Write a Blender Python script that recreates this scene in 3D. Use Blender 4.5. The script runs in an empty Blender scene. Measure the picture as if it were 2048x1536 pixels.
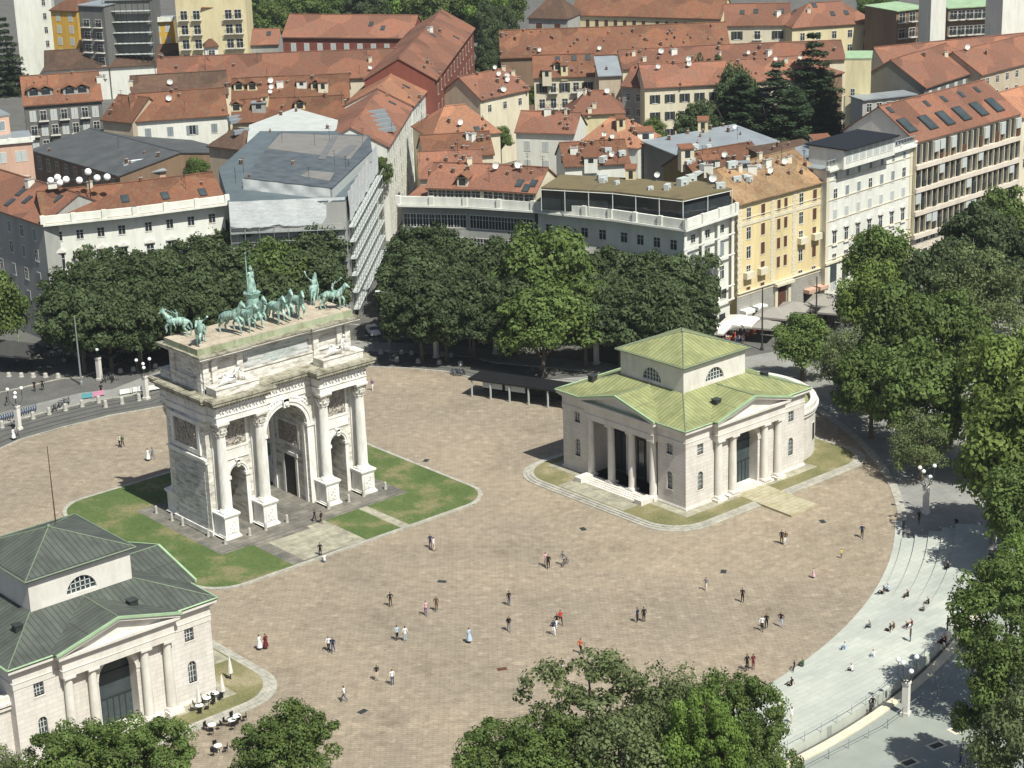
import bpy, math, random
from mathutils import Vector, Matrix
from mathutils.geometry import intersect_ray_tri
sc = bpy.context.scene
R_ = math.radians
PI = math.pi
# ---------------------------------------------------------------- camera
CAM = Vector((-134.963, -208.054, 98.329)); YAW, PITCH, ROLL, FPX = 0.7063, 0.3247, -0.0330, 3967.98
_sy, _cy, _sp, _cp = math.sin(YAW), math.cos(YAW), math.sin(PITCH), math.cos(PITCH)
FWD = Vector((_sy*_cp, _cy*_cp, -_sp)); _r = Vector((_cy, -_sy, 0)); _u = _r.cross(FWD)
RIGHT = _r*math.cos(ROLL) + _u*math.sin(ROLL); UP = _u*math.cos(ROLL) - _r*math.sin(ROLL)
cd = bpy.data.cameras.new('camera'); co = bpy.data.objects.new('camera', cd); sc.collection.objects.link(co)
M = Matrix((RIGHT, UP, -FWD)).transposed().to_4x4(); M.translation = CAM; co.matrix_world = M
cd.sensor_width = 36; cd.lens = 36*FPX/2048; cd.clip_start = 1; cd.clip_end = 6000
sc.camera = co
# ---------------------------------------------------------------- light
SUN_EL, L = R_(55.5), Vector((0.062, 0.683, -1.0)).normalized()
w = bpy.data.worlds.new('World'); sc.world = w; w.use_nodes = True
nt = w.node_tree; sky = nt.nodes.new('ShaderNodeTexSky'); sky.sky_type = 'NISHITA'; sky.sun_disc = False
sky.sun_elevation = SUN_EL; sky.sun_rotation = math.atan2(-L.x, -L.y); sky.dust_density = 2.0
bg = nt.nodes['Background']; nt.links.new(sky.outputs[0], bg.inputs[0]); bg.inputs[1].default_value = 0.065
sl = bpy.data.lights.new('sun', 'SUN'); sl.energy = 5.0; sl.angle = R_(0.5); sl.color = (1, .995, .90)
so = bpy.data.objects.new('sun', sl); sc.collection.objects.link(so)
so.rotation_euler = L.to_track_quat('-Z', 'Y').to_euler()
sc.view_settings.view_transform = 'Standard'; sc.view_settings.look = 'None'; sc.view_settings.exposure = 0.33
sc.cycles.max_bounces = 5; sc.cycles.diffuse_bounces = 3; sc.cycles.glossy_bounces = 2; sc.cycles.transmission_bounces = 2
sc.cycles.transparent_max_bounces = 4; sc.cycles.use_denoising = True

def ray(px, py):
    return (FWD + RIGHT*((px-1024)/FPX) - UP*((py-768)/FPX)).normalized()
def at(px, py, z=0.0):          # a sight line met with the level z
    v = ray(px, py); return CAM + v*((z-CAM.z)/v.z)
# ---------------------------------------------------------------- mesh helpers
COL = sc.collection
class MB:
    def __init__(s): s.v = []; s.f = []; s.m = []
    def face(s, pts, mi=0):
        n = len(s.v); s.v += [tuple(p) for p in pts]; s.f.append(tuple(range(n, n+len(pts)))); s.m.append(mi); return s
    def raw(s, vs, fs, mi=0):
        n = len(s.v); s.v += [tuple(p) for p in vs]; s.f += [tuple(i+n for i in f) for f in fs]; s.m += [mi]*len(fs); return s
    def box(s, x0, y0, z0, x1, y1, z1, mi=0):
        return s.raw([(x0,y0,z0),(x1,y0,z0),(x1,y1,z0),(x0,y1,z0),(x0,y0,z1),(x1,y0,z1),(x1,y1,z1),(x0,y1,z1)],
                     [(0,3,2,1),(4,5,6,7),(0,1,5,4),(1,2,6,5),(2,3,7,6),(3,0,4,7)], mi)
    def cbox(s, c, sx, sy, sz, rz=0, mi=0):      # centred in x, y, standing on c.z
        ca, sa = math.cos(rz), math.sin(rz); P = []
        for z in (0, sz):
            for x, y in ((-sx/2,-sy/2),(sx/2,-sy/2),(sx/2,sy/2),(-sx/2,sy/2)):
                P.append((c[0]+x*ca-y*sa, c[1]+x*sa+y*ca, c[2]+z))
        return s.raw(P, [(0,3,2,1),(4,5,6,7),(0,1,5,4),(1,2,6,5),(2,3,7,6),(3,0,4,7)], mi)
    def prism(s, poly, z0, z1, mi=0, top=None):
        n = len(poly); P = [(p[0],p[1],z0) for p in poly]+[(p[0],p[1],z1) for p in poly]
        s.raw(P, [(i,(i+1)%n,n+(i+1)%n,n+i) for i in range(n)], mi)
        s.raw(P, [tuple(range(n,2*n)), tuple(reversed(range(n)))], mi if top is None else top); return s
    def slab(s, poly, t, mi=0):                  # a sloping polygon with thickness t downwards
        n = len(poly); P = [tuple(p) for p in poly]+[(p[0],p[1],p[2]-t) for p in poly]
        return s.raw(P, [tuple(range(n)), tuple(reversed(range(n,2*n)))]+[(i,n+i,n+(i+1)%n,(i+1)%n) for i in range(n)], mi)
    def lathe(s, prof, c=(0,0,0), n=12, mi=0, a0=0, a1=2*PI, capt=True):
        full = abs(a1-a0-2*PI) < 1e-6; k = n if full else n+1; P = []
        for r, z in prof:
            for i in range(k):
                a = a0+(a1-a0)*i/n; P.append((c[0]+r*math.cos(a), c[1]+r*math.sin(a), c[2]+z))
        F = []
        for j in range(len(prof)-1):
            for i in range(n):
                i2 = (i+1) % k; F.append((j*k+i, j*k+i2, (j+1)*k+i2, (j+1)*k+i))
        s.raw(P, F, mi)
        if capt: s.face([P[(len(prof)-1)*k+i] for i in range(k)], mi)
        return s
    def tube(s, pts, rad, n=6, mi=0):
        pts = [Vector(p) for p in pts]; P = []; rads = rad if isinstance(rad, (list, tuple)) else [rad]*len(pts)
        for i, p in enumerate(pts):
            d = (pts[min(i+1,len(pts)-1)]-pts[max(i-1,0)]).normalized()
            a = d.cross(Vector((0,0,1)) if abs(d.z) < .9 else Vector((1,0,0))).normalized(); b = d.cross(a)
            for k in range(n):
                t = 2*PI*k/n; P.append(p+(a*math.cos(t)+b*math.sin(t))*rads[i])
        F = [(j*n+i, j*n+(i+1)%n, (j+1)*n+(i+1)%n, (j+1)*n+i) for j in range(len(pts)-1) for i in range(n)]
        F += [tuple(reversed(range(n))), tuple((len(pts)-1)*n+i for i in range(n))]
        return s.raw(P, F, mi)
    def ball(s, c, r, n=8, m=5, mi=0, sc3=(1,1,1)):
        P = []; F = []
        for j in range(m+1):
            t = PI*j/m
            for i in range(n):
                a = 2*PI*i/n; P.append((c[0]+r*sc3[0]*math.sin(t)*math.cos(a), c[1]+r*sc3[1]*math.sin(t)*math.sin(a), c[2]-r*sc3[2]*math.cos(t)))
        for j in range(m):
            for i in range(n): F.append((j*n+i, j*n+(i+1)%n, (j+1)*n+(i+1)%n, (j+1)*n+i))
        return s.raw(P, F, mi)
    def wallarch(s, x0, x1, z0, z1, holes, y0, y1, mi=0, inner=None):
        """wall from x0..x1, z0..z1, thickness y0(front)..y1(back) with openings (cx, halfw, zbot, zspring, arched)"""
        im = mi if inner is None else inner; N = 12
        holes = sorted(holes); xs = x0
        for cx, hw, zb, zs, ar in holes:
            s.box(xs, y0, z0, cx-hw, y1, z1, mi)
            if zb > z0: s.box(cx-hw, y0, z0, cx+hw, y1, zb, mi)
            pts = [(cx-hw*math.cos(PI*i/N), zs+(hw*math.sin(PI*i/N) if ar else 0)) for i in range(N+1)] if ar else [(cx-hw,zs),(cx+hw,zs)]
            for a, b in zip(pts, pts[1:]):
                s.face([(a[0],y0,a[1]),(b[0],y0,b[1]),(b[0],y0,z1),(a[0],y0,z1)], mi)
                s.face([(b[0],y1,b[1]),(a[0],y1,a[1]),(a[0],y1,z1),(b[0],y1,z1)], mi)
                s.face([(a[0],y0,a[1]),(a[0],y1,a[1]),(b[0],y1,b[1]),(b[0],y0,b[1])], im)
            s.face([(cx-hw,y0,z1),(cx+hw,y0,z1),(cx+hw,y1,z1),(cx-hw,y1,z1)], mi)
            xs = cx+hw
        s.box(xs, y0, z0, x1, y1, z1, mi); return s
    def mesh(s, name, mats, smooth=False, uv=True):
        me = bpy.data.meshes.new(name); me.from_pydata(s.v, [], s.f)
        for m in (mats if isinstance(mats, (list, tuple)) else [mats]): me.materials.append(m)
        me.polygons.foreach_set('material_index', s.m)
        if smooth: me.polygons.foreach_set('use_smooth', [True]*len(s.f))
        if uv: auto_uv(me)
        me.update(); return me
    def build(s, name, mats, parent=None, smooth=False, uv=True, loc=None, rz=0):
        return link(name, s.mesh(name, mats, smooth, uv), parent, loc, rz)
def auto_uv(me):                # metres along and up each face
    uvl = me.uv_layers.new(name='UVMap'); Z = Vector((0,0,1)); dat = [0.0]*(2*len(me.loops)); vs = me.vertices
    for p in me.polygons:
        n = p.normal
        if abs(n.z) > .995: u = Vector((1,0,0)); v = Vector((0,1,0))
        else: u = Z.cross(n).normalized(); v = n.cross(u)
        for li in p.loop_indices:
            c = vs[me.loops[li].vertex_index].co; dat[2*li] = c.dot(u); dat[2*li+1] = c.dot(v)
    uvl.data.foreach_set('uv', dat)
def link(name, data, parent=None, loc=None, rz=0):
    o = bpy.data.objects.new(name, data); COL.objects.link(o)
    if parent is not None: o.parent = parent
    if loc is not None: o.location = loc
    if rz: o.rotation_euler = (0, 0, rz)
    return o
def tag(o, label=None, cat=None, group=None, kind=None):
    if label: o['label'] = label
    if cat: o['category'] = cat
    if group: o['group'] = group
    if kind: o['kind'] = kind
    return o
def thing(name, label, cat, loc=(0,0,0), rz=0, group=None):
    return tag(link(name, None, None, loc, rz), label, cat, group)
def kids(o): return KIDS.get(o.name, [])
KIDS = {}
def part(name, mb, mats, parent, **k):
    o = mb.build(name, mats, parent, **k); KIDS.setdefault(parent.name, []).append(o); return o
def dup(root, loc, rz=0, label=None, group=None, s=1.0):
    r = root.copy(); COL.objects.link(r); r.location = loc; r.rotation_euler = (0,0,rz); r.scale = (s,s,s)
    if label: r['label'] = label
    if group: r['group'] = group
    for ch in kids(root):
        c = ch.copy(); COL.objects.link(c); c.parent = r
        for g in kids(ch):
            d = g.copy(); COL.objects.link(d); d.parent = c
    return r
# ---------------------------------------------------------------- materials
class NT:
    def __init__(s, name):
        s.m = bpy.data.materials.new(name); s.m.use_nodes = True; s.t = s.m.node_tree; s.n = s.t.nodes; s.b = s.n['Principled BSDF']
        s.b.inputs['Roughness'].default_value = .85; s.b.inputs['Specular IOR Level'].default_value = .25
    def N(s, t, **k):
        n = s.n.new(t)
        for a, v in k.items():
            if a.startswith('i_'): n.inputs[a[2:].replace('_', ' ')].default_value = v
            else: setattr(n, a, v)
        return n
    def L(s, a, b): s.t.links.new(a, b)
    def co(s, kind='UV', scale=None, rot=None):
        tc = s.N('ShaderNodeTexCoord'); o = tc.outputs[kind]
        if kind == 'World': o = s.N('ShaderNodeNewGeometry').outputs['Position']
        if scale is not None or rot is not None:
            mp = s.N('ShaderNodeMapping'); s.L(o, mp.inputs[0])
            if scale is not None: mp.inputs['Scale'].default_value = scale
            if rot is not None: mp.inputs['Rotation'].default_value = rot
            o = mp.outputs[0]
        return o
    def pos(s, scale=None):
        o = s.N('ShaderNodeNewGeometry').outputs['Position']
        if scale is not None:
            mp = s.N('ShaderNodeMapping'); s.L(o, mp.inputs[0]); mp.inputs['Scale'].default_value = scale; o = mp.outputs[0]
        return o
    def noise(s, co, scale, detail=3, rough=.6):
        n = s.N('ShaderNodeTexNoise'); n.inputs['Scale'].default_value = scale; n.inputs['Detail'].default_value = detail
        n.inputs['Roughness'].default_value = rough; s.L(co, n.inputs['Vector']); return n.outputs['Fac']
    def ramp(s, fac, stops):
        r = s.N('ShaderNodeValToRGB'); e = r.color_ramp.elements
        while len(e) < len(stops): e.new(.5)
        for el, (p, c) in zip(e, stops): el.position = p; el.color = tuple(c)+(1,) if len(c) == 3 else c
        s.L(fac, r.inputs[0]); return r.outputs[0]
    def mix(s, a, b, fac, mode='MIX'):
        m = s.N('ShaderNodeMix', data_type='RGBA', blend_type=mode)
        for sock, v in ((m.inputs[6], a), (m.inputs[7], b)):
            if isinstance(v, tuple): sock.default_value = v+(1,) if len(v) == 3 else v
            else: s.L(v, sock)
        if isinstance(fac, (int, float)): m.inputs[0].default_value = fac
        else: s.L(fac, m.inputs[0])
        return m.outputs[2]
    def brick(s, co, c1, c2, mortar, w, h, ms=.02, scale=1.0, off=.5):
        b = s.N('ShaderNodeTexBrick'); s.L(co, b.inputs['Vector']); b.offset = off
        for k, v in (('Color1', c1), ('Color2', c2), ('Mortar', mortar)): b.inputs[k].default_value = v+(1,)
        b.inputs['Scale'].default_value = scale; b.inputs['Mortar Size'].default_value = ms
        b.inputs['Brick Width'].default_value = w; b.inputs['Row Height'].default_value = h; return b
    def bump(s, h, strength=.4, dist=.1):
        b = s.N('ShaderNodeBump'); b.inputs['Strength'].default_value = strength; b.inputs['Distance'].default_value = dist
        s.L(h, b.inputs['Height']); s.L(b.outputs[0], s.b.inputs['Normal'])
    def out(s, col, rough=None, metal=None):
        if isinstance(col, tuple): s.b.inputs['Base Color'].default_value = col+(1,)
        else: s.L(col, s.b.inputs['Base Color'])
        if rough is not None: s.b.inputs['Roughness'].default_value = rough
        if metal is not None: s.b.inputs['Metallic'].default_value = metal
        return s.m
def dark(c, f): return tuple(x*f for x in c)
def plain(name, c, rough=.7, metal=0, var=.12, sc_=.8):
    t = NT(name); n = t.noise(t.pos(), sc_, 4)
    return t.out(t.ramp(n, [(.25, dark(c, 1-var)), (.75, dark(c, 1+var))]), rough, metal)
def plaster(name, c, stain=.25):
    t = NT(name); a = t.noise(t.pos((.25,.25,.06)), 1.0, 5, .65); b = t.noise(t.pos((1.2,1.2,.25)), 1.0, 3)
    col = t.ramp(a, [(.3, dark(c, 1-stain)), (.55, c), (.8, dark(c, 1.06))])
    col = t.mix(col, t.ramp(b, [(.3, (.78,.77,.74)), (.6, (1,1,1))]), .5, 'MULTIPLY'); return t.out(col, .9)
def tiles(name, c1, c2, c3, lichen=0.0):
    t = NT(name); uv = t.co('UV'); info = t.N('ShaderNodeObjectInfo')
    b = t.brick(uv, c1, c2, dark(c1, .45), .42, .36, .012); n = t.noise(uv, .22, 6, .7)
    col = t.mix(b.outputs['Color'], c3, t.ramp(n, [(.38, (0,0,0)), (.62, (1,1,1))]))
    n2 = t.noise(uv, 2.3, 3, .8); col = t.mix(col, t.ramp(n2, [(.3, (.62,.6,.58)), (.7, (1.2,1.18,1.14))]), .8, 'MULTIPLY')
    vo = t.N('ShaderNodeTexVoronoi'); vo.inputs['Scale'].default_value = .16; t.L(uv, vo.inputs['Vector']); sep = t.N('ShaderNodeSeparateColor'); t.L(vo.outputs['Color'], sep.inputs[0])
    col = t.mix(col, t.ramp(sep.outputs[0], [(.0, (.66,.68,.70)), (.5, (1,1,1)), (1.0, (1.22,1.16,1.10))]), 1.0, 'MULTIPLY')
    n4 = t.noise(t.co('UV', (1.6,.25,1)), 1.0, 5, .75); col = t.mix(col, (.10,.085,.07), t.ramp(n4, [(.52, (0,0,0)), (.72, (.6,)*3)]))
    if lichen:
        n3 = t.noise(uv, .6, 6, .75); col = t.mix(col, (.2,.17,.09), t.ramp(n3, [(.5, (0,0,0)), (.7, (lichen,)*3)]))
    hs = t.N('ShaderNodeHueSaturation'); t.L(col, hs.inputs['Color']); mr = t.N('ShaderNodeMapRange')
    t.L(info.outputs['Random'], mr.inputs[0]); mr.inputs[3].default_value = .82; mr.inputs[4].default_value = 1.18; t.L(mr.outputs[0], hs.inputs['Value'])
    wv = t.N('ShaderNodeTexWave'); wv.wave_type = 'BANDS'; wv.bands_direction = 'X'; wv.inputs['Scale'].default_value = 1.4; t.L(uv, wv.inputs['Vector'])
    t.bump(wv.outputs['Fac'], .5, .08); return t.out(hs.outputs[0], .9)
def seam(name, base, streak, seamc, width=.62):
    t = NT(name); uv = t.co('UV'); n = t.noise(t.co('UV', (1.5,.12,1)), 1.0, 5, .7); n2 = t.noise(uv, .35, 4)
    col = t.mix(base, streak, t.ramp(n, [(.38, (0,0,0)), (.66, (1,1,1))])); col = t.mix(col, dark(base, .6), t.ramp(n2, [(.44, (0,0,0)), (.68, (.75,)*3)]))
    b = t.brick(uv, (1,1,1), (1,1,1), (0,0,0), width, 400, .05, off=0)
    col = t.mix(seamc, col, b.outputs['Color']); wv = t.brick(t.co('UV'), (1,1,1), (.8,.8,.8), (0,0,0), width, 400, .05, off=0)
    t.bump(wv.outputs['Color'], -.6, .08); return t.out(col, .6)
def stone(name, c, w=1.1, h=.45, mort=.72, stain=(.5,.47,.4), sa=.35, ms=.02, stz=(.35,.35,.12)):
    t = NT(name); uv = t.co('UV'); b = t.brick(uv, c, dark(c, .9), dark(c, mort), w, h, ms)
    n = t.noise(t.pos(stz), 1.6, 6, .7); col = t.mix(b.outputs['Color'], t.mix(b.outputs['Color'], stain, 1.0, 'MULTIPLY'), t.ramp(n, [(.45, (0,0,0)), (.72, (sa*2,)*3)]))
    t.bump(b.outputs['Fac'], -.5, .04); return t.out(col, .8)
m_stone = stone('pale_stone_blocks', (.66,.62,.58), 1.25, .5, .70, (.72,.69,.63), .3)
m_stone_smooth = stone('smooth_stone', (.68,.65,.6), 3.1, 1.6, .85, (.7,.66,.6), .3, .012)
m_marble = stone('weathered_marble', (.74,.715,.66), 1.7, .62, .70, (.40,.37,.31), .6, .025, (.3,.3,1.1))
m_marble_clean = stone('clean_marble', (.78,.77,.735), 2.4, 1.2, .82, (.55,.50,.42), .36, .01)
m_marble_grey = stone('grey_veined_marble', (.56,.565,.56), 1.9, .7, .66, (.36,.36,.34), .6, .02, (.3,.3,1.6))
m_marble_dirty_shade = stone('lichened_and_shaded_marble', (.36,.34,.265), 1.5, 1.5, .45, (.30,.29,.24), .6, .03, (.5,.5,.5))
m_relief = None
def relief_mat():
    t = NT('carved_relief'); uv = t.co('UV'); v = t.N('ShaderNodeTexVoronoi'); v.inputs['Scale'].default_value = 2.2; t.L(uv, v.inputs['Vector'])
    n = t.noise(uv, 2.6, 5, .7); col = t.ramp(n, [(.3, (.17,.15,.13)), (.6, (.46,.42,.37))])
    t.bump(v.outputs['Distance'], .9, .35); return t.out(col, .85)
m_relief = relief_mat()
m_copper_y = seam('yellow_green_copper_sheet', (.245,.265,.115), (.34,.345,.16), (.10,.12,.075))
m_copper_g = seam('grey_green_copper_sheet', (.080,.088,.078), (.108,.124,.103), (.034,.039,.036))
m_copper_l = plain('pale_verdigris_copper', (.30,.42,.26), .6, 0, .2, .6)
m_bronze = None
def bronze():
    t = NT('verdigris_bronze'); n = t.noise(t.pos(), 1.6, 6, .7); n2 = t.noise(t.pos((2,2,.5)), 2.0, 3)
    col = t.ramp(n, [(.3, (.08,.14,.12)), (.45, (.27,.42,.36)), (.70, (.50,.62,.55))]); col = t.mix(col, (.04,.09,.08), t.ramp(n2, [(.48, (0,0,0)), (.66, (.85,)*3)]))
    return t.out(col, .6, .1)
m_bronze = bronze()
m_glass = plain('dark_window_glass', (.03,.035,.04), .15, 0, .3, .5); m_glass.node_tree.nodes['Principled BSDF'].inputs['Specular IOR Level'].default_value = .6
m_ridge_d = plain('dull_green_ridge', (.16,.20,.14), .6, 0, .2, .6)
m_glass_b = plain('bluish_window_glass', (.05,.065,.07), .12, 0, .3, .5)
m_frame_w = plain('white_painted_frame', (.62,.64,.62), .6)
m_frame_d = plain('dark_metal_frame', (.035,.04,.04), .5)
m_grey_met = plain('grey_metal', (.28,.30,.30), .5, .3)
m_zinc = plain('zinc_sheet', (.30,.33,.35), .5, .3, .15, .3)
m_interior = plain('dim_interior', (.06,.055,.05), .9)
m_white = plain('white_paint', (.74,.75,.72), .6, 0, .05)
m_whiteglobe = plain('white_glass_globe', (.85,.86,.85), .25, 0, .03)
m_black = plain('black_paint', (.015,.015,.017), .45)
m_wood = plain('brown_wood', (.13,.06,.03), .7, 0, .3, 3)
m_bollard = plain('bollard_granite', (.42,.40,.36), .85, 0, .15, 4)
m_roofT = [tiles('terracotta_orange_tiles', (.35,.16,.10), (.28,.12,.075), (.27,.14,.095)),
           tiles('terracotta_brown_tiles', (.235,.105,.062), (.185,.082,.05), (.165,.078,.05), .4),
           tiles('terracotta_red_tiles', (.28,.125,.08), (.23,.10,.066), (.21,.11,.078)),
           tiles('aged_tan_tiles', (.25,.155,.085), (.18,.105,.06), (.30,.20,.12), .8),
           tiles('dark_brown_tiles', (.125,.072,.052), (.10,.058,.043), (.095,.06,.045), .3),
           tiles('bright_orange_tiles', (.44,.21,.125), (.37,.175,.105), (.33,.17,.11))]
m_wallC = dict(white=plaster('white_plaster', (.70,.70,.64), .15), cream=plaster('cream_plaster', (.66,.60,.46), .18), yellow=plaster('yellow_plaster', (.68,.56,.31), .15),
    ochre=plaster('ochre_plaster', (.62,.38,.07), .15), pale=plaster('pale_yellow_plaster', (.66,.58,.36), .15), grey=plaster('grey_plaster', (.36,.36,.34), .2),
    dgrey=plaster('dark_grey_render', (.15,.15,.145), .2), pink=plaster('pink_plaster', (.58,.38,.29), .15), red=plaster('red_brick_wall', (.21,.07,.052), .2),
    brown=plaster('brown_brick_wall', (.22,.15,.10), .2), tan=plaster('tan_render', (.48,.40,.30), .2), olive=plaster('olive_render', (.23,.17,.07), .2), beige=plaster('beige_stone', (.62,.55,.47), .15))
m_shut_g = plain('grey_shutters', (.22,.25,.27), .7, 0, .2, 4)
m_shut_d = plain('dark_shutters', (.045,.05,.045), .7, 0, .2, 4)
m_shut_l = plain('light_shutters', (.44,.47,.46), .7, 0, .1, 4)
m_shut_b = plain('brown_shutters', (.10,.045,.03), .7, 0, .2, 4)
m_asphalt = None
def ground_mats():
    global m_asphalt, m_paving, m_paving2, m_grass, m_grass_dry, m_concrete, m_slab, m_gravel, m_kerb, m_street, m_cobble
    t = NT('asphalt'); n = t.noise(t.pos(), .25, 6, .7); n2 = t.noise(t.pos(), 3, 3); c = t.ramp(n, [(.3, (.09,.09,.085)), (.7, (.14,.135,.125))]); c = t.mix(c, t.ramp(n2, [(.3,(.85,)*3),(.7,(1.1,)*3)]), 1.0, 'MULTIPLY'); m_asphalt = t.out(c, .95)
    def pav(name, rot, tint=(1,1,1)):
        t = NT(name); p = t.pos(); mp = t.N('ShaderNodeMapping'); t.L(p, mp.inputs[0]); mp.inputs['Rotation'].default_value = (0,0,rot)
        co_ = mp.outputs[0]; c1 = (.298*tint[0],.246*tint[1],.188*tint[2]); c2 = (.266*tint[0],.219*tint[1],.168*tint[2])
        b = t.brick(co_, c1, c2, (.19,.16,.125), 1.05, .42, .03)
        n = t.noise(p, .05, 5, .6); n2 = t.noise(co_, .9, 2, .5); n3 = t.noise(p, 1.3, 6, .8)
        col = t.mix(b.outputs['Color'], t.ramp(n, [(.3, (.86,.87,.86)), (.7, (1.14,1.12,1.08))]), 1.0, 'MULTIPLY')
        col = t.mix(col, t.ramp(n2, [(.32, (.88,.88,.88)), (.5, (1,1,1)), (.7, (1.13,1.14,1.15))]), 1.0, 'MULTIPLY')
        col = t.mix(col, (.46,.41,.34), t.ramp(n3, [(.58, (0,0,0)), (.74, (.32,)*3)]))
        vo = t.N('ShaderNodeTexVoronoi'); vo.inputs['Scale'].default_value = 1.5; t.L(co_, vo.inputs['Vector']); sp = t.N('ShaderNodeSeparateColor'); t.L(vo.outputs['Color'], sp.inputs[0])
        col = t.mix(col, t.ramp(sp.outputs[0], [(0, (.90,.89,.88)), (.10, (1,1,1)), (.86, (1,1,1)), (.95, (1.16,1.16,1.15))]), 1.0, 'MULTIPLY')
        n5 = t.noise(p, .11, 7, .72); col = t.mix(col, t.ramp(n5, [(.34, (.80,.79,.78)), (.46, (1,1,1)), (.62, (1,1,1)), (.72, (1.10,1.09,1.07))]), 1.0, 'MULTIPLY')
        t.bump(b.outputs['Fac'], -.3, .02); return t.out(col, .9)
    m_paving = pav('pink_granite_paving', R_(40)); m_paving2 = pav('pink_granite_paving_fan', R_(-5), (1.05,1.05,1.03))
    def grs(name, a, b, c):
        t = NT(name); n = t.noise(t.pos(), .16, 7, .62); n2 = t.noise(t.pos(), 3.5, 4, .8)
        col = t.ramp(n, [(.3, a), (.52, b), (.62, c)]); col = t.mix(col, t.ramp(n2, [(.3, (.6,)*3), (.7, (1.35,)*3)]), 1.0, 'MULTIPLY'); return t.out(col, .95)
    m_grass = grs('lawn', (.062,.098,.030), (.090,.126,.040), (.185,.17,.085)); m_grass_dry = grs('dry_lawn', (.115,.125,.05), (.20,.18,.09), (.28,.245,.15))
    t = NT('pale_step_stone'); b = t.brick(t.pos(), (.43,.445,.41), (.39,.405,.375), (.29,.30,.28), 2.4, .8, .02); n = t.noise(t.pos(), .12, 5, .6); m_concrete = t.out(t.mix(b.outputs['Color'], t.ramp(n, [(.3,(.82,.84,.83)),(.7,(1.18,1.17,1.12))]), 1.0, 'MULTIPLY'), .8)
    t = NT('dark_slabs_and_riser_shade'); b = t.brick(t.pos(), (.20,.19,.165), (.145,.14,.125), (.09,.09,.08), 1.5, .9, .03); n = t.noise(t.pos(), .3, 5, .7); m_slab = t.out(t.mix(b.outputs['Color'], t.ramp(n, [(.35,(.65,)*3),(.65,(1.25,1.2,1.15))]), 1.0, 'MULTIPLY'), .9)
    t = NT('gravelly_stone_slabs'); b = t.brick(t.pos(), (.36,.34,.26), (.29,.27,.21), (.2,.2,.15), 2.2, 1.4, .03); n = t.noise(t.pos(), .8, 5, .7); m_gravel = t.out(t.mix(b.outputs['Color'], t.ramp(n, [(.35,(.72,)*3),(.65,(1.2,)*3)]), 1.0, 'MULTIPLY'), .9)
    t = NT('kerb_stone'); b = t.brick(t.pos(), (.40,.38,.325), (.34,.325,.28), (.19,.18,.155), 1.1, 1.1, .03); n = t.noise(t.pos(), .5, 5, .7); m_kerb = t.out(t.mix(b.outputs['Color'], t.ramp(n, [(.3,(.75,)*3),(.7,(1.2,)*3)]), 1.0, 'MULTIPLY'), .9)
    t = NT('grey_pavement'); b = t.brick(t.pos(), (.27,.265,.25), (.24,.235,.22), (.17,.17,.16), 1.0, 1.0, .02); n = t.noise(t.pos(), .15, 6, .7); m_street = t.out(t.mix(b.outputs['Color'], t.ramp(n, [(.3,(.8,)*3),(.7,(1.15,)*3)]), 1.0, 'MULTIPLY'), .92)
ground_mats()
def foliage(name, c, var=.35, trans=.35):
    t = NT(name); info = t.N('ShaderNodeObjectInfo'); n = t.noise(t.pos(), .35, 3); n2 = t.noise(t.pos(), 2.5, 2)
    col = t.ramp(n, [(.3, dark(c, 1-var)), (.7, dark(c, 1+var))]); col = t.mix(col, t.ramp(n2, [(.3,(.7,.72,.7)),(.7,(1.25,1.22,1.1))]), 1.0, 'MULTIPLY')
    hs = t.N('ShaderNodeHueSaturation'); t.L(col, hs.inputs['Color']); mr = t.N('ShaderNodeMapRange'); t.L(info.outputs['Random'], mr.inputs[0]); mr.inputs[3].default_value = .85; mr.inputs[4].default_value = 1.15; t.L(mr.outputs[0], hs.inputs['Value'])
    t.L(hs.outputs[0], t.b.inputs['Base Color']); t.b.inputs['Roughness'].default_value = .6
    tr = t.N('ShaderNodeBsdfTranslucent'); t.L(hs.outputs[0], tr.inputs[0]); mx = t.N('ShaderNodeMixShader'); mx.inputs[0].default_value = trans
    o = t.n['Material Output']; t.L(t.b.outputs[0], mx.inputs[1]); t.L(tr.outputs[0], mx.inputs[2]); t.L(mx.outputs[0], o.inputs[0]); return t.m
m_leaf = dict(dark=foliage('dark_green_leaves', (.074,.104,.046)), mid=foliage('mid_green_leaves', (.115,.168,.048)), bright=foliage('bright_green_leaves', (.145,.225,.05)),
              plane=foliage('grey_green_leaves', (.155,.19,.085)), cedar=foliage('blue_green_needles', (.062,.098,.052)), yellow=foliage('yellow_green_leaves', (.155,.215,.055)))
m_bark = plain('bark', (.12,.10,.075), .95, 0, .3, 3)
# ---------------------------------------------------------------- the ground
def struct(name, mb, mats): o = mb.build(name, mats); o['kind'] = 'structure'; return o
CX, CYY = -.5, 1.1
def arc(r, a0, a1, n, z=0.0, c=(CX, CYY)): return [(c[0]+r*math.cos(R_(a0+(a1-a0)*i/n)), c[1]+r*math.sin(R_(a0+(a1-a0)*i/n)), z) for i in range(n+1)]
def rrect(x0, y0, x1, y1, r, z, n=8):
    P = []
    for cx, cy, a in ((x1-r,y0+r,-90),(x1-r,y1-r,0),(x0+r,y1-r,90),(x0+r,y0+r,180)): P += arc(r, a, a+90, n, z, (cx, cy))
    return P
g = MB(); g.face([(-900,-500,-.02),(1500,-500,-.02),(1500,1500,-.02),(-900,1500,-.02)]); struct('ground', g, m_asphalt)
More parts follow.
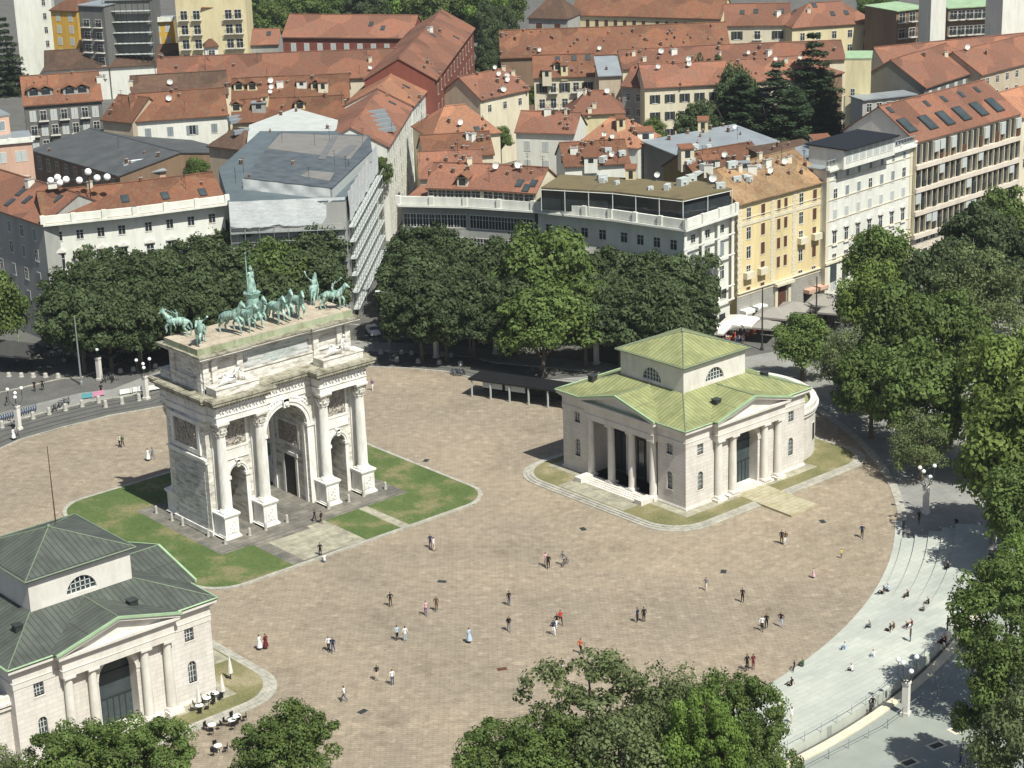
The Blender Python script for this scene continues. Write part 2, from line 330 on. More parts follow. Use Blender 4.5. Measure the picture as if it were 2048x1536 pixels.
# piazza paving: circle to the south, a flatter sweep to the north
north = [(61,-22,0),(62,-8,0),(60,6,0),(57,16,0)]+[tuple(at(*p)) for p in ((1230,800),(1140,775),(945,757),(890,744),(810,737),(730,734))]
north += [(38,47.5,0),(30,49.6,0)]+[tuple(at(*p)) for p in ((328,813),(221,832),(133,854),(44,879),(0,899))]+[(-40,33,0),(-60,24,0)]
g = MB(); g.face([(p[0],p[1],.0) for p in arc(83.3, -168, -15, 60)+north]); struct('piazza_paving', g, m_paving)
g = MB()      # differently laid field of setts to the east of the axis
inner = arc(83.1, -62, -14, 24, .004); g.face(inner+[(60,-22,.004),(45,-10,.004),(24,-22,.004),(14,-46,.004)]); struct('piazza_paving_fan', g, m_paving2)
# kerb and road bands to the north
def band(pts, w, z, t=None):
    """flat strip of width w to the left of the polyline"""
    P = [Vector((p[0],p[1],0)) for p in pts]; O = []
    for i, p in enumerate(P):
        d = (P[min(i+1,len(P)-1)]-P[max(i-1,0)]).normalized(); O.append(p+Vector((-d.y,d.x,0))*w)
    mb = MB()
    for i in range(len(P)-1):
        q = [(P[i].x,P[i].y,z),(P[i+1].x,P[i+1].y,z),(O[i+1].x,O[i+1].y,z),(O[i].x,O[i].y,z)]
        if t: mb.slab(q, t)
        else: mb.face(q)
    return mb
def shift(pts, w):
    P = [Vector((p[0],p[1],0)) for p in pts]; O = []
    for i, p in enumerate(P):
        d = (P[min(i+1,len(P)-1)]-P[max(i-1,0)]).normalized(); q = p+Vector((-d.y,d.x,0))*w; O.append((q.x,q.y,0))
    return O
nl = list(reversed(north[4:-2]))       # west to east
struct('road_kerb', band(nl, .35, .10, .12), m_kerb)
for k, off in enumerate((2.0, 3.5, 5.4, 6.9)):
    struct('tram_rail', band(shift(nl, off), .16, .0), m_frame_d)
struct('road_kerb', band(shift(nl, 8.2), .35, .10, .12), m_kerb)
struct('pavement', band(shift(nl, 8.6), 4.6, .05, .07), m_street)
struct('road_kerb', band(shift(nl, 22), .3, .10, .12), m_kerb)
cafe_walk = [at(1330,690),at(1420,672),at(1520,640),at(1640,606),at(1760,560)]
struct('pavement', band(cafe_walk, 14, .10, .12), m_street)
struct('pavement', MB().face([(q[0],q[1],-.008) for q in ((56,-60),(62,-40),(58,-25),(56,14),(80,0),(150,-20),(130,-90),(64,-98),(52,-76),(48.6,-66.8),(54.2,-62.6))]), m_street)
# the lawn round the arch
g = MB(); g.prism(rrect(-22.6,-19.9,22.6,19.9,5.2,0), 0, .16); struct('lawn_kerb', g, m_kerb)
g = MB(); g.face(rrect(-22.1,-19.3,22.1,19.3,4.8,.164)); o = struct('lawn', g, m_grass)
def flat(x0,y0,x1,y1,z): return MB().face([(x0,y0,z),(x1,y0,z),(x1,y1,z),(x0,y1,z)])
struct('forecourt_paving', flat(-14.8,-10.3,14.8,10.3,.172), m_slab)
struct('path', flat(-10.2,-19.3,.9,-10.3,.172), m_slab); struct('path', flat(-8.4,-19.0,-1.8,-11.2,.18), m_gravel)
struct('path', flat(6.5,-19.3,7.9,-10.3,.172), m_gravel); struct('path', flat(-1.8,-19.3,1.0,-10.3,.176), m_gravel)
struct('path', flat(-3,10.3,3,19.3,.172), m_slab)
# the amphitheatre steps to the south-east
rs = [83.5, 85.1, 86.7, 88.3, 89.9, 94.0]; H_ST = .22
g = MB()
for i in range(5):
    n = 60; A0, A1 = -93, -54.1+i*.55; z1 = H_ST*(i+1)
    a = arc(rs[i], A0, A1, n, 0); b = arc(rs[i+1], A0, A1, n, 0)
    for k in range(n):
        g.face([(a[k][0],a[k][1],z1),(b[k][0],b[k][1],z1),(b[k+1][0],b[k+1][1],z1),(a[k+1][0],a[k+1][1],z1)])
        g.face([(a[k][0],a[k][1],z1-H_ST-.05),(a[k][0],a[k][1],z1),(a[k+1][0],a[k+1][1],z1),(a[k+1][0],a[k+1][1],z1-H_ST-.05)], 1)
        if i == 4: g.face([(b[k][0],b[k][1],z1),(b[k][0],b[k][1],-.02),(b[k+1][0],b[k+1][1],-.02),(b[k+1][0],b[k+1][1],z1)])
    for kk in (0, n): g.face([(a[kk][0],a[kk][1],-.02),(b[kk][0],b[kk][1],-.02),(b[kk][0],b[kk][1],z1),(a[kk][0],a[kk][1],z1)])
struct('amphitheatre_steps', g, [m_concrete, m_slab])  # risers take the darker slab tone to paint in their shade
g = MB(); a = arc(82.6,-95,-50,50); b = arc(83.5,-95,-50,50)
for k in range(50): g.slab([(a[k][0],a[k][1],.05),(b[k][0],b[k][1],.05),(b[k+1][0],b[k+1][1],.05),(a[k+1][0],a[k+1][1],.05)], .07)
struct('kerb_ring', g, m_concrete)
g = MB(); a = arc(83.0,-50,-14,50); b = arc(84.1,-50,-14,50)
for k in range(50): g.slab([(a[k][0],a[k][1],.07),(b[k][0],b[k][1],.07),(b[k+1][0],b[k+1][1],.07),(a[k+1][0],a[k+1][1],.07)], .09)
struct('kerb_ring', g, m_kerb)
m_cream = plain('cream_coping', (.60,.55,.42), .85, 0, .1, .5)
g = MB(); a = arc(94.5,-96,-58,50); b = arc(95.5,-96,-58,50)
for k in range(50): g.slab([(a[k][0],a[k][1],.16),(b[k][0],b[k][1],.16),(b[k+1][0],b[k+1][1],.16),(a[k+1][0],a[k+1][1],.16)], .18)
struct('kerb_ring', g, m_cream)
g = MB(); a = arc(95.5,-99,-58,50); b = arc(118,-99,-58,50)
for k in range(50): g.face([(a[k][0],a[k][1],.004),(b[k][0],b[k][1],.004),(b[k+1][0],b[k+1][1],.004),(a[k+1][0],a[k+1][1],.004)])
m_road_l = plain('worn_light_asphalt', (.27,.29,.26), .95, 0, .12, .35)
struct('park_road', g, m_road_l)
for px, py in ((1873,1491),(1818,1525),(1917,1459)):
    p = at(px, py); g = MB(); g.cbox((p.x,p.y,.004), 2.0, 1.3, .006, R_(-10), 0); g.cbox((p.x,p.y,.012), 1.35, .8, .004, R_(-10), 1)
    o = g.build('manhole_cover', [m_cream, m_frame_d]); o['category'] = 'manhole cover'; o['group'] = 'framed inspection covers in the lower road'
    o['label'] = {1873:'middle one of the three dark inspection covers in the road at lower right', 1818:'lowest of the three dark inspection covers, at the bottom of the road', 1917:'uppermost of the three dark inspection covers, beside the tree crown'}[px]
for i, (px, py, lb) in enumerate(((1152,920,'between the arch and the casello with steps'),(852,921,'on the paving behind the lawn of the arch'),(1645,1043,'north of the two strollers at the east side'),(487,1338,'beside the kerb of the near left gatehouse'),(884,1163,'below the walking pair in mid square'),(1004,1338,'worn brown one at lower middle'),(725,1423,'lowest one above the tree tops'),(1447,1143,'right of the centre of the square'),(1166,1058,'below the long kerb of the gatehouse'))):
    p = at(px, py); g = MB(); g.cbox((p.x,p.y,.006), 1.1, .7, .006, R_(i*31)); o = g.build('drain_cover', m_frame_d if i != 5 else m_shut_b); tag(o, 'small dark drain cover in the paving '+lb, 'drain cover', 'drain covers in the paving')
# ---------------------------------------------------------------- the triumphal arch
def text_mesh(body, size, mat, name, parent, loc, rot, align='CENTER', ext=.01, sx=1.0):
    cu = bpy.data.curves.new(name, 'FONT'); cu.body = body; cu.size = size; cu.align_x = align; cu.align_y = 'CENTER'; cu.extrude = ext; cu.space_line = 1.05
    o = bpy.data.objects.new(name, cu); COL.objects.link(o); dg = bpy.context.evaluated_depsgraph_get(); me = bpy.data.meshes.new_from_object(o.evaluated_get(dg)); bpy.data.objects.remove(o)
    me.materials.clear(); me.materials.append(mat); r = link(name, me, parent, loc); r.rotation_euler = rot; r.scale = (sx,1,1); return r
def entab(mb, x0, y0, x1, y1, zs, outs, mi=0):
    """stacked mouldings: bands between zs[i]..zs[i+1] standing out by outs[i]"""
    for i, o in enumerate(outs):
        m = mi[i] if isinstance(mi, (list, tuple)) else mi
        mb.box(x0-o, y0-o, zs[i], x1+o, y1+o, zs[i+1], m)
arch = thing('triumphal_arch', 'monumental white marble triumphal arch with three openings standing on the round lawn', 'triumphal arch')
X, YF = 12.2, 4.4
HOL = [(-7.9,1.2,0,7.6,True),(0,3.2,0,11.6,True),(7.9,1.2,0,7.6,True)]
b = MB(); b.wallarch(-X, X, 0, 15.7, HOL, -YF, YF, 0, 0)
wb = part('wall', b, [m_marble, m_marble_grey], arch)
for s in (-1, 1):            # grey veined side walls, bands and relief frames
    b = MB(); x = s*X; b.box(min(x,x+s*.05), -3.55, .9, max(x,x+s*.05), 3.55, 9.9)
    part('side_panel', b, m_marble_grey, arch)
    b = MB(); b.box(min(x,x+s*.28), -4.45, 10.0, max(x,x+s*.28), 4.45, 10.45); b.box(min(x,x+s*.45), -4.5, 10.45, max(x,x+s*.45), 4.5, 10.65); b.box(min(x,x+s*.2), -4.6, 0, max(x,x+s*.2), 4.6, .8)
    part('string_course', b, m_marble_clean, arch)
    b = MB(); xx = x+s*.02
    for (y0,z0,y1,z1) in ((-3.3,10.9,3.3,11.5),(-3.3,14.9,3.3,15.4),(-3.3,11.5,-2.7,14.9),(2.7,11.5,3.3,14.9)): b.box(min(x,x+s*.25), y0, z0, max(x,x+s*.25), y1, z1)
    fr = part('relief_frame', b, m_marble_clean, arch)
    b = MB(); rr = random.Random(3+s); b.box(min(x,x+s*.06), -2.7, 11.5, max(x,x+s*.06), 2.7, 14.9)
    for k in range(34):
        y, z = rr.uniform(-2.4,2.4), rr.uniform(11.9,14.3); b.ball((x+s*.08, y, z), rr.uniform(.22,.4), 6, 4, 0, (.6,.7,1.5)); b.ball((x+s*.2, y, z+.5), .14, 6, 4, 0)
    part('relief', b, m_relief, fr)
# pilasters behind the columns and at the corners
b = MB()
for x in (-10.85,-4.97,4.97,10.85):
    for s in (-1, 1):
        b = MB(); y0, y1 = sorted((s*YF, s*(YF+.3))); b.box(x-.62, y0, 3.6, x+.62, y1, 14.2); b.box(x-.75, y0, 14.2, x+.75, y1+(.1 if s>0 else 0), 15.7); part('pilaster', b, m_marble_clean, arch)
# imposts, archivolts, keystones
def archivolt(cx, r0, r1, zs, yf, dep, s):
    mb = MB(); N = 20
    for i in range(N):
        a, c = PI*i/N, PI*(i+1)/N
        for (q0, q1, d) in ((r0, r0+(r1-r0)*.55, dep*.6), (r0+(r1-r0)*.55, r1, dep)):
            P = [(cx-q0*math.cos(a), zs+q0*math.sin(a)), (cx-q1*math.cos(a), zs+q1*math.sin(a)), (cx-q1*math.cos(c), zs+q1*math.sin(c)), (cx-q0*math.cos(c), zs+q0*math.sin(c))]
            f = [(p[0], yf+s*d, p[1]) for p in P]; k = [(p[0], yf, p[1]) for p in P]
            mb.face(f); 
            for j in range(4): mb.face([f[j], f[(j+1)%4], k[(j+1)%4], k[j]])
    return mb
for s in (-1, 1):
    for cx, hw, zb, zs, ar in HOL:
        big = hw > 2; part('archivolt', archivolt(cx, hw, hw+(.85 if big else .45), zs, s*YF, .3, s), m_marble_clean, arch)
        b = MB(); k = .5 if big else .28; y0, y1 = sorted((s*YF, s*(YF+.55))); zt = zs+hw
        b.box(cx-k*.8, y0, zt-.15, cx+k*.8, y1, zt+(1.0 if big else .75)); b.box(cx-k, y0, zt+(.6 if big else .45), cx+k, y1+(.1 if s>0 else 0), zt+(1.05 if big else .8))
        b.ball((cx, s*(YF+.6), zt+.35), k*.6, 8, 6, 0, (1,.7,1.2)); part('keystone', b, m_marble_clean, arch)
        for e in (-1, 1):
            b = MB(); x0, x1 = sorted((cx+e*hw, cx+e*(hw+(1.0 if big else .55)))); y0, y1 = sorted((s*YF, s*(YF+.16))); b.box(x0, y0, 0, x1, y1, zs-.5)
            x0, x1 = sorted((cx+e*(hw-.12), cx+e*(hw+(1.1 if big else .65)))); y0, y1 = sorted((s*(YF-1.0), s*(YF+.32))); b.box(x0, y0, zs-.45, x1, y1, zs-.02); part('impost', b, m_marble_clean, arch)
    # panels over the small arches
    for cx in (-7.9, 7.9):
        b = MB(); y0, y1 = sorted((s*YF, s*(YF+.14))); b.box(cx-1.9, y0, 9.75, cx+1.9, y1, 11.0); b.box(cx-1.95, y0, 11.15, cx+1.95, y1+(.1 if s > 0 else 0), 11.45); b.box(cx-1.9, y0, 11.45, cx-1.6, y1, 15.2); b.box(cx+1.6, y0, 11.45, cx+1.9, y1, 15.2); b.box(cx-1.6,y0,14.95,cx+1.6,y1,15.2)
        fr = part('relief_frame', b, m_marble_clean, arch)
        b = MB(); y0, y1 = sorted((s*YF, s*(YF+.05))); b.box(cx-1.6, y0, 11.5, cx+1.6, y1, 14.95); rr = random.Random(int(cx*7)+s)
        for k in range(16): x_, z_ = rr.uniform(-1.35,1.35), rr.uniform(11.9,14.2); b.ball((cx+x_, s*(YF+.06), z_), rr.uniform(.2,.34), 6, 4, 0, (.7,.6,1.5)); b.ball((cx+x_, s*(YF+.16), z_+.5), .13, 6, 4)
        part('relief', b, m_relief, fr)
    # winged victories in the spandrels
    for e in (-1, 1):
        b = MB()
        for k in range(7):
            t = k/6; a = R_(38+38*t); r = 4.35; b.ball((e*r*math.cos(a)*1.0, s*(YF+.1), 11.6+r*math.sin(a)*.99), .30-.1*abs(t-.4), 6, 4, 0, (1,.7,1))
        b.tube([(e*3.6,s*(YF+.12),14.5),(e*3.2,s*(YF+.2),15.1),(e*2.4,s*(YF+.15),15.45)], [.22,.16,.08]); b.tube([(e*2.9,s*(YF+.12),14.9),(e*2.2,s*(YF+.2),15.0),(e*1.4,s*(YF+.2),15.3)], [.16,.12,.07]); part('spandrel_figure', b, m_marble_clean, arch)
# inside the passage: panelled reliefs, lesser door openings across the piers
for s in (-1, 1):
    b = MB(); x = s*3.2
    for (y0,z0,y1,z1) in ((-2.6,7.4,2.6,7.8),(-2.6,10.6,2.6,10.95),(-2.6,7.8,-2.2,10.6),(2.2,7.8,2.6,10.6)): b.box(min(x,x-s*.12), y0, z0, max(x,x-s*.12), y1, z1)
    b.box(min(x,x-s*.1), -1.7, .1, max(x,x-s*.1), -1.25, 6.5); b.box(min(x,x-s*.1), 1.25, .1, max(x,x-s*.1), 1.7, 6.5); b.box(min(x,x-s*.16), -1.9, 6.0, max(x,x-s*.16), 1.9, 6.5)
    for yy in (-3.9,3.3): b.box(min(x,x-s*.14), yy, .1, max(x,x-s*.14), yy+.6, 11.1)
    fr = part('passage_panel', b, m_marble_clean, arch)
    b = MB(); b.box(min(x,x-s*.05), -2.2, 7.8, max(x,x-s*.05), 2.2, 10.6); rr = random.Random(s+9)
    for k in range(22): b.ball((x-s*.06, rr.uniform(-1.9,1.9), rr.uniform(8.1,10.2)), rr.uniform(.2,.34), 6, 4, 0, (.5,.7,1.5))
    part('relief', b, m_relief, fr)
    b = MB(); b.box(min(x,x-s*.03), -1.25, .1, max(x,x-s*.03), 1.25, 6.0); part('doorway', b, m_interior, fr)
b = MB()          # coffers of the vault
for i in range(9):
    a = PI*(i+.5)/9
    for y in (-3.4,-1.7,0,1.7,3.4):
        c = Vector((-3.2*math.cos(a), y, 11.6+3.2*math.sin(a))); n = Vector((math.cos(a),0,-math.sin(a))); t = Vector((math.sin(a),0,math.cos(a)))
        for d0, d1, e0, e1 in ((-.5,.5,.62,.78),(-.5,.5,-.78,-.62),(.38,.5,-.62,.62),(-.5,-.38,-.62,.62)):
            P = [c+t*p+Vector((0,q,0))+n*h for h in (0,.12) for p,q in ((d0,e0),(d1,e0),(d1,e1),(d0,e1))]; b.raw(P, [(4,5,6,7),(0,1,5,4),(1,2,6,5),(2,3,7,6),(3,0,4,7)])
part('vault_coffers', b, m_marble, arch)
# columns on their pedestals
def column_parts(x, s):
    y = s*5.88; b = MB(); y0, y1 = sorted((s*YF, s*7.0))
    b.box(x-1.28, y0, 0, x+1.28, y1+(.14 if s>0 else 0)-(0), .45); b.box(x-1.28, y0-(.14 if s<0 else 0), 0.002, x+1.28, y1, .44)
    b.box(x-1.12, y0, .45, x+1.12, y1, .65); b.box(x-1.02, y0+(0 if s>0 else .1), .65, x+1.02, y1-(.1 if s>0 else 0), 3.1); b.box(x-1.15, y0, 3.1, x+1.15, y1, 3.32); b.box(x-1.26, y0-(.12 if s<0 else 0), 3.32, x+1.26, y1+(.12 if s>0 else 0), 3.55)
    ped = part('pedestal', b, m_marble_clean, arch)
    b = MB(); yy = s*6.92; b.box(x-.72, min(yy,yy+s*.05), .95, x+.72, max(yy,yy+s*.05), 2.85)
    for k in range(5): b.ball((x+.3*math.sin(k*2.1), yy+s*.05, 1.25+.32*k), .2, 6, 4, 0, (1,.5,1.2))
    part('carved_panel', b, m_marble_clean, ped)
    # fluted shaft
    b = MB(); N = 48; rings = []
    for j in range(9):
        t = j/8; r = .69-.11*t**1.6
        rings.append([(x+(r*(1-.055*(i%2)))*math.cos(2*PI*i/N), y+(r*(1-.055*(i%2)))*math.sin(2*PI*i/N), 4.05+t*9.85) for i in range(N)])
    V = [p for rg in rings for p in rg]; b.raw(V, [(j*N+i, j*N+(i+1)%N, (j+1)*N+(i+1)%N, (j+1)*N+i) for j in range(8) for i in range(N)])
    col = part('column', b, m_marble_clean, arch)
    b = MB(); b.box(x-.95, y-.95, 3.55, x+.95, y+.95, 3.72); b.lathe([(.92,3.72),(.95,3.8),(.86,3.88),(.80,3.92),(.84,3.98),(.76,4.06)], (x,y,0), 20); part('base', b, m_marble_clean, col)
    b = MB(); b.lathe([(.60,13.85),(.66,13.92),(.60,13.98),(.58,14.1),(.66,14.9),(.85,15.3)], (x,y,0), 16)
    for row, (zc, n, rr, hh) in enumerate(((14.2,8,.60,.55),(14.62,8,.66,.6))):
        for i in range(n):
            a = 2*PI*(i+.5*row)/n; ca, sa = math.cos(a), math.sin(a)
            b.tube([(x+rr*ca,y+rr*sa,zc-.25),(x+(rr+.1)*ca,y+(rr+.1)*sa,zc+.15),(x+(rr+.28)*ca,y+(rr+.28)*sa,zc+.28),(x+(rr+.3)*ca,y+(rr+.3)*sa,zc+.14)], [.16,.15,.1,.05], 5)
    for i in range(4):
        a = PI/4+i*PI/2; b.tube([(x+.6*math.cos(a),y+.6*math.sin(a),14.9),(x+1.0*math.cos(a),y+1.0*math.sin(a),15.3)], [.1,.17], 5)
    b.box(x-.92, y-.92, 15.4, x+.92, y+.92, 15.7); part('capital', b, m_marble, col)
for s in (-1, 1):
    for x in (-10.85,-4.97,4.97,10.85): column_parts(x, s)
# entablature: a run on the body, broken forward over each pair of columns
zs = [15.7, 16.5, 16.58, 17.75, 17.95, 18.35, 18.75, 19.0]; outs = [.05, .14, .02, .28, .52, .95, 1.08]
b = MB(); MI = [0, 1, 0, 1, 2, 2, 2]  # upper bands: lichen on top, cornice underside shade painted in with it
entab(b, -12.1, -4.5, 12.1, 4.5, zs, outs, MI)
for s in (-1, 1):
    for e in (-1, 1):
        x0, x1 = sorted((e*4.2, e*11.65)); y0, y1 = sorted((s*4.6, s*6.55)); entab(b, x0, y0, x1, y1, [z+.004 for z in zs], outs, MI)
b.slab([(-13.0,-5.4,19.07),(13.0,-5.4,19.07),(13.0,5.4,19.07),(-13.0,5.4,19.07)], .07, 2)
for s in (-1, 1):
    for e in (-1, 1):
        x0, x1 = sorted((e*3.35, e*12.5)); y0, y1 = sorted((s*5.4, s*7.42)); b.slab([(x0,y0,19.08),(x1,y0,19.08),(x1,y1,19.08),(x0,y1,19.08)], .07, 2)
ent = part('entablature', b, [m_marble_clean, m_marble, m_marble_dirty_shade], arch)
b = MB(); rr = random.Random(4)         # carved swags of the frieze
def swag(x0, x1, y, s):
    n = int(abs(x1-x0)/.95)
    for i in range(n):
        x = x0+(x1-x0)*(i+.5)/n; b.ball((x, y+s*.05, 17.2), .26, 6, 4, 0, (.8,.5,1.3)); b.tube([(x+.1,y+s*.06,17.45),(x+.35,y+s*.14,17.0),(x+.7,y+s*.06,17.45)], .1, 4)
for s in (-1, 1):
    swag(-11.5,-4.4,s*6.58,s); swag(4.4,11.5,s*6.58,s); swag(-4.0,4.0,s*4.55,s)
for s in (-1, 1):
    for i in range(9): y = -4+i*1.0; b.ball((s*12.15, y, 17.2), .26, 6, 4, 0, (.5,.8,1.3))
fc = part('frieze_carving', b, m_marble_clean, ent); fc['kind'] = 'stuff'
b = MB()         # dentils
def dent(x0, x1, y, s, ax='x'):
    n = int(abs(x1-x0)/.42)
    for i in range(n):
        t = x0+(x1-x0)*(i+.5)/n
        if ax == 'x': b.box(t-.11, min(y,y+s*.16), 17.98, t+.11, max(y,y+s*.16), 18.33)
        else: b.box(min(y,y+s*.16), t-.11, 17.98, max(y,y+s*.16), t+.11, 18.33)
for s in (-1, 1):
    dent(-11.9,-4.0,s*6.97,s); dent(4.0,11.9,s*6.97,s); dent(-3.6,3.6,s*4.92,s); dent(-4.4,4.4,s*12.52,s,'y')
part('dentils', b, m_marble, ent)
# attic
b = MB(); b.box(-11.4,-3.6,19.07,11.4,3.6,20.6); b.box(-11.55,-3.75,20.6,11.55,3.75,20.75); b.box(-11.3,-3.5,20.75,11.3,3.5,23.3)
for s in (-1, 1):
    for x in (-11.0,-9.7,-5.9,5.9,9.7,11.0)[0:6]:
        y0, y1 = sorted((s*3.5, s*3.95)); w_ = .42; b.box(x-w_, y0, 19.07, x+w_, y1, 23.3); b.box(x-w_-.08, min(y0,y0), 19.07, x+w_+.08, y1+(.08 if s>0 else 0), 19.5)
    for y in (-3.1, 3.1): x0, x1 = sorted((s*11.3, s*11.6)); b.box(x0, y-.45, 19.07, x1, y+.45, 23.3)
att = part('attic', b, m_marble, arch)
b = MB(); b.box(-5.1,-3.56,20.85,5.1,-3.5,23.1); pnl = part('inscription_panel', b, m_marble_grey, att)
m_letters = plain('greenish_letters', (.30,.42,.36), .7)
for i, ln in enumerate(('ALLE SPERANZE DEL REGNO ITALICO AVSPICE NAPOLEONE I', 'I MILANESI DEDICARONO L ANNO MDCCCVII', 'E FRANCATI DA SERVITV', 'FELICEMENTE RESTITVIRONO', 'MDCCCLIX')):
    text_mesh(ln, .40, m_letters, 'lettering', pnl, (0,-3.572,22.72-.42*i), (PI/2,0,0), sx=.82 if i == 0 else .95)
b = MB(); entab(b, -11.5, -3.9, 11.5, 3.9, [23.3,23.5,23.75,24.0,24.2], [.1,.38,.78,.88], [0,1,1,2])
for s in (-1, 1):
    for x0, x1 in ((-11.6,-5.5),(5.5,11.6)): y0, y1 = sorted((s*3.9,s*4.2)); entab(b, x0, y0, x1, y1, [23.304,23.504,23.754,24.004,24.21], [.1,.38,.78,.88], [0,1,1,2])
part('attic_cornice', b, [m_marble, m_marble, m_marble_dirty_shade], arch)
b = MB(); b.prism([(-12,-3.95),(12,-3.95),(12,3.85),(-12,3.85)], 24.2, 25.0, 0, 1)
m_leadgreen = stone('greened_copper_and_stone_top', (.36,.40,.27), 2.2, 3, .6, (.55,.5,.4), .6, .02); m_topslab = stone('weathered_top_slabs', (.48,.41,.32), 2.4, 1.9, .45, (.55,.53,.48), .5, .03)
part('roof_platform', b, [m_leadgreen, m_topslab], arch)
b = MB(); b.box(-14.6,-9.9,.17,14.6,9.9,.20); b.box(-12.7,-4.9,.17,12.7,4.9,.32); part('stylobate', b, m_slab, arch)
# ---------------------------------------------------------------- skinned figures
def skin(name, V, E, rad, sub=1, mats=None, matfn=None):
    me = bpy.data.meshes.new(name); me.from_pydata(V, E, []); o = bpy.data.objects.new(name, me); COL.objects.link(o)
    o.modifiers.new('s', 'SKIN'); me.skin_vertices.new() if not me.skin_vertices else None
    for i, r in enumerate(rad):
        sv = me.skin_vertices[0].data[i]; sv.radius = r if isinstance(r, tuple) else (r, r); sv.use_root = (i == 0)
    o.modifiers[0].use_smooth_shade = True
    if sub: m = o.modifiers.new('d', 'SUBSURF'); m.levels = sub; m.render_levels = sub
    dg = bpy.context.evaluated_depsgraph_get(); r = bpy.data.meshes.new_from_object(o.evaluated_get(dg)); bpy.data.objects.remove(o); r.name = name
    for m in mats or []: r.materials.append(m)
    if matfn:
        for p in r.polygons: p.material_index = matfn(p.center)
    for p in r.polygons: p.use_smooth = True
    return r
class SK:
    def __init__(s): s.V = []; s.E = []; s.R = []
    def p(s, co, r, par=None):
        s.V.append(tuple(co)); s.R.append(r)
        if par is not None: s.E.append((par, len(s.V)-1))
        return len(s.V)-1
    def chain(s, par, pts):
        for co, r in pts: par = s.p(co, r, par)
        return par
def horse_mesh(name, mats, pose='prance', k=1.0, fat=1.18):
    """a horse facing +x, hooves on z=0, about 1.6 m at the withers times k"""
    s = SK(); up = .18 if pose == 'rear' else 0
    b0 = s.p((-.05,0,1.22+up*.5), (.33,.30)); ch = s.chain(b0, [((.35,0,1.25+up),(.34,.30)),((.62,0,1.35+up*1.3),(.27,.24))]); 
    nk = s.chain(ch, [((.86,0,1.68+up*1.4),.17),((1.02,0,1.98+up*1.5),.13),((1.12,0,2.12+up*1.5),.12)]); s.chain(nk, [((1.30,0,1.98+up*1.5),.085),((1.46,0,1.80+up*1.5),.065)])
    for e in (-1, 1): s.p((1.06,e*.06,2.28+up*1.5), .025, nk)
    rp = s.chain(b0, [((-.45,0,1.26),(.32,.29)),((-.75,0,1.22),(.24,.22))]); s.chain(rp, [((-.95,0,1.25),.07),((-1.12,0,1.0),.09),((-1.16,0,.62),.04)])
    legs = dict(prance=[((.62,.15),[(.95,.78,.09),(.85,.45,.055),(.95,.32,.05)]),((.58,-.15),[(.60,.72,.09),(.63,.40,.055),(.62,.04,.06)])],
                rear=[((.62,.15),[(1.0,1.05,.09),(1.05,.72,.055),(.95,.6,.05)]),((.58,-.15),[(.95,.85,.09),(.98,.48,.055),(1.1,.22,.05)])])[pose]
    for (x, y), pts in legs:
        a = s.p((x, y, 1.12+up), .14, ch)
        for (px, pz, r) in pts: a = s.p((px, y, pz), r, a)
    for y, dx in ((.16,.0),(-.16,-.28)):
        a = s.p((-.62,y,1.05), .18, rp); s.chain(a, [((-.50+dx,y,.72),.11),((-.78+dx,y,.48),.065),((-.70+dx,y,.06),.055),((-.62+dx,y,.03),.06)])
    V = [(x*k,y*k,z*k) for x,y,z in s.V]; R = [tuple(q*k*fat for q in (r if isinstance(r,tuple) else (r,r))) for r in s.R]
    me = skin(name, V, s.E, R, 1, mats)
    return me
def figure(name, J, mats, k=1.0, matfn=None, fat=1.0, robe=False, hands=True, sub=1):
    """J: joints dict; one continuous body. hip, chest, neck, head, sh/el/ha (l,r), kn/an/to (l,r)"""
    s = SK(); hip = s.p(J['hip'], (.145*fat,.11*fat)); H = Vector(J['hip']); C = Vector(J['chest'])
    a = s.chain(hip, [(H.lerp(C,.5),(.125*fat,.095*fat)),(C,(.15*fat,.105*fat))]); Nk = Vector(J['neck']); n = s.chain(a, [(C.lerp(Nk,.72),(.085,.075)),(Nk,.052)])
    Hd = Vector(J['head']); f = Vector(J.get('face',(0,1,0))).normalized(); h = s.chain(n, [(Nk.lerp(Hd,.6)+f*.01,(.075,.08)),(Hd,(.088,.098))]); s.p(Hd+Vector((0,0,.085)), (.06,.068), h)
    s.p(Hd+f*.115+Vector((0,0,-.03)), .018, h)
    for e in ('l', 'r'):
        sh, el, ha = (Vector(J[q+e]) for q in ('sh','el','ha'))
        i = s.p(sh, .062*fat, a); i = s.chain(i, [(sh.lerp(el,.5),.05),(el,.041),(el.lerp(ha,.5),.038),(ha,.027)])
        if hands:
            d = (ha-el).normalized(); side = d.cross(Vector((0,0,1))); side = side.normalized() if side.length > .1 else Vector((0,1,0)); pm = s.p(ha+d*.06, (.040,.020), i)
            for q, ln in ((-.030,.075),(-.010,.09),(.010,.085),(.030,.065)): t = s.p(ha+d*(.095+ln*.3)+side*q, .009, pm); s.p(ha+d*(.095+ln)+side*q*1.1+Vector((0,0,-.012)), .007, t)
            t = s.p(ha+d*.05+side*.05, .011, pm); s.p(ha+d*.085+side*.065, .009, t)
        if not robe or 1:
            kn, an, to = (Vector(J[q+e]) for q in ('kn','an','to')); hj = H+Vector((J['hipw']*(1 if e == 'l' else -1)*-J['lat'][0], J['hipw']*(1 if e == 'l' else -1)*-J['lat'][1], -.06))
            i = s.p(hj, .095*fat, hip); s.chain(i, [(hj.lerp(kn,.5),.082*fat),(kn,.058),(kn.lerp(an,.4),.054),(an,.036),(to,.032)])
    V = [tuple(Vector(v)*k) for v in s.V]; R = [tuple(q*k for q in (r if isinstance(r,tuple) else (r,r))) for r in s.R]
    return skin(name, V, s.E, R, sub, mats, matfn)
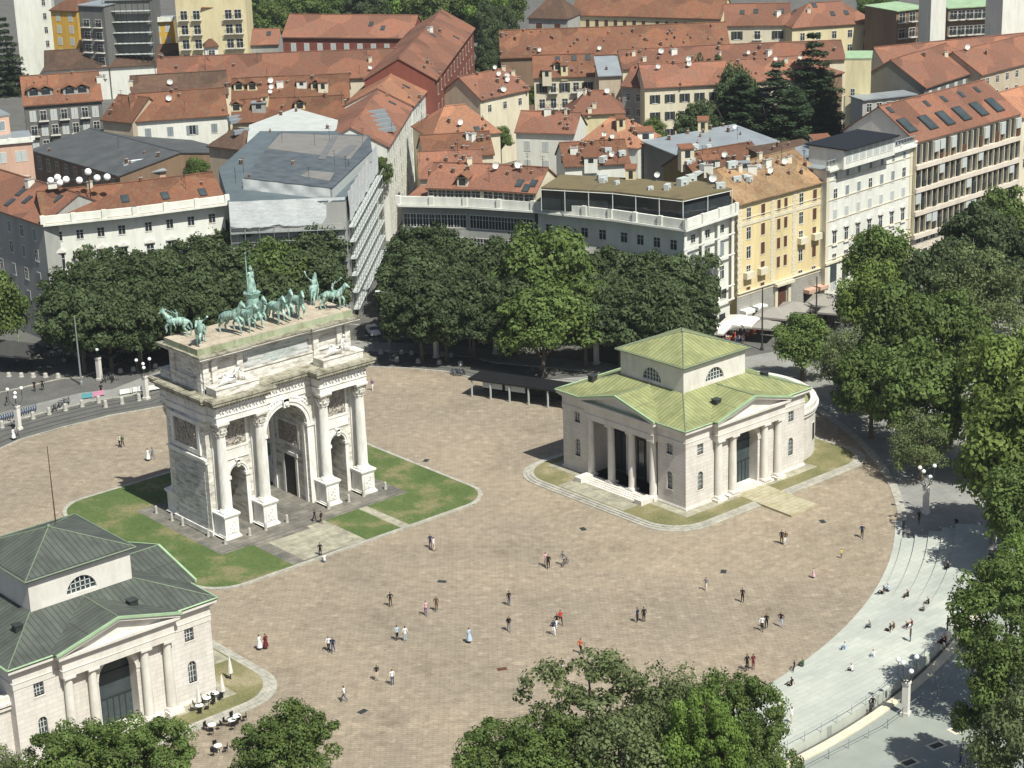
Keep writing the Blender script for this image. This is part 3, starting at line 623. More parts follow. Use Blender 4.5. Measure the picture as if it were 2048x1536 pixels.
def J_stand(**o):            # facing +y, left is -x
    J = dict(hip=(0,0,.95), chest=(0,.01,1.33), neck=(0,0,1.52), head=(0,.02,1.66), shl=(-.19,0,1.42), shr=(.19,0,1.42), ell=(-.25,-.02,1.14), elr=(.25,-.02,1.14), hal=(-.24,.08,.90), har=(.24,.08,.90),
             knl=(-.10,.03,.50), knr=(.10,.02,.50), anl=(-.10,0,.08), anr=(.11,0,.08), tol=(-.11,.15,.035), tor=(.13,.15,.035), hipw=.09, lat=(1,0), face=(0,1,0))
    J.update(o); return J
# ---------------------------------------------------------------- bronzes on top
HZ = 25.0
grp = thing('chariot_statue', 'verdigris bronze six horse chariot with a standing figure holding a tall staff', 'bronze statue', (0,0,HZ))
hm = [horse_mesh('horse', [m_bronze], 'rear', 1.8), horse_mesh('horse', [m_bronze], 'prance', 1.8)]
for i, x in enumerate((-5.0,-3.2,-1.4,1.6,3.3,5.0)):
    o = link('horse', hm[i % 2], grp, (x, -1.2-.35*(i % 2), 0), -PI/2+(x*-.05)); 
b = MB(); b.lathe([(1.25,0),(1.25,.25),(.95,.4),(.85,2.9),(.95,3.1),(1.1,3.5),(1.15,3.6)], (0.6,2.2,0), 16); b.box(-.4,.6,.5,1.6,2.2,1.9)
for e in (-1, 1):
    for k in range(10):
        a = 2*PI*k/10; b.tube([(.6+e*1.55,1.6,1.0),(.6+e*1.55,1.6+.95*math.cos(a),1.0+.95*math.sin(a))], .05, 4)
    b.tube([(.6+e*1.55,1.6+.95*math.cos(2*PI*k/16),1.0+.95*math.sin(2*PI*k/16)) for k in range(17)], .11, 5)
link('chariot', b.mesh('chariot', m_bronze), grp)
Jf = J_stand(har=(.48,.28,1.5), elr=(.40,.1,1.30), hal=(-.12,.22,1.12)); me = figure('standing_figure', Jf, [m_bronze], 1.85, hands=False, fat=1.25)
fg = link('standing_figure', me, grp, (.6,2.2,3.6), PI)
b = MB(); b.lathe([(.62,0),(.68,.1),(.50,1.3),(.38,2.0),(.30,2.3)], (0,0,0), 12); b.lathe([(.22,2.95),(.24,3.2),(.12,3.45),(.05,3.6)],(0,.03,0),10)
link('robe', b.mesh('robe', m_bronze), fg); b = MB(); b.tube([(.92,.55,0),(.92,.55,5.4)], .07, 6); b.ball((.92,.55,5.45),.17,6,4); link('staff', b.mesh('staff', m_bronze), fg)
eh = horse_mesh('horse', [m_bronze], 'prance', 1.6)
Jr = J_stand(hip=(0,0,1.42), chest=(0,.03,1.80), neck=(0,.03,2.0), head=(0,.05,2.14), shl=(-.19,.02,1.9), shr=(.19,.02,1.9), ell=(-.42,.12,2.05), hal=(-.60,.22,2.28), elr=(.28,.12,1.68), har=(.2,.38,1.66),
             knl=(-.36,.22,1.15), knr=(.36,.22,1.15), anl=(-.36,.05,.78), anr=(.36,.05,.78), tol=(-.36,.18,.70), tor=(.36,.18,.70))
er = figure('rider', Jr, [m_bronze], 1.6, hands=False, fat=1.2)
for (x, y, a, lb) in ((-10.4,2.9,135,'bronze rider on a prancing horse at the far left corner of the attic'),(-10.3,-2.3,-135,'bronze rider with raised trumpet at the near left corner of the attic'),
                      (10.6,2.6,45,'bronze rider seen from behind at the far right corner of the attic'),(10.4,-1.9,-45,'bronze rider on a long striding horse at the near right corner of the attic')):
    e = thing('equestrian_statue', lb, 'bronze statue', (x,y,HZ), R_(a), 'mounted victories at the attic corners'); link('horse', eh, e); link('rider', er, e, (0,0,0), -PI/2)
    b = MB(); b.tube([(.32,.87,3.3),(.9,1.15,3.75),(1.15,1.3,3.95)], [.03,.05,.13], 6); link('trumpet', b.mesh('trumpet', m_bronze), e)
# reclining river gods on the cornice
Jg = J_stand(hip=(0,0,.26), chest=(-.24,.02,.62), neck=(-.30,.03,.82), head=(-.30,.06,.97), shl=(-.42,-.12,.72), shr=(-.12,.16,.74), ell=(-.66,-.16,.42), hal=(-.5,.1,.24), elr=(.1,.32,.58), har=(.34,.24,.60), knl=(.46,-.10,.62), knr=(.5,.12,.30), anl=(.62,-.08,.20), anr=(.95,.12,.14), tol=(.75,-.08,.16), tor=(1.08,.12,.16), lat=(0,1), face=(.3,.9,0))
rg = figure('body', Jg, [m_marble_clean], 2.5, hands=False, fat=1.45)
for (x, y, s, lb) in ((-8.2,-5.6,1,'reclining marble river god leaning on his arm on the left of the front cornice'),(8.2,-5.6,1,'reclining marble river god on the right of the front cornice beside a sunlit drapery'),
                   (-8.2,5.6,-1,'reclining marble figure on the rear cornice, left end'),(8.2,5.6,-1,'reclining marble figure on the rear cornice, right end')):
    e = thing('reclining_statue', lb, 'stone statue', (x,y,19.09), PI if s > 0 else 0, 'reclining river gods on the cornice')
    b = MB(); b.box(-3.2,-1.3,0,3.2,1.0,1.0); b.box(-3.3,-1.3,1.0,3.3,1.1,1.12); link('plinth', b.mesh('plinth', m_marble), e)
    o = link('body', rg, e, (0,.1,1.05)); o.scale = (-s if x > 0 and 0 else 1, 1, 1)
    b = MB(); b.tube([(-.3,.1,1.5),(.6,.1,1.75),(1.3,.1,1.7),(2.1,.15,1.35)], [.45,.5,.42,.25], 8); b.tube([(-1.5,-.3,1.2),(-1.4,-.35,1.9),(-1.0,-.3,2.5)], [.5,.4,.15], 8); b.tube([(.9,-.35,1.1),(1.1,-.4,2.0),(1.0,-.35,2.5)], [.4,.3,.12], 7); link('drapery', b.mesh('drapery', m_marble_clean, True), e)
# bollards round the arch
m_dk = m_bollard
def bollard_mesh(h=.95, r=.2): return MB().lathe([(r*1.15,0),(r*1.15,.12),(r,.16),(r*.85,h*.9),(r*.6,h)], n=10).mesh('bollard', m_bollard)
bm_ = bollard_mesh(1.1,.2)
A_ = lambda u, v: (280+u/2.478, 500+v/2.478)
for i, (uv, lb) in enumerate(zip(((82,1312),(160,1350),(213,1372),(340,1427),(424,1465),(545,1422),(625,1396),(730,1357),(935,1290),(1036,1255),(1110,1228),(1217,1192)),
    ('first stone bollard by the rear of the arch side wall','second stone bollard along the arch side wall','third stone bollard along the arch side wall, close to the second','stone bollard just before the near corner of the arch','stone bollard at the very near corner of the arch paving','stone bollard between the first two column pedestals','stone bollard touching the second column pedestal','stone bollard left of the central passage','stone bollard in front of the third column pedestal','stone bollard between the third and fourth pedestals','stone bollard touching the fourth column pedestal','stone bollard right of the last pedestal on the paving edge'))):
    p = at(*A_(*uv)); o = link('bollard', bm_, None, (p.x, p.y, .17)); tag(o, lb, 'bollard', 'bollards round the arch')
# ---------------------------------------------------------------- the two gatehouses
def casello(sx, copper, name, label, gut):
    """sx=+1: east one (portico faces -x); -1: mirrored. Local coordinates, centre at (sx*47.32, -29.92)"""
    K = thing(name, label, 'gatehouse', (sx*47.32,-29.92,0)); s = -sx   # s: direction of the portico
    def mx(b):                                                       # mirror in x for the west one
        if sx < 0: b.v = [(-x,y,z) for x,y,z in b.v]; b.f = [tuple(reversed(f)) for f in b.f]
        return b
    P = lambda n, b, m, par=K, **k: part(n, mx(b), m, par, **k)
    a, W, H = 11.45, 11.65, 11.0
    # walls: front with an arched doorway, portico side with a deep porch between piers
    b = MB()
    fr = [(-8.75,.5,2.55,4.5,True),(0,2.2,.5,6.5,True),(8.75,.5,2.55,4.5,True)]
    def wallf(y0, y1, low, sq):           # lower and upper bands
        b.wallarch(-a, a, 0, 7.0, [h if h[0] != 0 else None for h in low if h[0] != 0]+[], y0, y1) if 0 else None
    b.wallarch(-a, -3.2, 0, 7.0, [fr[0]], -W, -W+.7); b.wallarch(-3.2, 3.2, 0, H, [fr[1]], -W, -W+.7); b.wallarch(3.2, a, 0, 7.0, [fr[2]], -W, -W+.7)
    b.wallarch(-a, -3.2, 7.0, H, [(-8.75,.55,7.4,8.9,False)], -W, -W+.7); b.wallarch(3.2, a, 7.0, H, [(8.75,.55,7.4,8.9,False)], -W, -W+.7)
    b.box(-a, W-.7, 0, a, W, H); b.box(a-.7, -W+.7, 0, a, W-.7, H)
    # portico side: piers north and south of the porch
    c = MB(); c.wallarch(-W+.7, -6.6, 0, 7.0, [(-8.75,.5,2.55,4.5,True)], -a, -a+.7); c.wallarch(-W+.7, -6.6, 7.0, H, [(-8.75,.55,7.4,8.9,False)], -a, -a+.7)
    c.wallarch(6.6, W-.7, 0, 7.0, [(8.75,.5,2.55,4.5,True)], -a, -a+.7); c.wallarch(6.6, W-.7, 7.0, H, [(8.75,.55,7.4,8.9,False)], -a, -a+.7)
    c.box(-6.6, -a, 8.9, 6.6, -a+.7, H); c.box(-6.6, -a+3.6, 0, 6.6, -a+4.2, H); c.box(-6.6, -a+.7, .3, -6.2, -a+3.6, H); c.box(6.2, -a+.7, .3, 6.6, -a+3.6, H)
    b.v_off = len(b.v); b.raw([(y, -x if 0 else x, z) for x, y, z in c.v], [tuple(reversed(f)) for f in c.f])
    P('wall', b, m_stone)
    b = MB(); b.box(-a-.18,-W-.18,0,a+.18,W+.18,.5); b.box(-a-.1,-W-.1,.5,a+.1,W+.1,.62); b.box(-a+.7,-6.2,.5,-a+3.6,6.2,.62) if 0 else None; P('plinth', b, m_stone_smooth)
    # windows
    def win(cx, zb, hw, zs, arched, side):
        b = MB(); N = 8; pts = [(cx-hw,zb),(cx+hw,zb)]+([(cx+hw*math.cos(PI*i/N), zs+hw*math.sin(PI*i/N)) for i in range(N+1)] if arched else [(cx+hw,zs),(cx-hw,zs)])
        T = (lambda u, d, z: (u, -W+d, z)) if side == 'f' else (lambda u, d, z: (-a+d, u, z))
        b.face([T(u,.32,z) for u, z in pts], 1); zt = zs+(hw if arched else 0)
        for u in (cx-hw*.33, cx+hw*.33): b.raw([T(u+q,d,z) for q,d,z in ((-.03,.22,zb),(.03,.22,zb),(.03,.22,zt-.12),(-.03,.22,zt-.12),(-.03,.3,zb),(.03,.3,zb),(.03,.3,zt-.12),(-.03,.3,zt-.12))], [(0,1,2,3),(1,5,6,2),(4,0,3,7)])
        n = 4
        for i in range(1, n):
            z = zb+(zt-zb)*i/n; b.raw([T(u,d,zz) for u,d,zz in ((cx-hw+.02,.23,z-.03),(cx+hw-.02,.23,z-.03),(cx+hw-.02,.23,z+.03),(cx-hw+.02,.23,z+.03))], [(0,1,2,3)])
        b.raw([T(u,d,z) for u,d,z in ((cx-hw-.1,-.06,zb-.16),(cx+hw+.1,-.06,zb-.16),(cx+hw+.1,.3,zb-.16),(cx-hw-.1,.3,zb-.16),(cx-hw-.1,-.06,zb),(cx+hw+.1,-.06,zb),(cx+hw+.1,.3,zb),(cx-hw-.1,.3,zb))], [(0,3,2,1),(4,5,6,7),(0,1,5,4),(1,2,6,5),(3,0,4,7)], 2)
        P('window', b, [m_frame_w, m_glass_b, m_stone_smooth])
    for side in ('f', 's'):
        for e in (-8.75, 8.75): win(e, 2.55, .5, 4.5, True, side); win(e, 7.4, .55, 8.9, False, side)
    # glazed front doorway
    b = MB(); N = 14; hw = 2.2; y = -W+1.5; pts = [(-hw,.62),(hw,.62)]+[(hw*math.cos(PI*i/N), 6.5+hw*math.sin(PI*i/N)) for i in range(N+1)]
    b.face([(x,y,z) for x,z in pts], 1)
    for x in (-1.4,-.7,0,.7,1.4): b.box(x-.04, y-.08, .62, x+.04, y-.01, 3.6)
    for z in (3.6, 6.4): b.box(-hw, y-.1, z-.06, hw, y-.01, z+.06)
    P('glass_door', b, [m_frame_d, m_glass_b])
    b = MB(); b.box(-hw-.0,-W+.7,.0,-hw-.25,y+.2,8.9) if 0 else None; c = archivolt(0, 2.2, 2.75, 6.5, -W, .12, -1); P('archivolt', c, m_stone_smooth)
    b = MB()
    for i in range(N):
        p0 = (-hw*math.cos(PI*i/N), 6.5+hw*math.sin(PI*i/N)); p1 = (-hw*math.cos(PI*(i+1)/N), 6.5+hw*math.sin(PI*(i+1)/N)); b.face([(p0[0],-W+.7,p0[1]),(p0[0],y+.05,p0[1]),(p1[0],y+.05,p1[1]),(p1[0],-W+.7,p1[1])])
    for e in (-1, 1): b.box(min(e*hw,e*(hw+.2)), -W+.7, .5, max(e*hw,e*(hw+.2)), y+.05, 6.5)
    P('door_reveal', b, m_stone_smooth)
    # columns: engaged pairs on the front, a free row on the portico
    def col(x, y, z0=.62, z1=8.75, r=.52, par=K):
        b = MB(); b.box(x-r-.14, y-r-.14, z0, x+r+.14, y+r+.14, z0+.2); b.lathe([(r+.1,z0+.2),(r+.12,z0+.3),(r,z0+.42),(r*.985,z0+2.8),(r*.85,z1-.55),(r*.92,z1-.5),(r*.86,z1-.42),(r*1.12,z1-.25)], (x,y,0), 20); b.box(x-r-.12, y-r-.12, z1-.25, x+r+.12, y+r+.12, z1)
        P('column', b, m_stone_smooth)
    for x in (-5.75,-3.05,3.05,5.75): col(x, -W-.42)
    for y in (-5.9,-1.97,1.97,5.9): col(-a-.15, y)
    b = MB()        # pedestals under the outer front columns
    for x in (-5.75,5.75): b.box(x-1.0,-W-1.25,0,x+.85,-W,.62); 
    b.box(-4.4,-W-1.0,0,-2.2,-W,.6); b.box(2.2,-W-1.0,0,4.4,-W,.6); b.box(-2.2,-W-.9,0,2.2,-W+1.4,.55); P('column_base_block', b, m_stone_smooth)
    # entablature all round, broken out over columns
    b = MB(); entab(b, -a, -W, a, W, [8.85,9.5,9.56,10.5,10.7,10.95,11.25], [.06,.12,.03,.15,.38,.62])
    def ring(z0, z1, o):
        pass
    entab(b, -6.5, -W-1.0, 6.5, -W, [8.75,9.5,9.57,10.52,10.72,10.96,11.26], [.0,.06,-.02,.1,.28,.5]); entab(b, -a-.75, -6.55, -a, 6.55, [8.75,9.5,9.57,10.52,10.72,10.96,11.26], [.0,.06,-.02,.1,.28,.5])
    P('entablature', b, m_stone_smooth)
    # pediments
    zb, za = 11.26, 13.15
    b = MB(); b.slab([(-6.3,-W-.85,zb),(6.3,-W-.85,zb),(0,-W-.85,za-.1)], .0) if 0 else None
    b.raw([(-6.4,-W-.9,zb),(6.4,-W-.9,zb),(0,-W-.9,za-.15),(-6.4,-W+3,zb),(6.4,-W+3,zb),(0,-W+3,za-.15)], [(0,1,2),(3,5,4)]); b.raw([(-a-.6,-6.4,zb),(-a-.6,6.4,zb),(-a-.6,0,za-.15)], [(0,2,1)]); P('pediment', b, m_stone_smooth)
    def rake(p, q, d, w_, h):       # raking cornice bar between p and q standing out in direction d
        p, q, d = Vector(p), Vector(q), Vector(d); u = Vector((0,0,h)); return [p,q,q+d,p+d,p+u,q+u,q+d+u,p+d+u]
    b = MB(); F = [(0,3,2,1),(4,5,6,7),(0,1,5,4),(1,2,6,5),(2,3,7,6),(3,0,4,7)]
    for e in (-1, 1):
        for q in (rake((e*7.05,-W-1.0,zb-.05),(0,-W-1.0,za-.05),(0,-.55,0),.5,.32), rake((-a-.75,e*7.05,zb-.05),(-a-.75,0,za-.05),(-.5,0,0),.5,.32)): b = MB(); b.raw(q, F); P('raking_cornice', b, m_stone_smooth)
    b = MB()
    for e in (-1, 1):
        for q in (rake((e*7.25,-W-1.45,zb+.24),(0,-W-1.45,za+.24),(0,-.26,0),.5,.26), rake((-a-1.15,e*7.25,zb+.24),(-a-1.15,0,za+.24),(-.26,0,0),.5,.26)): b = MB(); b.raw(q, F); P('verge_flashing', b, gut)
    # roofs
    ea, eb, he, hb, la = 12.15, 12.33, 11.47, 13.64, 5.98
    b = MB(); lo = [(-ea,-eb,he),(ea,-eb,he),(ea,eb,he),(-ea,eb,he)]; hi = [(-la,-la+.1,hb),(la,-la+.1,hb),(la,la-.1,hb),(-la,la-.1,hb)]
    for i in range(4): j = (i+1) % 4; b.slab([lo[i],lo[j],hi[j],hi[i]], .18)
    # gablets over the pediments running back into the slopes
    zr = za+.40; zl = zb+.34
    def zslope(d): return he+(hb-he)*(d)/(ea-la)      # height of main slope at distance d from the eave
    dr = (zr-he)/(hb-he)*(eb-la+.1); dl = (zl-he)/(hb-he)*(eb-la)
    for e in (-1, 1):
        q = [(0,-W-1.62,zr),(e*7.2,-W-1.62,zl+.02),(e*7.2,-eb+max(dl,.1)+.3,zl+.02),(0,-eb+dr+.25,zr)]; b.slab(q if e > 0 else q[::-1], .1); 
        q = [(-a-1.33,0,zr),(-a-1.33,e*7.2,zl+.02),(-ea+max(dl,.1)+.3,e*7.2,zl+.02),(-ea+dr+.25,0,zr)]; b.slab(q[::-1] if e > 0 else q, .1)
    rf = P('roof', b, copper)
    b = MB()
    for i in range(4):
        b.tube([Vector(lo[i])+Vector((0,0,.05)), Vector(hi[i])+Vector((0,0,.05))], .07, 5)
    b.tube([(0,-W-1.62,zr+.03),(0,-eb+dr+.2,zr+.03)], .08, 5); b.tube([(-a-1.33,0,zr+.03),(-ea+dr+.2,0,zr+.03)], .08, 5); P('ridge_flashing', b, m_ridge_d, rf)
    for i in range(4): b = MB(); j = (i+1)%4; b.tube([lo[i],lo[j]], .11, 5); P('gutter', b, gut, rf)
    # lantern
    b = MB(); N = 12; lw = 5.9
    b.wallarch(-lw, lw, hb-.5, 16.9, [(0,1.75,14.05,14.06,True)], -lw, -lw+.5)
    c = MB(); c.wallarch(-lw+.5, lw-.5, hb-.5, 16.9, [(0,1.75,14.05,14.06,True)], -lw, -lw+.5); b.raw([(y,x,z) for x,y,z in c.v], [tuple(reversed(f)) for f in c.f])
    b.box(-lw,lw-.5,hb-.5,lw,lw,16.9); b.box(lw-.5,-lw+.5,hb-.5,lw,lw-.5,16.9); b.box(-lw-.1,-lw-.1,16.9,lw+.1,lw+.1,17.05); P('lantern_wall', b, m_stone_smooth)
    for side in ('f', 's'):
        T = (lambda u, d, z: (u, -lw+d, z)) if side == 'f' else (lambda u, d, z: (-lw+d, u, z)); hw = 1.75; b = MB()
        b.face([T(hw*math.cos(PI*i/N), .35, 14.05+hw*math.sin(PI*i/N)) for i in range(N+1)], 1)
        def bar(u0, z0, u1, z1): b.raw([T(u0-.045,.2,z0),T(u0+.045,.2,z0),T(u1+.045,.2,z1),T(u1-.045,.2,z1),T(u0-.045,.33,z0),T(u0+.045,.33,z0),T(u1+.045,.33,z1),T(u1-.045,.33,z1)], [(0,1,2,3),(1,5,6,2),(4,0,3,7)])
        for u in (-1.1,-.55,0,.55,1.1): bar(u, 14.05, u, 14.05+math.sqrt(hw*hw-u*u))
        for z in (14.55,15.1): h = math.sqrt(hw*hw-(z-14.05)**2); b.raw([T(-h,.2,z-.04),T(h,.2,z-.04),T(h,.2,z+.04),T(-h,.2,z+.04)], [(0,1,2,3)])
        P('lunette_window', b, [m_frame_w, m_glass_b])
    le, hl, ha = 6.42, 17.2, 19.5
    b = MB(); lo = [(-le,-le,hl),(le,-le,hl),(le,le,hl),(-le,le,hl)]
    for i in range(4): j = (i+1) % 4; b.slab([lo[i],lo[j],(0,0,ha)], .15)
    lr = P('lantern_roof', b, copper)
    b = MB()
    for i in range(4): b.tube([Vector(lo[i])+Vector((0,0,.05)),(0,0,ha+.05)], .07, 5)
    b.ball((0,0,ha+.1), .22, 8, 5); P('ridge_flashing', b, m_ridge_d, lr)
    for i in range(4): b = MB(); j = (i+1)%4; b.tube([lo[i],lo[j]], .10, 5); P('gutter', b, m_ridge_d, lr)
    # hatches and vents on the slopes
    for x, y, sz in ((-3.6,-9.6,.9),(8.2,-7.3,.8),(-8.6,8.6,.9)):
        d = min(ea-abs(x), eb-abs(y)); z = he+(hb-he)*d/(ea-la); b = MB(); b.box(x-.5*sz,y-.5*sz,z-.3,x+.5*sz,y+.5*sz,z+.75*sz); b.box(x-.6*sz,y-.6*sz,z+.75*sz,x+.6*sz,y+.6*sz,z+.85*sz); P('roof_vent', b, m_frame_d, rf)
    # porch: dark glazing, inner pilasters
    b = MB(); b.box(-a+3.5,-5.9,.62,-a+3.58,5.9,8.6,0)
    for y in (-5.2,-3.9,-1.9,-.65,.65,1.9,3.9,5.2): b.box(-a+3.38,y-.06,.62,-a+3.5,y+.06,6.2,1)
    b.box(-a+3.38,-5.9,6.1,-a+3.5,5.9,6.25,1); P('porch_glazing', b, [m_glass, m_frame_d])
    b = MB()
    for y in (-5.9,-1.97,1.97,5.9): b = MB(); b.box(-a+3.0,y-.45,.5,-a+3.36,y+.45,8.8); P('porch_pilaster', b, m_stone_smooth)
    # stairs with end blocks
    b = MB()
    for i in range(6): b.box(-a-.75-.38*(6-i), -5.1, 0, -a-.7-.38*(5-i), 5.1, .1+.1*i-.002*i)
    b.box(-a-.72,-6.6,0,-a+3.4,6.6,.62); P('stairs', b, m_stone_smooth)
    b = MB()
    for e in (-1, 1): b = MB(); b.box(-a-2.9, e*5.75-.65, 0, -a-.6, e*5.75+.65, .95); P('stair_block', b, m_stone_smooth)
    # apse at the back
    b = MB(); R = 10.4; N = 28
    pr = [(a-.2+.0, -R)]+[(a+.8+R*.86*math.sin(PI*i/N), -R*math.cos(PI*i/N)) for i in range(N+1)]+[(a-.2, R)]
    b.prism(pr, 0, 7.3); b.prism([(a+(x-a)*1.03, y*1.025) for x, y in pr], 6.5, 6.8); b.prism([(a+(x-a)*1.06, y*1.04) for x, y in pr], 7.0, 7.3)
    P('apse_wall', b, m_stone)
    b = MB(); out = [(a+(x-a)*1.02, y*1.02) for x, y in pr]; inn = [(a+(x-a)*.93, y*.94) for x, y in pr]
    for i in range(len(pr)-1): b.raw([(*out[i],7.3),(*out[i+1],7.3),(*inn[i+1],7.3),(*inn[i],7.3),(*out[i],7.95),(*out[i+1],7.95),(*inn[i+1],7.95),(*inn[i],7.95)], [(4,5,6,7),(0,1,5,4),(2,3,7,6)])
    P('apse_parapet', b, m_stone_smooth)
    b = MB(); b.face([(x,y,7.36) for x,y in inn]); P('apse_roof', b, m_copper_g if sx < 0 else copper)
    for i in (3,6,9,12,15,18):
        th = PI*(i+.5)/N; cx, cy = a+.8+R*.86*math.sin(th), -R*math.cos(th); nrm = math.atan2(cy/R, (cx-a-.8)/(R*.86)); b = MB(); b.cbox((cx*1.0,cy,2.4), .12, 1.0, 2.6, nrm, 0); b.cbox((cx,cy,2.5), .16, .8, 2.4, nrm, 1); P('window', b, [m_stone_smooth, m_glass])
    return K
east = casello(1, m_copper_y, 'gatehouse', 'square pale stone gatehouse with yellow green copper roof and lantern right of the arch', m_copper_l)
west = casello(-1, m_copper_g, 'gatehouse', 'square pale stone gatehouse with dark grey green roof at the lower left', m_copper_l)
# stepped kerbs and grass round each
for sx in (1, -1):
    def rr_(d, z): 
        x0, x1 = 47.32-15.9-2.6+d, 47.32+22-d; P = rrect(x0, -29.92-16.9+d, x1, -29.92+14+2-d, 6.0-d*.6, z, 10)
        return [(sx*x, y, zz) for x, y, zz in (P if sx > 0 else P[::-1])]
    for i, d in enumerate((0,.42,.84)):
        g = MB(); g.prism([(p[0],p[1]) for p in rr_(d,0)], 0, .09*(i+1)-.001*i); struct('stepped_kerb', g, m_kerb)
    g = MB(); g.face(rr_(1.3,.285)); struct('lawn', g, m_grass_dry)
    def fl(x0,y0,x1,y1,z,m,n='path'):
        if sx < 0: x0, x1 = -x1, -x0
        struct(n, flat(x0,y0,x1,y1,z), m)
    fl(47.32-17.0,-29.92-5.8,47.32-11.2,-29.92+6.8,.29,m_gravel); fl(47.32-12.9,-29.92-13.3,47.32+12.4,-29.92+13.3,.294,m_gravel)
    if sx > 0:
        pts = [at(1478,1010),at(1545,975),at(1622,1015),at(1568,1030)]; g = MB(); g.slab([(44.2,-52.2,.30),(49.4,-52.2,.30),(49.9,-42.5,.30),(44.6,-42.5,.30)], .30)
        struct('stone_ramp', g, stone('yellowish_slabs', (.44,.40,.28), 1.6, .8, .6, (.7,.66,.5), .5, .04))
# ---------------------------------------------------------------- city buildings
ROOFS = []      # (triangle points, building) for placing things on roofs
WM = {}
def window_mesh(w, h, st):
    k = (round(w,2), round(h,2), st)
    if k in WM: return WM[k]
    b = MB(); g = 1; hw = w/2           # local: x along the wall, -y outwards, z up from the centre
    b.box(-hw-.10, -.07, -h/2-.16, hw+.10, .02, -h/2, 2); b.box(-hw-.08, -.05, h/2, hw+.08, .02, h/2+.12, 2)
    b.box(-hw-.08, -.045, -h/2, -hw, .02, h/2, 2); b.box(hw, -.045, -h/2, hw+.08, .02, h/2, 2)
    b.face([(-hw,-.012,-h/2),(hw,-.012,-h/2),(hw,-.012,h/2),(-hw,-.012,h/2)], 1)
    if st in 'sSlB':                    # closed shutters, one leaf a little open
        for e in (-1, 1): b.box(min(0,e*hw)+.02, -.05, -h/2+.03, max(0,e*hw)-.02, -.02, h/2-.03, 3)
    elif st in 'oO':                    # open leaves beside the opening
        for e in (-1, 1): x0, x1 = sorted((e*(hw+.02), e*(hw+.02+hw*.95))); b.box(x0, -.12, -h/2, x1, -.075, h/2, 3)
        b.box(-.03,-.03,-h/2,.03,-.014,h/2,0)
    else:
        b.box(-.035,-.035,-h/2,.035,-.014,h/2,0); b.box(-hw,-.035,h*.16,hw,-.014,h*.16+.06,0)
    if st in 'pP':
        b.box(-hw-.3,-.35,h/2+.25,hw+.3,0,h/2+.42,2); b.raw([(-hw-.3,-.35,h/2+.42),(hw+.3,-.35,h/2+.42),(0,-.35,h/2+.95),(-hw-.3,0,h/2+.42),(hw+.3,0,h/2+.42),(0,0,h/2+.95)], [(0,1,2),(0,2,5,3),(1,4,5,2)], 2)
        b.box(-hw-.3,-.3,-h/2-.35,hw+.3,0,-h/2-.16,2)
    if st in 'b':
        b.box(-hw-.5,-1.0,-h/2-.2,hw+.5,0,-h/2-.05,2)
        for i in range(9): x = -hw-.45+(2*hw+.9)*i/8; b.box(x-.03,-.98,-h/2-.05,x+.03,-.94,-h/2+.95,4)
        b.box(-hw-.5,-1.0,-h/2+.95,hw+.5,-.92,-h/2+1.03,4)
    shut = {'s': m_shut_g, 'l': m_shut_l, 'B': m_shut_b, 'o': m_shut_d, 'O': m_shut_g}.get(st, m_shut_g)
    WM[k] = b.mesh('window', [m_frame_w, m_glass, m_stone_smooth if st != 'B' else m_wallC['cream'], shut, m_frame_d]); return WM[k]
def off_poly(P, d):             # polyline offset to its left (away from the viewer)
    O = []
    for i, p in enumerate(P):
        ns = []
        if i > 0: t = (P[i]-P[i-1]).normalized(); ns.append(Vector((-t.y,t.x,0)))
        if i < len(P)-1: t = (P[i+1]-P[i]).normalized(); ns.append(Vector((-t.y,t.x,0)))
        n = sum(ns, Vector((0,0,0))).normalized(); O.append(p+n*(d/max(.3, n.dot(ns[0]))))
    return O
def put_window(bd, A, B, t, z, w, h, st, mat_name='window'):
    p = A.lerp(B, t); d = (B-A).normalized(); o = link(mat_name, window_mesh(w, h, st), bd, (p.x-bd.location.x, p.y-bd.location.y, z), math.atan2(d.y, d.x)); return o
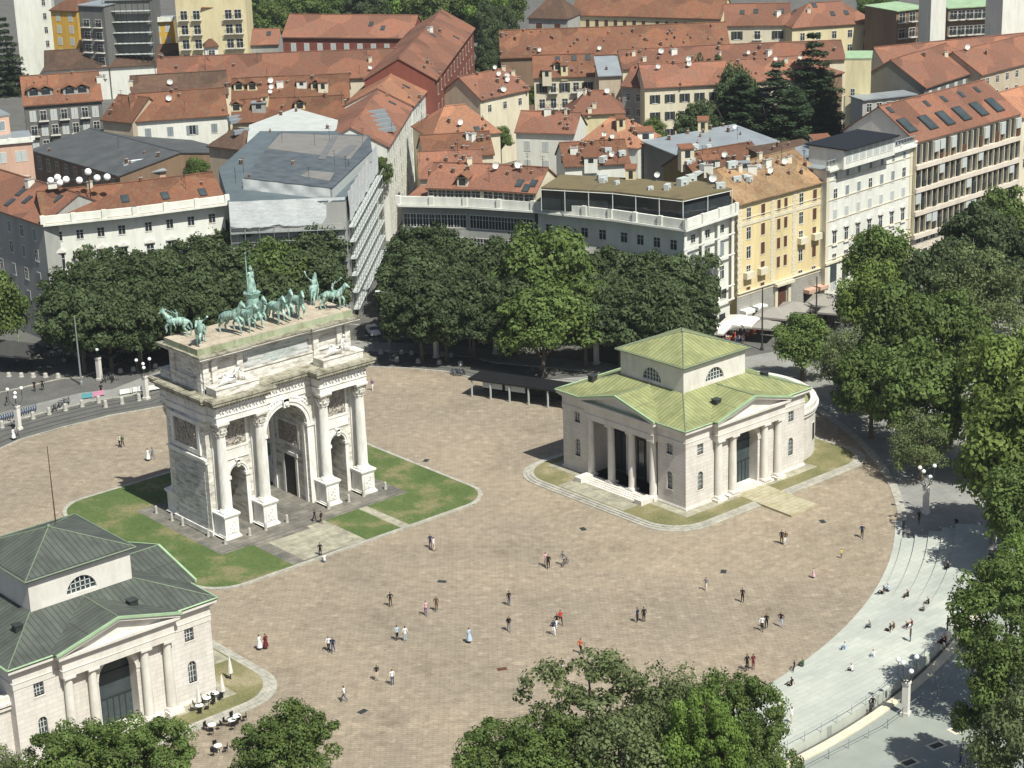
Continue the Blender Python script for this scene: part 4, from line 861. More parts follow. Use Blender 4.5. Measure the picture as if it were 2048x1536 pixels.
def bld(label, pts, H, D, rise, roof, wall, rmat, wins=(), over=.55, cat='building', name='house', para=0, world=False, cornice=True, groundz=0, grp='houses of the old quarter'):
    P = [Vector(at(x, y, H)) for x, y in pts] if not world else [Vector((x,y,H)) for x, y in pts]
    Bk = off_poly(P, D); wf = off_poly(P, over); wb = off_poly(P, D-over)
    def ends(Q, k):         # pull the end points in along the run
        Q = [q.copy() for q in Q]; t = (Q[1]-Q[0]).normalized(); Q[0] += t*k; t = (Q[-1]-Q[-2]).normalized(); Q[-1] -= t*k; return Q
    wf, wb = ends(wf, .25), ends(wb, .25); mid = off_poly(P, D/2); c = mid[len(mid)//2] if len(mid) > 2 else mid[0].lerp(mid[1], .5)
    root = thing(name, label, cat, (c.x, c.y, 0), 0, grp); O = Vector((c.x, c.y, 0)); n = len(P); b = MB()
    L0 = lambda q, z: (q.x-O.x, q.y-O.y, z)
    gz = groundz-.3
    for i in range(n-1):
        b.face([L0(wf[i],gz), L0(wf[i+1],gz), L0(wf[i+1],H), L0(wf[i],H)]); b.face([L0(wb[i+1],gz), L0(wb[i],gz), L0(wb[i],H), L0(wb[i+1],H)])
    midw = ends(off_poly(P, D/2), .25)
    for k, rev in ((0, False), (n-1, True)):
        q = [L0(wf[k],H), L0(wf[k],gz), L0(wb[k],gz), L0(wb[k],H)]
        if roof == 'gable': q.append(L0(midw[k], H+rise-.12))
        if roof == 'shed': q[3] = L0(wb[k], H+rise-.1)
        b.face(q[::-1] if rev else q)
    part('wall', b, m_wallC[wall], root)
    if cornice:
        b = MB()
        for i in range(n-1):
            f2 = off_poly(P, over*.35); f2 = ends(f2, .05); q0, q1, r1, r0 = f2[i], f2[i+1], wf[i+1], wf[i]
            b.raw([L0(q0,H-.38),L0(q1,H-.38),L0(r1,H-.38),L0(r0,H-.38),L0(q0,H-.02),L0(q1,H-.02),L0(r1,H-.02),L0(r0,H-.02)], [(0,3,2,1),(4,5,6,7),(0,1,5,4)])
        part('cornice', b, m_wallC['tan' if wall not in ('white','cream') else wall], root)
    b = MB(); faces = []
    if roof in ('gable', 'hip'):
        M2 = [q.copy() for q in mid]
        if roof == 'hip': M2 = ends(mid, min(D/2, (P[-1]-P[0]).length*.35))
        Rg = [Vector((q.x,q.y,H+rise)) for q in M2]
        for i in range(n-1): faces.append([P[i], P[i+1], Rg[i+1], Rg[i]]); faces.append([Bk[i+1], Bk[i], Rg[i], Rg[i+1]])
        if roof == 'hip': faces.append([P[-1], Bk[-1], Rg[-1]]); faces.append([Bk[0], P[0], Rg[0]])
    elif roof == 'shed': 
        for i in range(n-1): faces.append([P[i], P[i+1], Bk[i+1]+Vector((0,0,rise)), Bk[i]+Vector((0,0,rise))])
    else:
        for i in range(n-1): faces.append([P[i], P[i+1], Bk[i+1], Bk[i]])
    for f in faces:
        b.slab([(q.x-O.x, q.y-O.y, q.z) for q in f], .22)
        ROOFS.append(([q.copy() for q in f], root))
    rf = part('roof', b, rmat, root)
    if roof in ('gable','hip'):
        b = MB(); b.tube([L0(q, H+rise+.03) for q in Rg], .16, 5); part('ridge', b, rmat, root) if 0 else part('ridge_tiles', b, rmat, rf)
    if para:
        b = MB(); q = off_poly(P, .12); q2 = off_poly(P, .55)
        for i in range(n-1):
            b.raw([L0(q[i],H-.02),L0(q[i+1],H-.02),L0(q2[i+1],H-.02),L0(q2[i],H-.02),L0(q[i],H+para),L0(q[i+1],H+para),L0(q2[i+1],H+para),L0(q2[i],H+para)], [(0,1,5,4),(4,5,6,7),(2,3,7,6),(0,4,7,3),(1,2,6,5)])
            a0, a1 = off_poly(P, -.25)[i], off_poly(P, -.25)[i+1]
            b.raw([L0(a0,H-.35),L0(a1,H-.35),L0(q2[i+1],H-.35),L0(q2[i],H-.35),L0(a0,H),L0(a1,H),L0(q2[i+1],H),L0(q2[i],H)], [(0,1,5,4),(4,5,6,7),(0,3,2,1),(0,4,7,3),(1,2,6,5)])
            d = (q[i+1]-q[i]); m_ = max(2, int(d.length/4.2))
            for k in range(m_+1):
                c_ = q[i]+d*(k/m_); b.cbox((c_.x-O.x, c_.y-O.y, H), .8, .5, para+.15, math.atan2(d.y, d.x))
        part('parapet', b, m_wallC['white'], root)
    for wn in wins:
        face, zs, cnt, ww, hh, st = wn[:6]; m0, m1 = (wn[6], wn[7]) if len(wn) > 7 else (0.03, .97)
        if face == 'L': A, B = wb[0], wf[0]
        elif face == 'R': A, B = wf[-1], wb[-1]
        else: i = int(face[1:] or 0); A, B = wf[i], wf[i+1]
        for zi, z in enumerate(zs):
            for k in range(cnt):
                t = m0+(m1-m0)*(k+.5)/cnt; stl = st[(k*7+zi*3+cnt) % len(st)]; put_window(root, A, B, t, H+z, ww, hh, stl)
    root['H'] = H; return root
fl4 = (-2.2,-5.6,-9.0,-12.4); T = m_roofT; far = 'old quarter houses'
m_dshed = plain('dark_grey_roofing', (.075,.08,.085), .9, 0, .25, .3)
# --- front row around the square
b1 = bld('curved white palace front behind the left grove, brown tiled roof with white parapet', [(86,449),(270,430),(455,406)], 21, 15, 4, 'gable', 'white', T[1], [('F0',(-2.6,),4,1.1,1.5,'x'),('F1',(-2.6,),4,1.1,1.5,'x'),('F0',(-6.9,-11,),4,1.2,2.5,'p'),('F1',(-6.9,-11),4,1.2,2.5,'p')], para=1.3, name='palace', over=1.3)
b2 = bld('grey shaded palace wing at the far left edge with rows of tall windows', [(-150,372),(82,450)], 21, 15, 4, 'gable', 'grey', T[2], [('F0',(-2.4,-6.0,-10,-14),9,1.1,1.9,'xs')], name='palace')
cres = [('F0',(-3.0,),5,1.15,2.3,'x'),('F1',(-3.0,),5,1.15,2.3,'x'),('F0',(-7.2,),5,1.2,2.5,'x'),('F1',(-7.2,),5,1.2,2.5,'x')]
b3 = bld('pale grey crescent palace with dark attic windows left of the glass penthouse', [(796,409),(930,412),(1066,421)], 20, 15, 0, 'flat', 'grey', T[2], [('F0',(-3.0,-7),10,1.1,2.2,'x'),('F1',(-3.0,-7),10,1.1,2.2,'x')], para=1.4, name='palace', over=1.3)
b3b = bld('terracotta roofed attic storey set back on the crescent palace', [(850,376),(960,379),(1072,387)], 23, 11, 3.2, 'gable', 'cream', T[2], [('F0',(-1.2,),6,1.6,1.5,'x'),('F1',(-1.2,),5,1.6,1.5,'x')], name='attic_house', groundz=20)
b4 = bld('pale palace with a sharp lit corner under the glass penthouse', [(1066,421),(1220,437),(1372,459),(1474,425)], 20, 15, 0, 'flat', 'white', T[3], [('F0',(-3.2,-7.0,-11),4,1.2,1.6,'x'),('F1',(-3.2,-7.0,-11),4,1.2,1.6,'x'),('F2',(-2.4,),3,1.1,1.3,'x'),('F2',(-5.9,-9.8),3,1.2,2.2,'xs'),('F2',(-13.4,),3,1.2,1.9,'o')], para=1.5, name='palace', over=1.2)
b5 = bld('yellow five storey palazzo with pale quoins, central windows in pairs and tan tiled roof', [(1479,410),(1657,361)], 21, 15, 4.6, 'gable', 'yellow', T[3], [('F0',(-2.1,-5.4,-8.7,-12.0),2,1.0,2.0,'BBx',.04,.36),('F0',(-2.1,-5.4,-8.7,-12.0),2,.85,1.9,'B',.42,.58),('F0',(-2.1,-5.4,-8.7,-12.0),2,1.0,2.0,'BBx',.64,.96),('F0',(-15.5,),2,1.0,1.6,'B',.04,.36),('F0',(-15.5,),2,1.0,1.6,'x',.64,.96)], name='palazzo')
b6 = bld('white six storey palazzo with grey shutters and a roof terrace', [(1658,341),(1832,289)], 23.2, 16, 0, 'flat', 'white', m_zinc, [('F0',(-1.6,),7,.8,1.3,'s'),('F0',(-4.8,),7,1.0,2.0,'sxs'),('F0',(-8.4,),7,1.0,1.8,'l'),('F0',(-12.4,),7,1.0,2.2,'p'),('F0',(-16.2,),7,1.1,1.7,'x'),('F0',(-20.3,),7,1.6,2.8,'l')], para=.5, name='palazzo')
b6b = bld('white glazed penthouse on the roof terrace of the six storey palazzo', [(1694,300),(1800,270)], 26.6, 9, 0, 'flat', 'white', m_black, [('F0',(-1.5,),7,1.5,1.9,'l')], name='penthouse', over=.8, groundz=23.3)
b7 = bld('long pink beige block with four storeys of dark loggias and orange tiled roof', [(1833,285),(2043,227)], 23.6, 17, 5.6, 'gable', 'beige', T[2], [('F0',(-21.6,-18.0),14,1.3,2.2,'x')], name='apartment_block')
# yellow palazzo: quoins, bands, base, balconies, portal
def deco(root, i0, pts, H, fn):
    A, B = [Vector(at(x, y, H)) for x, y in pts]; d = (B-A).normalized(); n = Vector((-d.y,d.x,0)); A = A+n*.55; L_ = (B-A).length; O = root.location; rz = math.atan2(d.y, d.x)
    def bx(b, u0, u1, z0, z1, o, mi=0):   # box on the facade from u0..u1 (metres), standing out by o
        q = [A+d*u0-n*o, A+d*u1-n*o, A+d*u1, A+d*u0]; b.prism([(p.x-O.x, p.y-O.y) for p in q], z0, z1, mi)
    fn(bx, L_)
def d5(bx, L_):
    b = MB()
    for u in (.25, L_*.375, L_*.62, L_-1.1):
        for k in range(24): z = 5.9+k*.62; bx(b, u-(.12 if k%2 else 0), u+.85+(.12 if k%2 else 0), z, z+.56, .07)
    for z in (18.2, 14.9, 11.6): bx(b, 0, L_, z, z+.14, .09) if z == 18.2 else None
    bx(b, 0, L_, 17.0, 17.6, .10); bx(b, 0, L_, 5.0, 5.6, .2); bx(b, 0, L_, 5.6, 5.75, .45); part('quoins_and_bands', b, m_wallC['cream'], b5)
    b = MB(); bx(b, 0, L_, 0, 5.0, .12); part('rusticated_base', b, stone('grey_rusticated_stone', (.34,.33,.30), 1.4, .55, .6, (.5,.48,.44), .3), b5)
    b = MB(); bx(b, L_*.40, L_*.60, 5.0, 5.5, 1.1); bx(b, L_*.41, L_*.44, 0, 5.0, .45); bx(b, L_*.56, L_*.59, 0, 5.0, .45); part('portal', b, m_wallC['cream'], b5)
    b = MB(); bx(b, L_*.455, L_*.545, 0, 4.4, .18); part('door', b, m_shut_b, b5)
    for k, (u, z) in enumerate(((.115,7.9),(.27,7.9),(.72,11.1),(.88,11.1))):
        b = MB(); bx(b, L_*u-1.0, L_*u+1.0, z, z+.2, .9); bx(b, L_*u-1.0, L_*u+1.0, z+.2, z+1.1, .88); part('balcony', b, m_wallC['cream'], b5)
    for k, u in enumerate((.08,.22,.80,.93)):
        q = []; b = MB(); bx(b, L_*u-1.2, L_*u+1.2, 2.6, 2.75, 1.5); bx(b, L_*u-1.2, L_*u+1.2, 2.1, 2.6, 1.52); part('awning', b, m_white if u < .5 else m_wallC['pink'], b5)
        b = MB(); bx(b, L_*u-1.0, L_*u+1.0, 0, 2.5, .14); part('shop_window', b, m_glass, b5)
deco(b5, 0, [(1479,410),(1657,361)], 21, d5)
def d6(bx, L_):
    b = MB()
    for z in (21.0, 17.6, 13.9, 9.6, 7.0): bx(b, 0, L_, z, z+.16, .12)
    bx(b, 0, L_, 6.3, 6.7, .35); 
    for u in (.1, L_-.9): bx(b, u, u+.8, .2, 22.7, .08)
    part('string_course', b, m_wallC['cream'], b6); b = MB()
    for k in range(7): u = L_*(.03+.94*(k+.5)/7); bx(b, u-.85, u+.85, 3.0, 6.0, .15)
    part('shop_window', b, m_glass_b, b6)
    b = MB(); bx(b, -.2, L_+.2, 23.1, 24.0, .35)
    for k in range(28): bx(b, k*L_/28, k*L_/28+.06, 24.0, 24.7, .35)
    bx(b, -.2, L_+.2, 24.7, 24.78, .37); part('terrace_railing', b, m_grey_met, b6)
deco(b6, 0, [(1658,341),(1832,289)], 23.2, d6)
def d7(bx, L_):
    m_fin = plaster('cream_fins', (.66,.60,.45), .15)
    for fz in (19.0, 14.7, 10.4, 6.1):
        b = MB(); bx(b, 0, L_, fz-.45, fz+.35, .9); part('floor_band', b, m_wallC['beige'], b7)
        b = MB(); bx(b, .3, L_, fz+.35, fz+3.85, .1); part('loggia_shade_glass', b, m_glass, b7)  # dark sheet stands in for the shade inside the loggia recesses
        n = 19
        for k in range(n+1):
            b = MB(); u = k*L_/n; bx(b, u, u+.15, fz+.35, fz+3.95, .6); part('fin', b, m_fin, b7)
        rr = random.Random(int(fz)); b = MB()
        for k in range(n):
            if rr.random() < .45: u = (k+.2+rr.random()*.2)*L_/n; bx(b, u, u+.5+rr.random()*.8, fz+.35, fz+1.0+rr.random()*1.6, .4+rr.random()*.25)
        part('balcony_clutter', b, m_shut_b if int(fz) % 2 else m_frame_d, b7)
        b = MB()
        for k in range(n):
            if rr.random() < .16: u = k*L_/n+.25; b = MB(); bx(b, u, (k+1)*L_/n-.05, fz+1.6+rr.random()*.8, fz+3.85, .7); part('roller_blind', b, m_shut_l, b7)
    b = MB()
    for k in range(48): u = k*L_/48; bx(b, u, u+.05, 8, 9, .1)
deco(b7, 0, [(1833,285),(2043,227)], 23.6, d7)
def d4(bx, L_):
    b = MB()
    for z in (16.4, 12.9, 7.6, 5.2): bx(b, 0, L_, z, z+.22, .18)
    for u in (.2, L_*.35, L_*.66, L_-.8): bx(b, u, u+.7, 5.4, 19.5, .09)
    part('string_course', b, m_wallC['white'], b4)
    b = MB()
    for u in (.24,.5,.76): bx(b, L_*u-1.1, L_*u+1.1, 0, 2.6, .06); bx(b, L_*u-.8, L_*u+.8, 2.6, 3.4, .06)
    part('arched_shop_window', b, m_glass, b4)
deco(b4, 2, [(1372,459),(1474,425)], 20, d4)
# glass penthouse
ph = [Vector(at(x,y,24.2)) for x, y in ((1082,377),(1225,385),(1366,401),(1464,379))]; O = Vector((ph[1].x, ph[1].y, 0))
pt = thing('penthouse', 'dark glass penthouse with white frames and a dry turf roof on the corner palace', 'penthouse', O)
bk = off_poly(ph, 10); b = MB()
for i in range(3):
    f = off_poly(ph, .5); b.face([(f[i].x-O.x,f[i].y-O.y,20.5),(f[i+1].x-O.x,f[i+1].y-O.y,20.5),(f[i+1].x-O.x,f[i+1].y-O.y,24.2),(f[i].x-O.x,f[i].y-O.y,24.2)])
b.face([(q.x-O.x,q.y-O.y,z) for q, z in ((ph[0],20.5),(ph[0],24.2),(bk[0],24.2),(bk[0],20.5))]); part('glazing', b, m_glass, pt)
b = MB()
for i in range(3):
    A, B = ph[i], ph[i+1]; d = (B-A).normalized(); n_ = int((B-A).length/3.6)
    for k in range(n_+1): q = A+d*((B-A).length*k/n_); b.cbox((q.x-O.x,q.y-O.y,20.4), .10, .10, 3.8, math.atan2(d.y,d.x))
    for z in (24.0,): b.tube([(A.x-O.x,A.y-O.y,z),(B.x-O.x,B.y-O.y,z)], .06, 4)
part('frame', b, m_frame_w, pt)
t_ = NT('dry_turf_roof'); n_ = t_.noise(t_.pos(), .4, 6, .7); m_turfroof = t_.out(t_.ramp(n_, [(.3,(.10,.085,.05)),(.5,(.16,.125,.07)),(.7,(.12,.115,.06))]), .95)
b = MB()
for i in range(3): f = [ph[i],ph[i+1],bk[i+1],bk[i]]; b.slab([(q.x-O.x,q.y-O.y,24.4) for q in f], .35); ROOFS.append(([Vector((q.x,q.y,24.4)) for q in f], pt))
part('roof', b, m_turfroof, pt)
# --- the wrapped building under repair
def polyb(name, label, px, H, walls, rmat, cat='building', z0=-.3, group=None):
    P = [Vector(at(x,y,H)) for x, y in px]; c = sum(P, Vector())/len(P); O = Vector((c.x,c.y,0)); root = thing(name, label, cat, O, 0, group)
    q = [(p.x-O.x,p.y-O.y) for p in P]; A = sum(q[i][0]*q[(i+1)%len(q)][1]-q[(i+1)%len(q)][0]*q[i][1] for i in range(len(q)))
    if A < 0: q = q[::-1]
    b = MB(); n = len(q)
    for i in range(n): a, c_ = q[i], q[(i+1)%n]; b.face([(*a,z0),(*c_,z0),(*c_,H-.3),(*a,H-.3)])
    part('wall', b, walls, root); b = MB(); b.prism(q, H-.3, H); part('roof', b, rmat, root); ROOFS.append(([Vector((x+O.x,y+O.y,H)) for x, y in q], root)); root['H'] = H; return root, q, O
m_dshed2 = plain('slate_blue_roofing', (.10,.125,.14), .8, 0, .2, .3)
wr, q, O = polyb('building_under_repair', 'building wrapped in white sheeting and scaffolding with a dark metal roof', [(458,408),(690,400),(748,303),(705,262),(520,262),(437,338)], 21.5, m_wallC['grey'], m_dshed2)
m_wrap = None
t_ = NT('white_sheeting'); n_ = t_.noise(t_.co('UV', (.5,1.6,1)), .7, 6, .7); t_.bump(n_, .35, .3); m_wrap = t_.out(t_.ramp(n_, [(.3,(.50,.52,.53)),(.6,(.62,.64,.65)),(.8,(.72,.73,.73))]), .6)
def wavy(A, B, z0, z1, amp, seed, mat, par, name, O, rag=.35):
    rr = random.Random(seed); d = B-A; n = Vector((-d.y,d.x,0)).normalized(); N = max(6, int(d.length/1.0)); b = MB(); rows = 4; V = []
    for j in range(rows+1):
        for i in range(N+1):
            t = i/N; p = A+d*t-n*(.6+amp*math.sin(i*1.3+seed)*math.sin(j*1.1)+rr.uniform(-.03,.03)); z = z0+(z1-z0)*j/rows+(rag*math.sin(i*.9+seed)*rr.random() if j == 0 else 0); V.append((p.x-O.x,p.y-O.y,z))
    b.raw(V, [(j*(N+1)+i, j*(N+1)+i+1, (j+1)*(N+1)+i+1, (j+1)*(N+1)+i) for j in range(rows) for i in range(N)]); return part(name, b, mat, par, smooth=True)
W = [Vector(at(x,y,21.5)) for x, y in ((458,408),(690,398),(748,300))]
wavy(W[0], W[1], 17.4, 22.0, .10, 1, m_wrap, wr, 'sheeting', O); wavy(W[1], W[2], 17.4, 22.8, .10, 2, m_wrap, wr, 'sheeting', O)
for i, (A, B) in enumerate(((W[0],W[1]),(W[1],W[2]))):      # scaffold: standards, decks
    d = B-A; n = Vector((-d.y,d.x,0)).normalized(); b = MB(); N = int(d.length/2.4); rz = math.atan2(d.y,d.x)
    for k in range(N+1): p = A+d*(k/N)-n*1.3; b.cbox((p.x-O.x,p.y-O.y,0), .08, .08, 17.8, rz); p = p+n*.9; b.cbox((p.x-O.x,p.y-O.y,0), .08, .08, 17.8, rz)
    part('scaffold_poles', b, m_grey_met, wr)
    for z in (2,5,8,11,14,16.6):
        b = MB(); p0, p1 = A-n*1.4, B-n*1.4; p2, p3 = B-n*.3, A-n*.3; b.slab([(p.x-O.x,p.y-O.y,z) for p in (p0,p1,p2,p3)], .08); b.tube([(p0.x-O.x,p0.y-O.y,z+1),(p1.x-O.x,p1.y-O.y,z+1)], .04, 4); part('scaffold_deck', b, m_shut_l if i else m_grey_met, wr)
    for k in range(6): put_window(wr, A, B, (k+.5)/6, 15.3, 1.2, 1.9, 'x'); put_window(wr, A, B, (k+.5)/6, 11.3, 1.2, 2.2, 'x')
up, q2, O2 = polyb('temporary_roof', 'dark grey temporary metal roof over the building under repair', [(489,356),(664,376),(744,300),(740,270),(557,264)], 23.4, m_shut_l, seam('dark_sheet_roof', (.085,.105,.12), (.12,.13,.14), (.06,.07,.08), 2.2), 'temporary roof', 21.5)
m_tp = plain('taupe_sheet', (.19,.18,.17), .8, 0, .12, .4); m_tg = plain('grey_sheet', (.14,.145,.15), .8, 0, .12, .4)
for pz, (px_, mm) in enumerate((([(534,297),(562,266),(736,273),(700,318),(663,313)], m_tp), ([(600,352),(619,341),(669,345),(659,362)], m_tp), ([(636,318),(664,272),(676,273),(650,319)], m_tg), ([(668,312),(700,290),(716,292),(690,316)], m_tg))):
    b = MB(); b.slab([(p_.x-O2.x, p_.y-O2.y, 23.44+.02*pz) for p_ in [at(x,y,23.44) for x, y in px_]], .03); part('roof_panel', b, mm, up)
U = [Vector(at(x,y,23.4)) for x, y in ((489,356),(664,376))]; wavy(U[0], U[1], 21.3, 23.4, .12, 5, m_white, up, 'loose_sheeting', O2, .35)
# white and pale roofs behind it
polyb('house', 'pale grey metal roofed house just behind the wrapped building', [(492,302),(600,262),(672,262),(676,240),(590,216),(498,250)], 20.5, m_wallC['tan'], plain('pale_roof_sheet', (.44,.46,.44), .7, 0, .12, .4))
bld('tan rendered house with a blank gable left of the wrapped building', [(412,292),(484,300)], 18, 10, 3, 'hip', 'tan', T[4], [])
# --- left street row and red brick range
bld('cream terrace along the narrow street, near house with ribbed roof vents', [(779,294),(829,212)], 19, 15, 4, 'gable', 'white', T[2], [('F0',(-2.0,-5.2,-8.4,-11.6,-14.8),12,.9,1.9,'lxs')], name='terrace_house')
bld('cream terrace along the narrow street, middle house below the brick range', [(829,212),(873,162)], 19.5, 16, 4, 'gable', 'white', T[5], [('F0',(-2.0,-5.2,-8.4,-11.6,-14.8),12,.9,1.9,'lsx')], name='terrace_house')
bld('tall red brick range along the narrow street with rows of pale window heads', [(874,160),(951,56)], 22, 17, 5, 'gable', 'red', T[2], [('F0',(-3,-7.5,-12,-16.5),12,1.1,2.2,'B')], name='brick_building')
bld('red brick wing with white shuttered windows behind the courtyard trees', [(562,74),(822,76)], 18, 15, 5, 'gable', 'red', T[2], [('F0',(-3.0,),9,1.3,2.4,'l'),('F0',(-7.0,),9,1.3,2.4,'l')], name='brick_building')
bld('low terracotta roofed outbuilding left of the red brick wing', [(492,90),(558,88)], 14, 11, 3.5, 'gable', 'grey', T[2], [])
bld('long orange roofed house reaching from the gable wall to the brick range', [(312,172),(600,160),(866,150)], 18, 15, 5.5, 'gable', 'cream', T[2], [])
bld('mansard house with yellow dormers, upper roof behind the ribbed vents', [(462,206),(700,196)], 18.5, 12, 4.5, 'gable', 'pale', T[1], [('F0',(-2,),9,1.1,1.6,'x')])
bld('brown roofed house with two gabled dormers above the pale metal roof', [(462,246),(690,236)], 17.5, 11, 4.0, 'gable', 'pale', T[1], [('F0',(-2,),9,1.1,1.6,'x')])
bld('dark brown roofed house behind the white shuttered house', [(262,200),(458,188)], 18, 12, 4.5, 'gable', 'cream', T[4], [])
bld('white house with grey shutters and brown roof above the long grey shed', [(264,244),(457,230)], 17, 13, 5, 'gable', 'white', T[1], [('F0',(-2.8,-6.6,-10.4),4,1.3,2.0,'Oss')])
bld('tan walled corner house with hipped roof and white chimneys left of the white house', [(200,240),(263,246)], 17, 13, 4.5, 'gable', 'tan', T[1], [])
bld('house with four gabled dormers and planted balconies at left', [(46,212),(206,200)], 18, 15, 5.5, 'gable', 'dgrey', T[1], [('F0',(-2.6,-6.0,-9.4),7,1.3,2.2,'bl'),('L',(-3,-7),2,1.2,1.8,'x')])
bld('long brick shed with a sloping dark grey roof at left', [(58,300),(236,352)], 12, 30, 2.5, 'gable', 'brown', m_dshed, [('F0',(-2.4,),9,1.4,2.6,'x')], name='shed')
bld('small pink annex with grey roof in front of the long shed', [(232,352),(334,340)], 11.5, 9, 1.8, 'hip', 'pink', m_zinc, [])
bld('pink apartment building at the left edge, lower flat roofed block', [(-70,292),(66,280)], 22, 11, 0, 'flat', 'pink', m_zinc, [('F0',(-3,-8.0),3,2.0,1.9,'l')], para=.6, name='apartment_block', over=.2)
bld('pink rooftop storey at the left edge', [(-60,238),(20,228)], 26, 8, 0, 'flat', 'pink', m_zinc, [('F0',(-2.2,),2,2.0,1.8,'s')], name='rooftop_storey', over=.2, groundz=22)
bld('long low barn with a dark brown roof in front of the yellow flats', [(88,142),(408,124)], 9, 14, 4.5, 'gable', 'white', T[4], [])
bld('white blank sided tower block with one column of small windows', [(22,-30),(100,-34)], 29, 14, 0, 'flat', 'white', m_zinc, [('F0',(-5.5,-9.5,-13.5,-17.5,-21.5,-25),1,.9,1.8,'x',.6,.98)], over=.2, name='apartment_block')
bld('ochre flats with pale shutters beside the white tower block', [(97,20),(152,22)], 23, 12, 3, 'hip', 'ochre', T[1], [('F0',(-2.0,-5.4,-8.8,-12.2),2,1.3,2.0,'l')], name='apartment_block')
bld('grey flats with deep planted balconies left of the scaffolding', [(152,10),(206,12)], 26, 12, 0, 'flat', 'dgrey', m_zinc, [('F0',(-5,-8.5,-12,-15.5,-19),2,2.0,2.0,'b')], name='apartment_block')
sb = bld('flats behind dark scaffolding between the two ochre houses', [(206,0),(300,-2)], 27, 12, 0, 'flat', 'dgrey', m_zinc, [('F0',(-16,-20),4,1.2,2.0,'x')], name='apartment_block')
bld('ochre house with white roof terrace right of the scaffolding', [(301,42),(346,40)], 20, 10, 0, 'flat', 'ochre', m_zinc, [('F0',(-2.2,-5.8,-9.4,-13),2,1.2,2.0,'l')], para=.9, name='apartment_block')
bld('tall pale flats with stacked balconies and flower boxes', [(346,-12),(490,-16)], 29, 12, 0, 'flat', 'pale', m_zinc, [('F0',(-6,-10,-14,-18,-22),2,1.8,2.4,'b',.02,.38),('F0',(-6,-10,-14,-18,-22),2,1.8,2.4,'b',.68,.95)], name='apartment_block')
bld('projecting yellow stair bay between the stacked balconies', [(402,16),(440,14)], 25, 6, 1.2, 'hip', 'yellow', T[1], [('F0',(-3.5,-8.0,-12.5),1,2.0,2.6,'x')], name='stair_bay')
bld('small white belvedere with a tiled cap in front of the yellow bay', [(408,94),(438,92)], 16, 5, 1.6, 'hip', 'white', T[1], [('F0',(-2.0,),1,1.6,1.8,'x')], name='belvedere')
# scaffold in front of sb
A, B = [Vector(at(x,y,27)) for x, y in ((206,0),(300,-2))]; d = B-A; n = Vector((-d.y,d.x,0)).normalized(); O = sb.location; b = MB()
for k in range(9): p = A+d*(k/8)-n*1.2; b.cbox((p.x-O.x,p.y-O.y,0), .12, .12, 27, 0)
part('scaffold_poles', b, m_frame_d, sb)
for z in range(3, 27, 3):
    b = MB(); b.slab([(p.x-O.x,p.y-O.y,z) for p in (A-n*1.5,B-n*1.5,B,A)], .12); part('scaffold_deck', b, m_shut_l, sb)
# --- right of the narrow street
bld('bright orange roofed house on the right of the narrow street', [(862,278),(1004,264)], 17, 15, 5, 'hip', 'cream', T[5], [('R',(-2,-5.5),3,1,1.6,'x')])
bld('brown roofed house between the orange and the red roofs', [(848,318),(990,308)], 16.5, 11, 3.6, 'gable', 'cream', T[1], [])
bld('red roofed house with skylights above the crescent', [(838,358),(968,352)], 18.5, 12, 3.8, 'gable', 'cream', T[2], [('R',(-2,),3,1,1.6,'x')])
bld('white courtyard house with three shuttered windows', [(1028,264),(1150,268)], 15, 10, 3.6, 'gable', 'white', T[2], [('F0',(-3.0,-7.0),3,1.3,1.9,'l')])
bld('orange roofed house at the end of the white courtyard house', [(1152,288),(1276,296)], 15.5, 13, 4.5, 'hip', 'white', T[5], [('R',(-3,-6),3,1,1.8,'x')])
bld('brown roofed house with arched skylight above the glass penthouse', [(1128,334),(1262,326)], 16, 12, 3.5, 'gable', 'white', T[1], [])
bld('yellow gabled garden house with red roof', [(1136,230),(1252,226)], 13.5, 12, 4.2, 'hip', 'pale', T[2], [])
bld('cream house with a long balcony and brown roof above the courtyard', [(1066,156),(1192,152)], 16, 11, 4.5, 'gable', 'cream', T[1], [('F0',(-2.6,),5,1.3,2.2,'bo'),('F0',(-6.4,),5,1.3,2.2,'b')])
bld('red roofed corner house studded with chimney pots by the narrow street', [(962,200),(1062,178)], 16, 14, 4.5, 'gable', 'cream', T[2], [('F0',(-2.5,),3,1.1,1.6,'x')])
bld('tall party wall house with ribbed dark skylight roof', [(1196,152),(1244,150)], 18, 10, 3, 'shed', 'tan', m_zinc, [])
bld('cream house with dark open shutters and long red roof left of the cedars', [(1288,176),(1480,166),(1668,152)], 17, 13, 4.2, 'gable', 'cream', T[2], [('F0',(-2.8,-6.8,-10.8),6,1.2,1.9,'o'),('F1',(-2.8,-6.8),6,1.2,1.9,'o')])
bld('long red roofed range with many chimney pots behind the cedar tree', [(1244,138),(1480,126),(1692,118)], 18, 12, 3.6, 'gable', 'cream', T[2], [])
bld('small grey fronted house with tiled roof at the left end of the cream house', [(1240,172),(1287,176)], 16, 12, 4, 'gable', 'grey', T[2], [('F0',(-2.5,-6),2,1,1.6,'x')])
bld('long tan roofed barn range across the upper middle', [(1000,116),(1230,108),(1462,98)], 14, 15, 6, 'gable', 'brown', T[1], [])
bld('pale school wing with a row of brown windows along the top', [(1140,30),(1300,34),(1442,38)], 17, 14, 5, 'gable', 'pale', T[1], [('F0',(-2.4,),8,1.1,2.3,'B'),('F1',(-2.4,),7,1.1,2.3,'B')], name='school')
bld('grey pavilion with hipped brown roof at the end of the school', [(1054,36),(1136,38)], 17.5, 13, 5, 'hip', 'grey', T[4], [('F0',(-2.6,),2,1.9,2.4,'B')], name='pavilion')
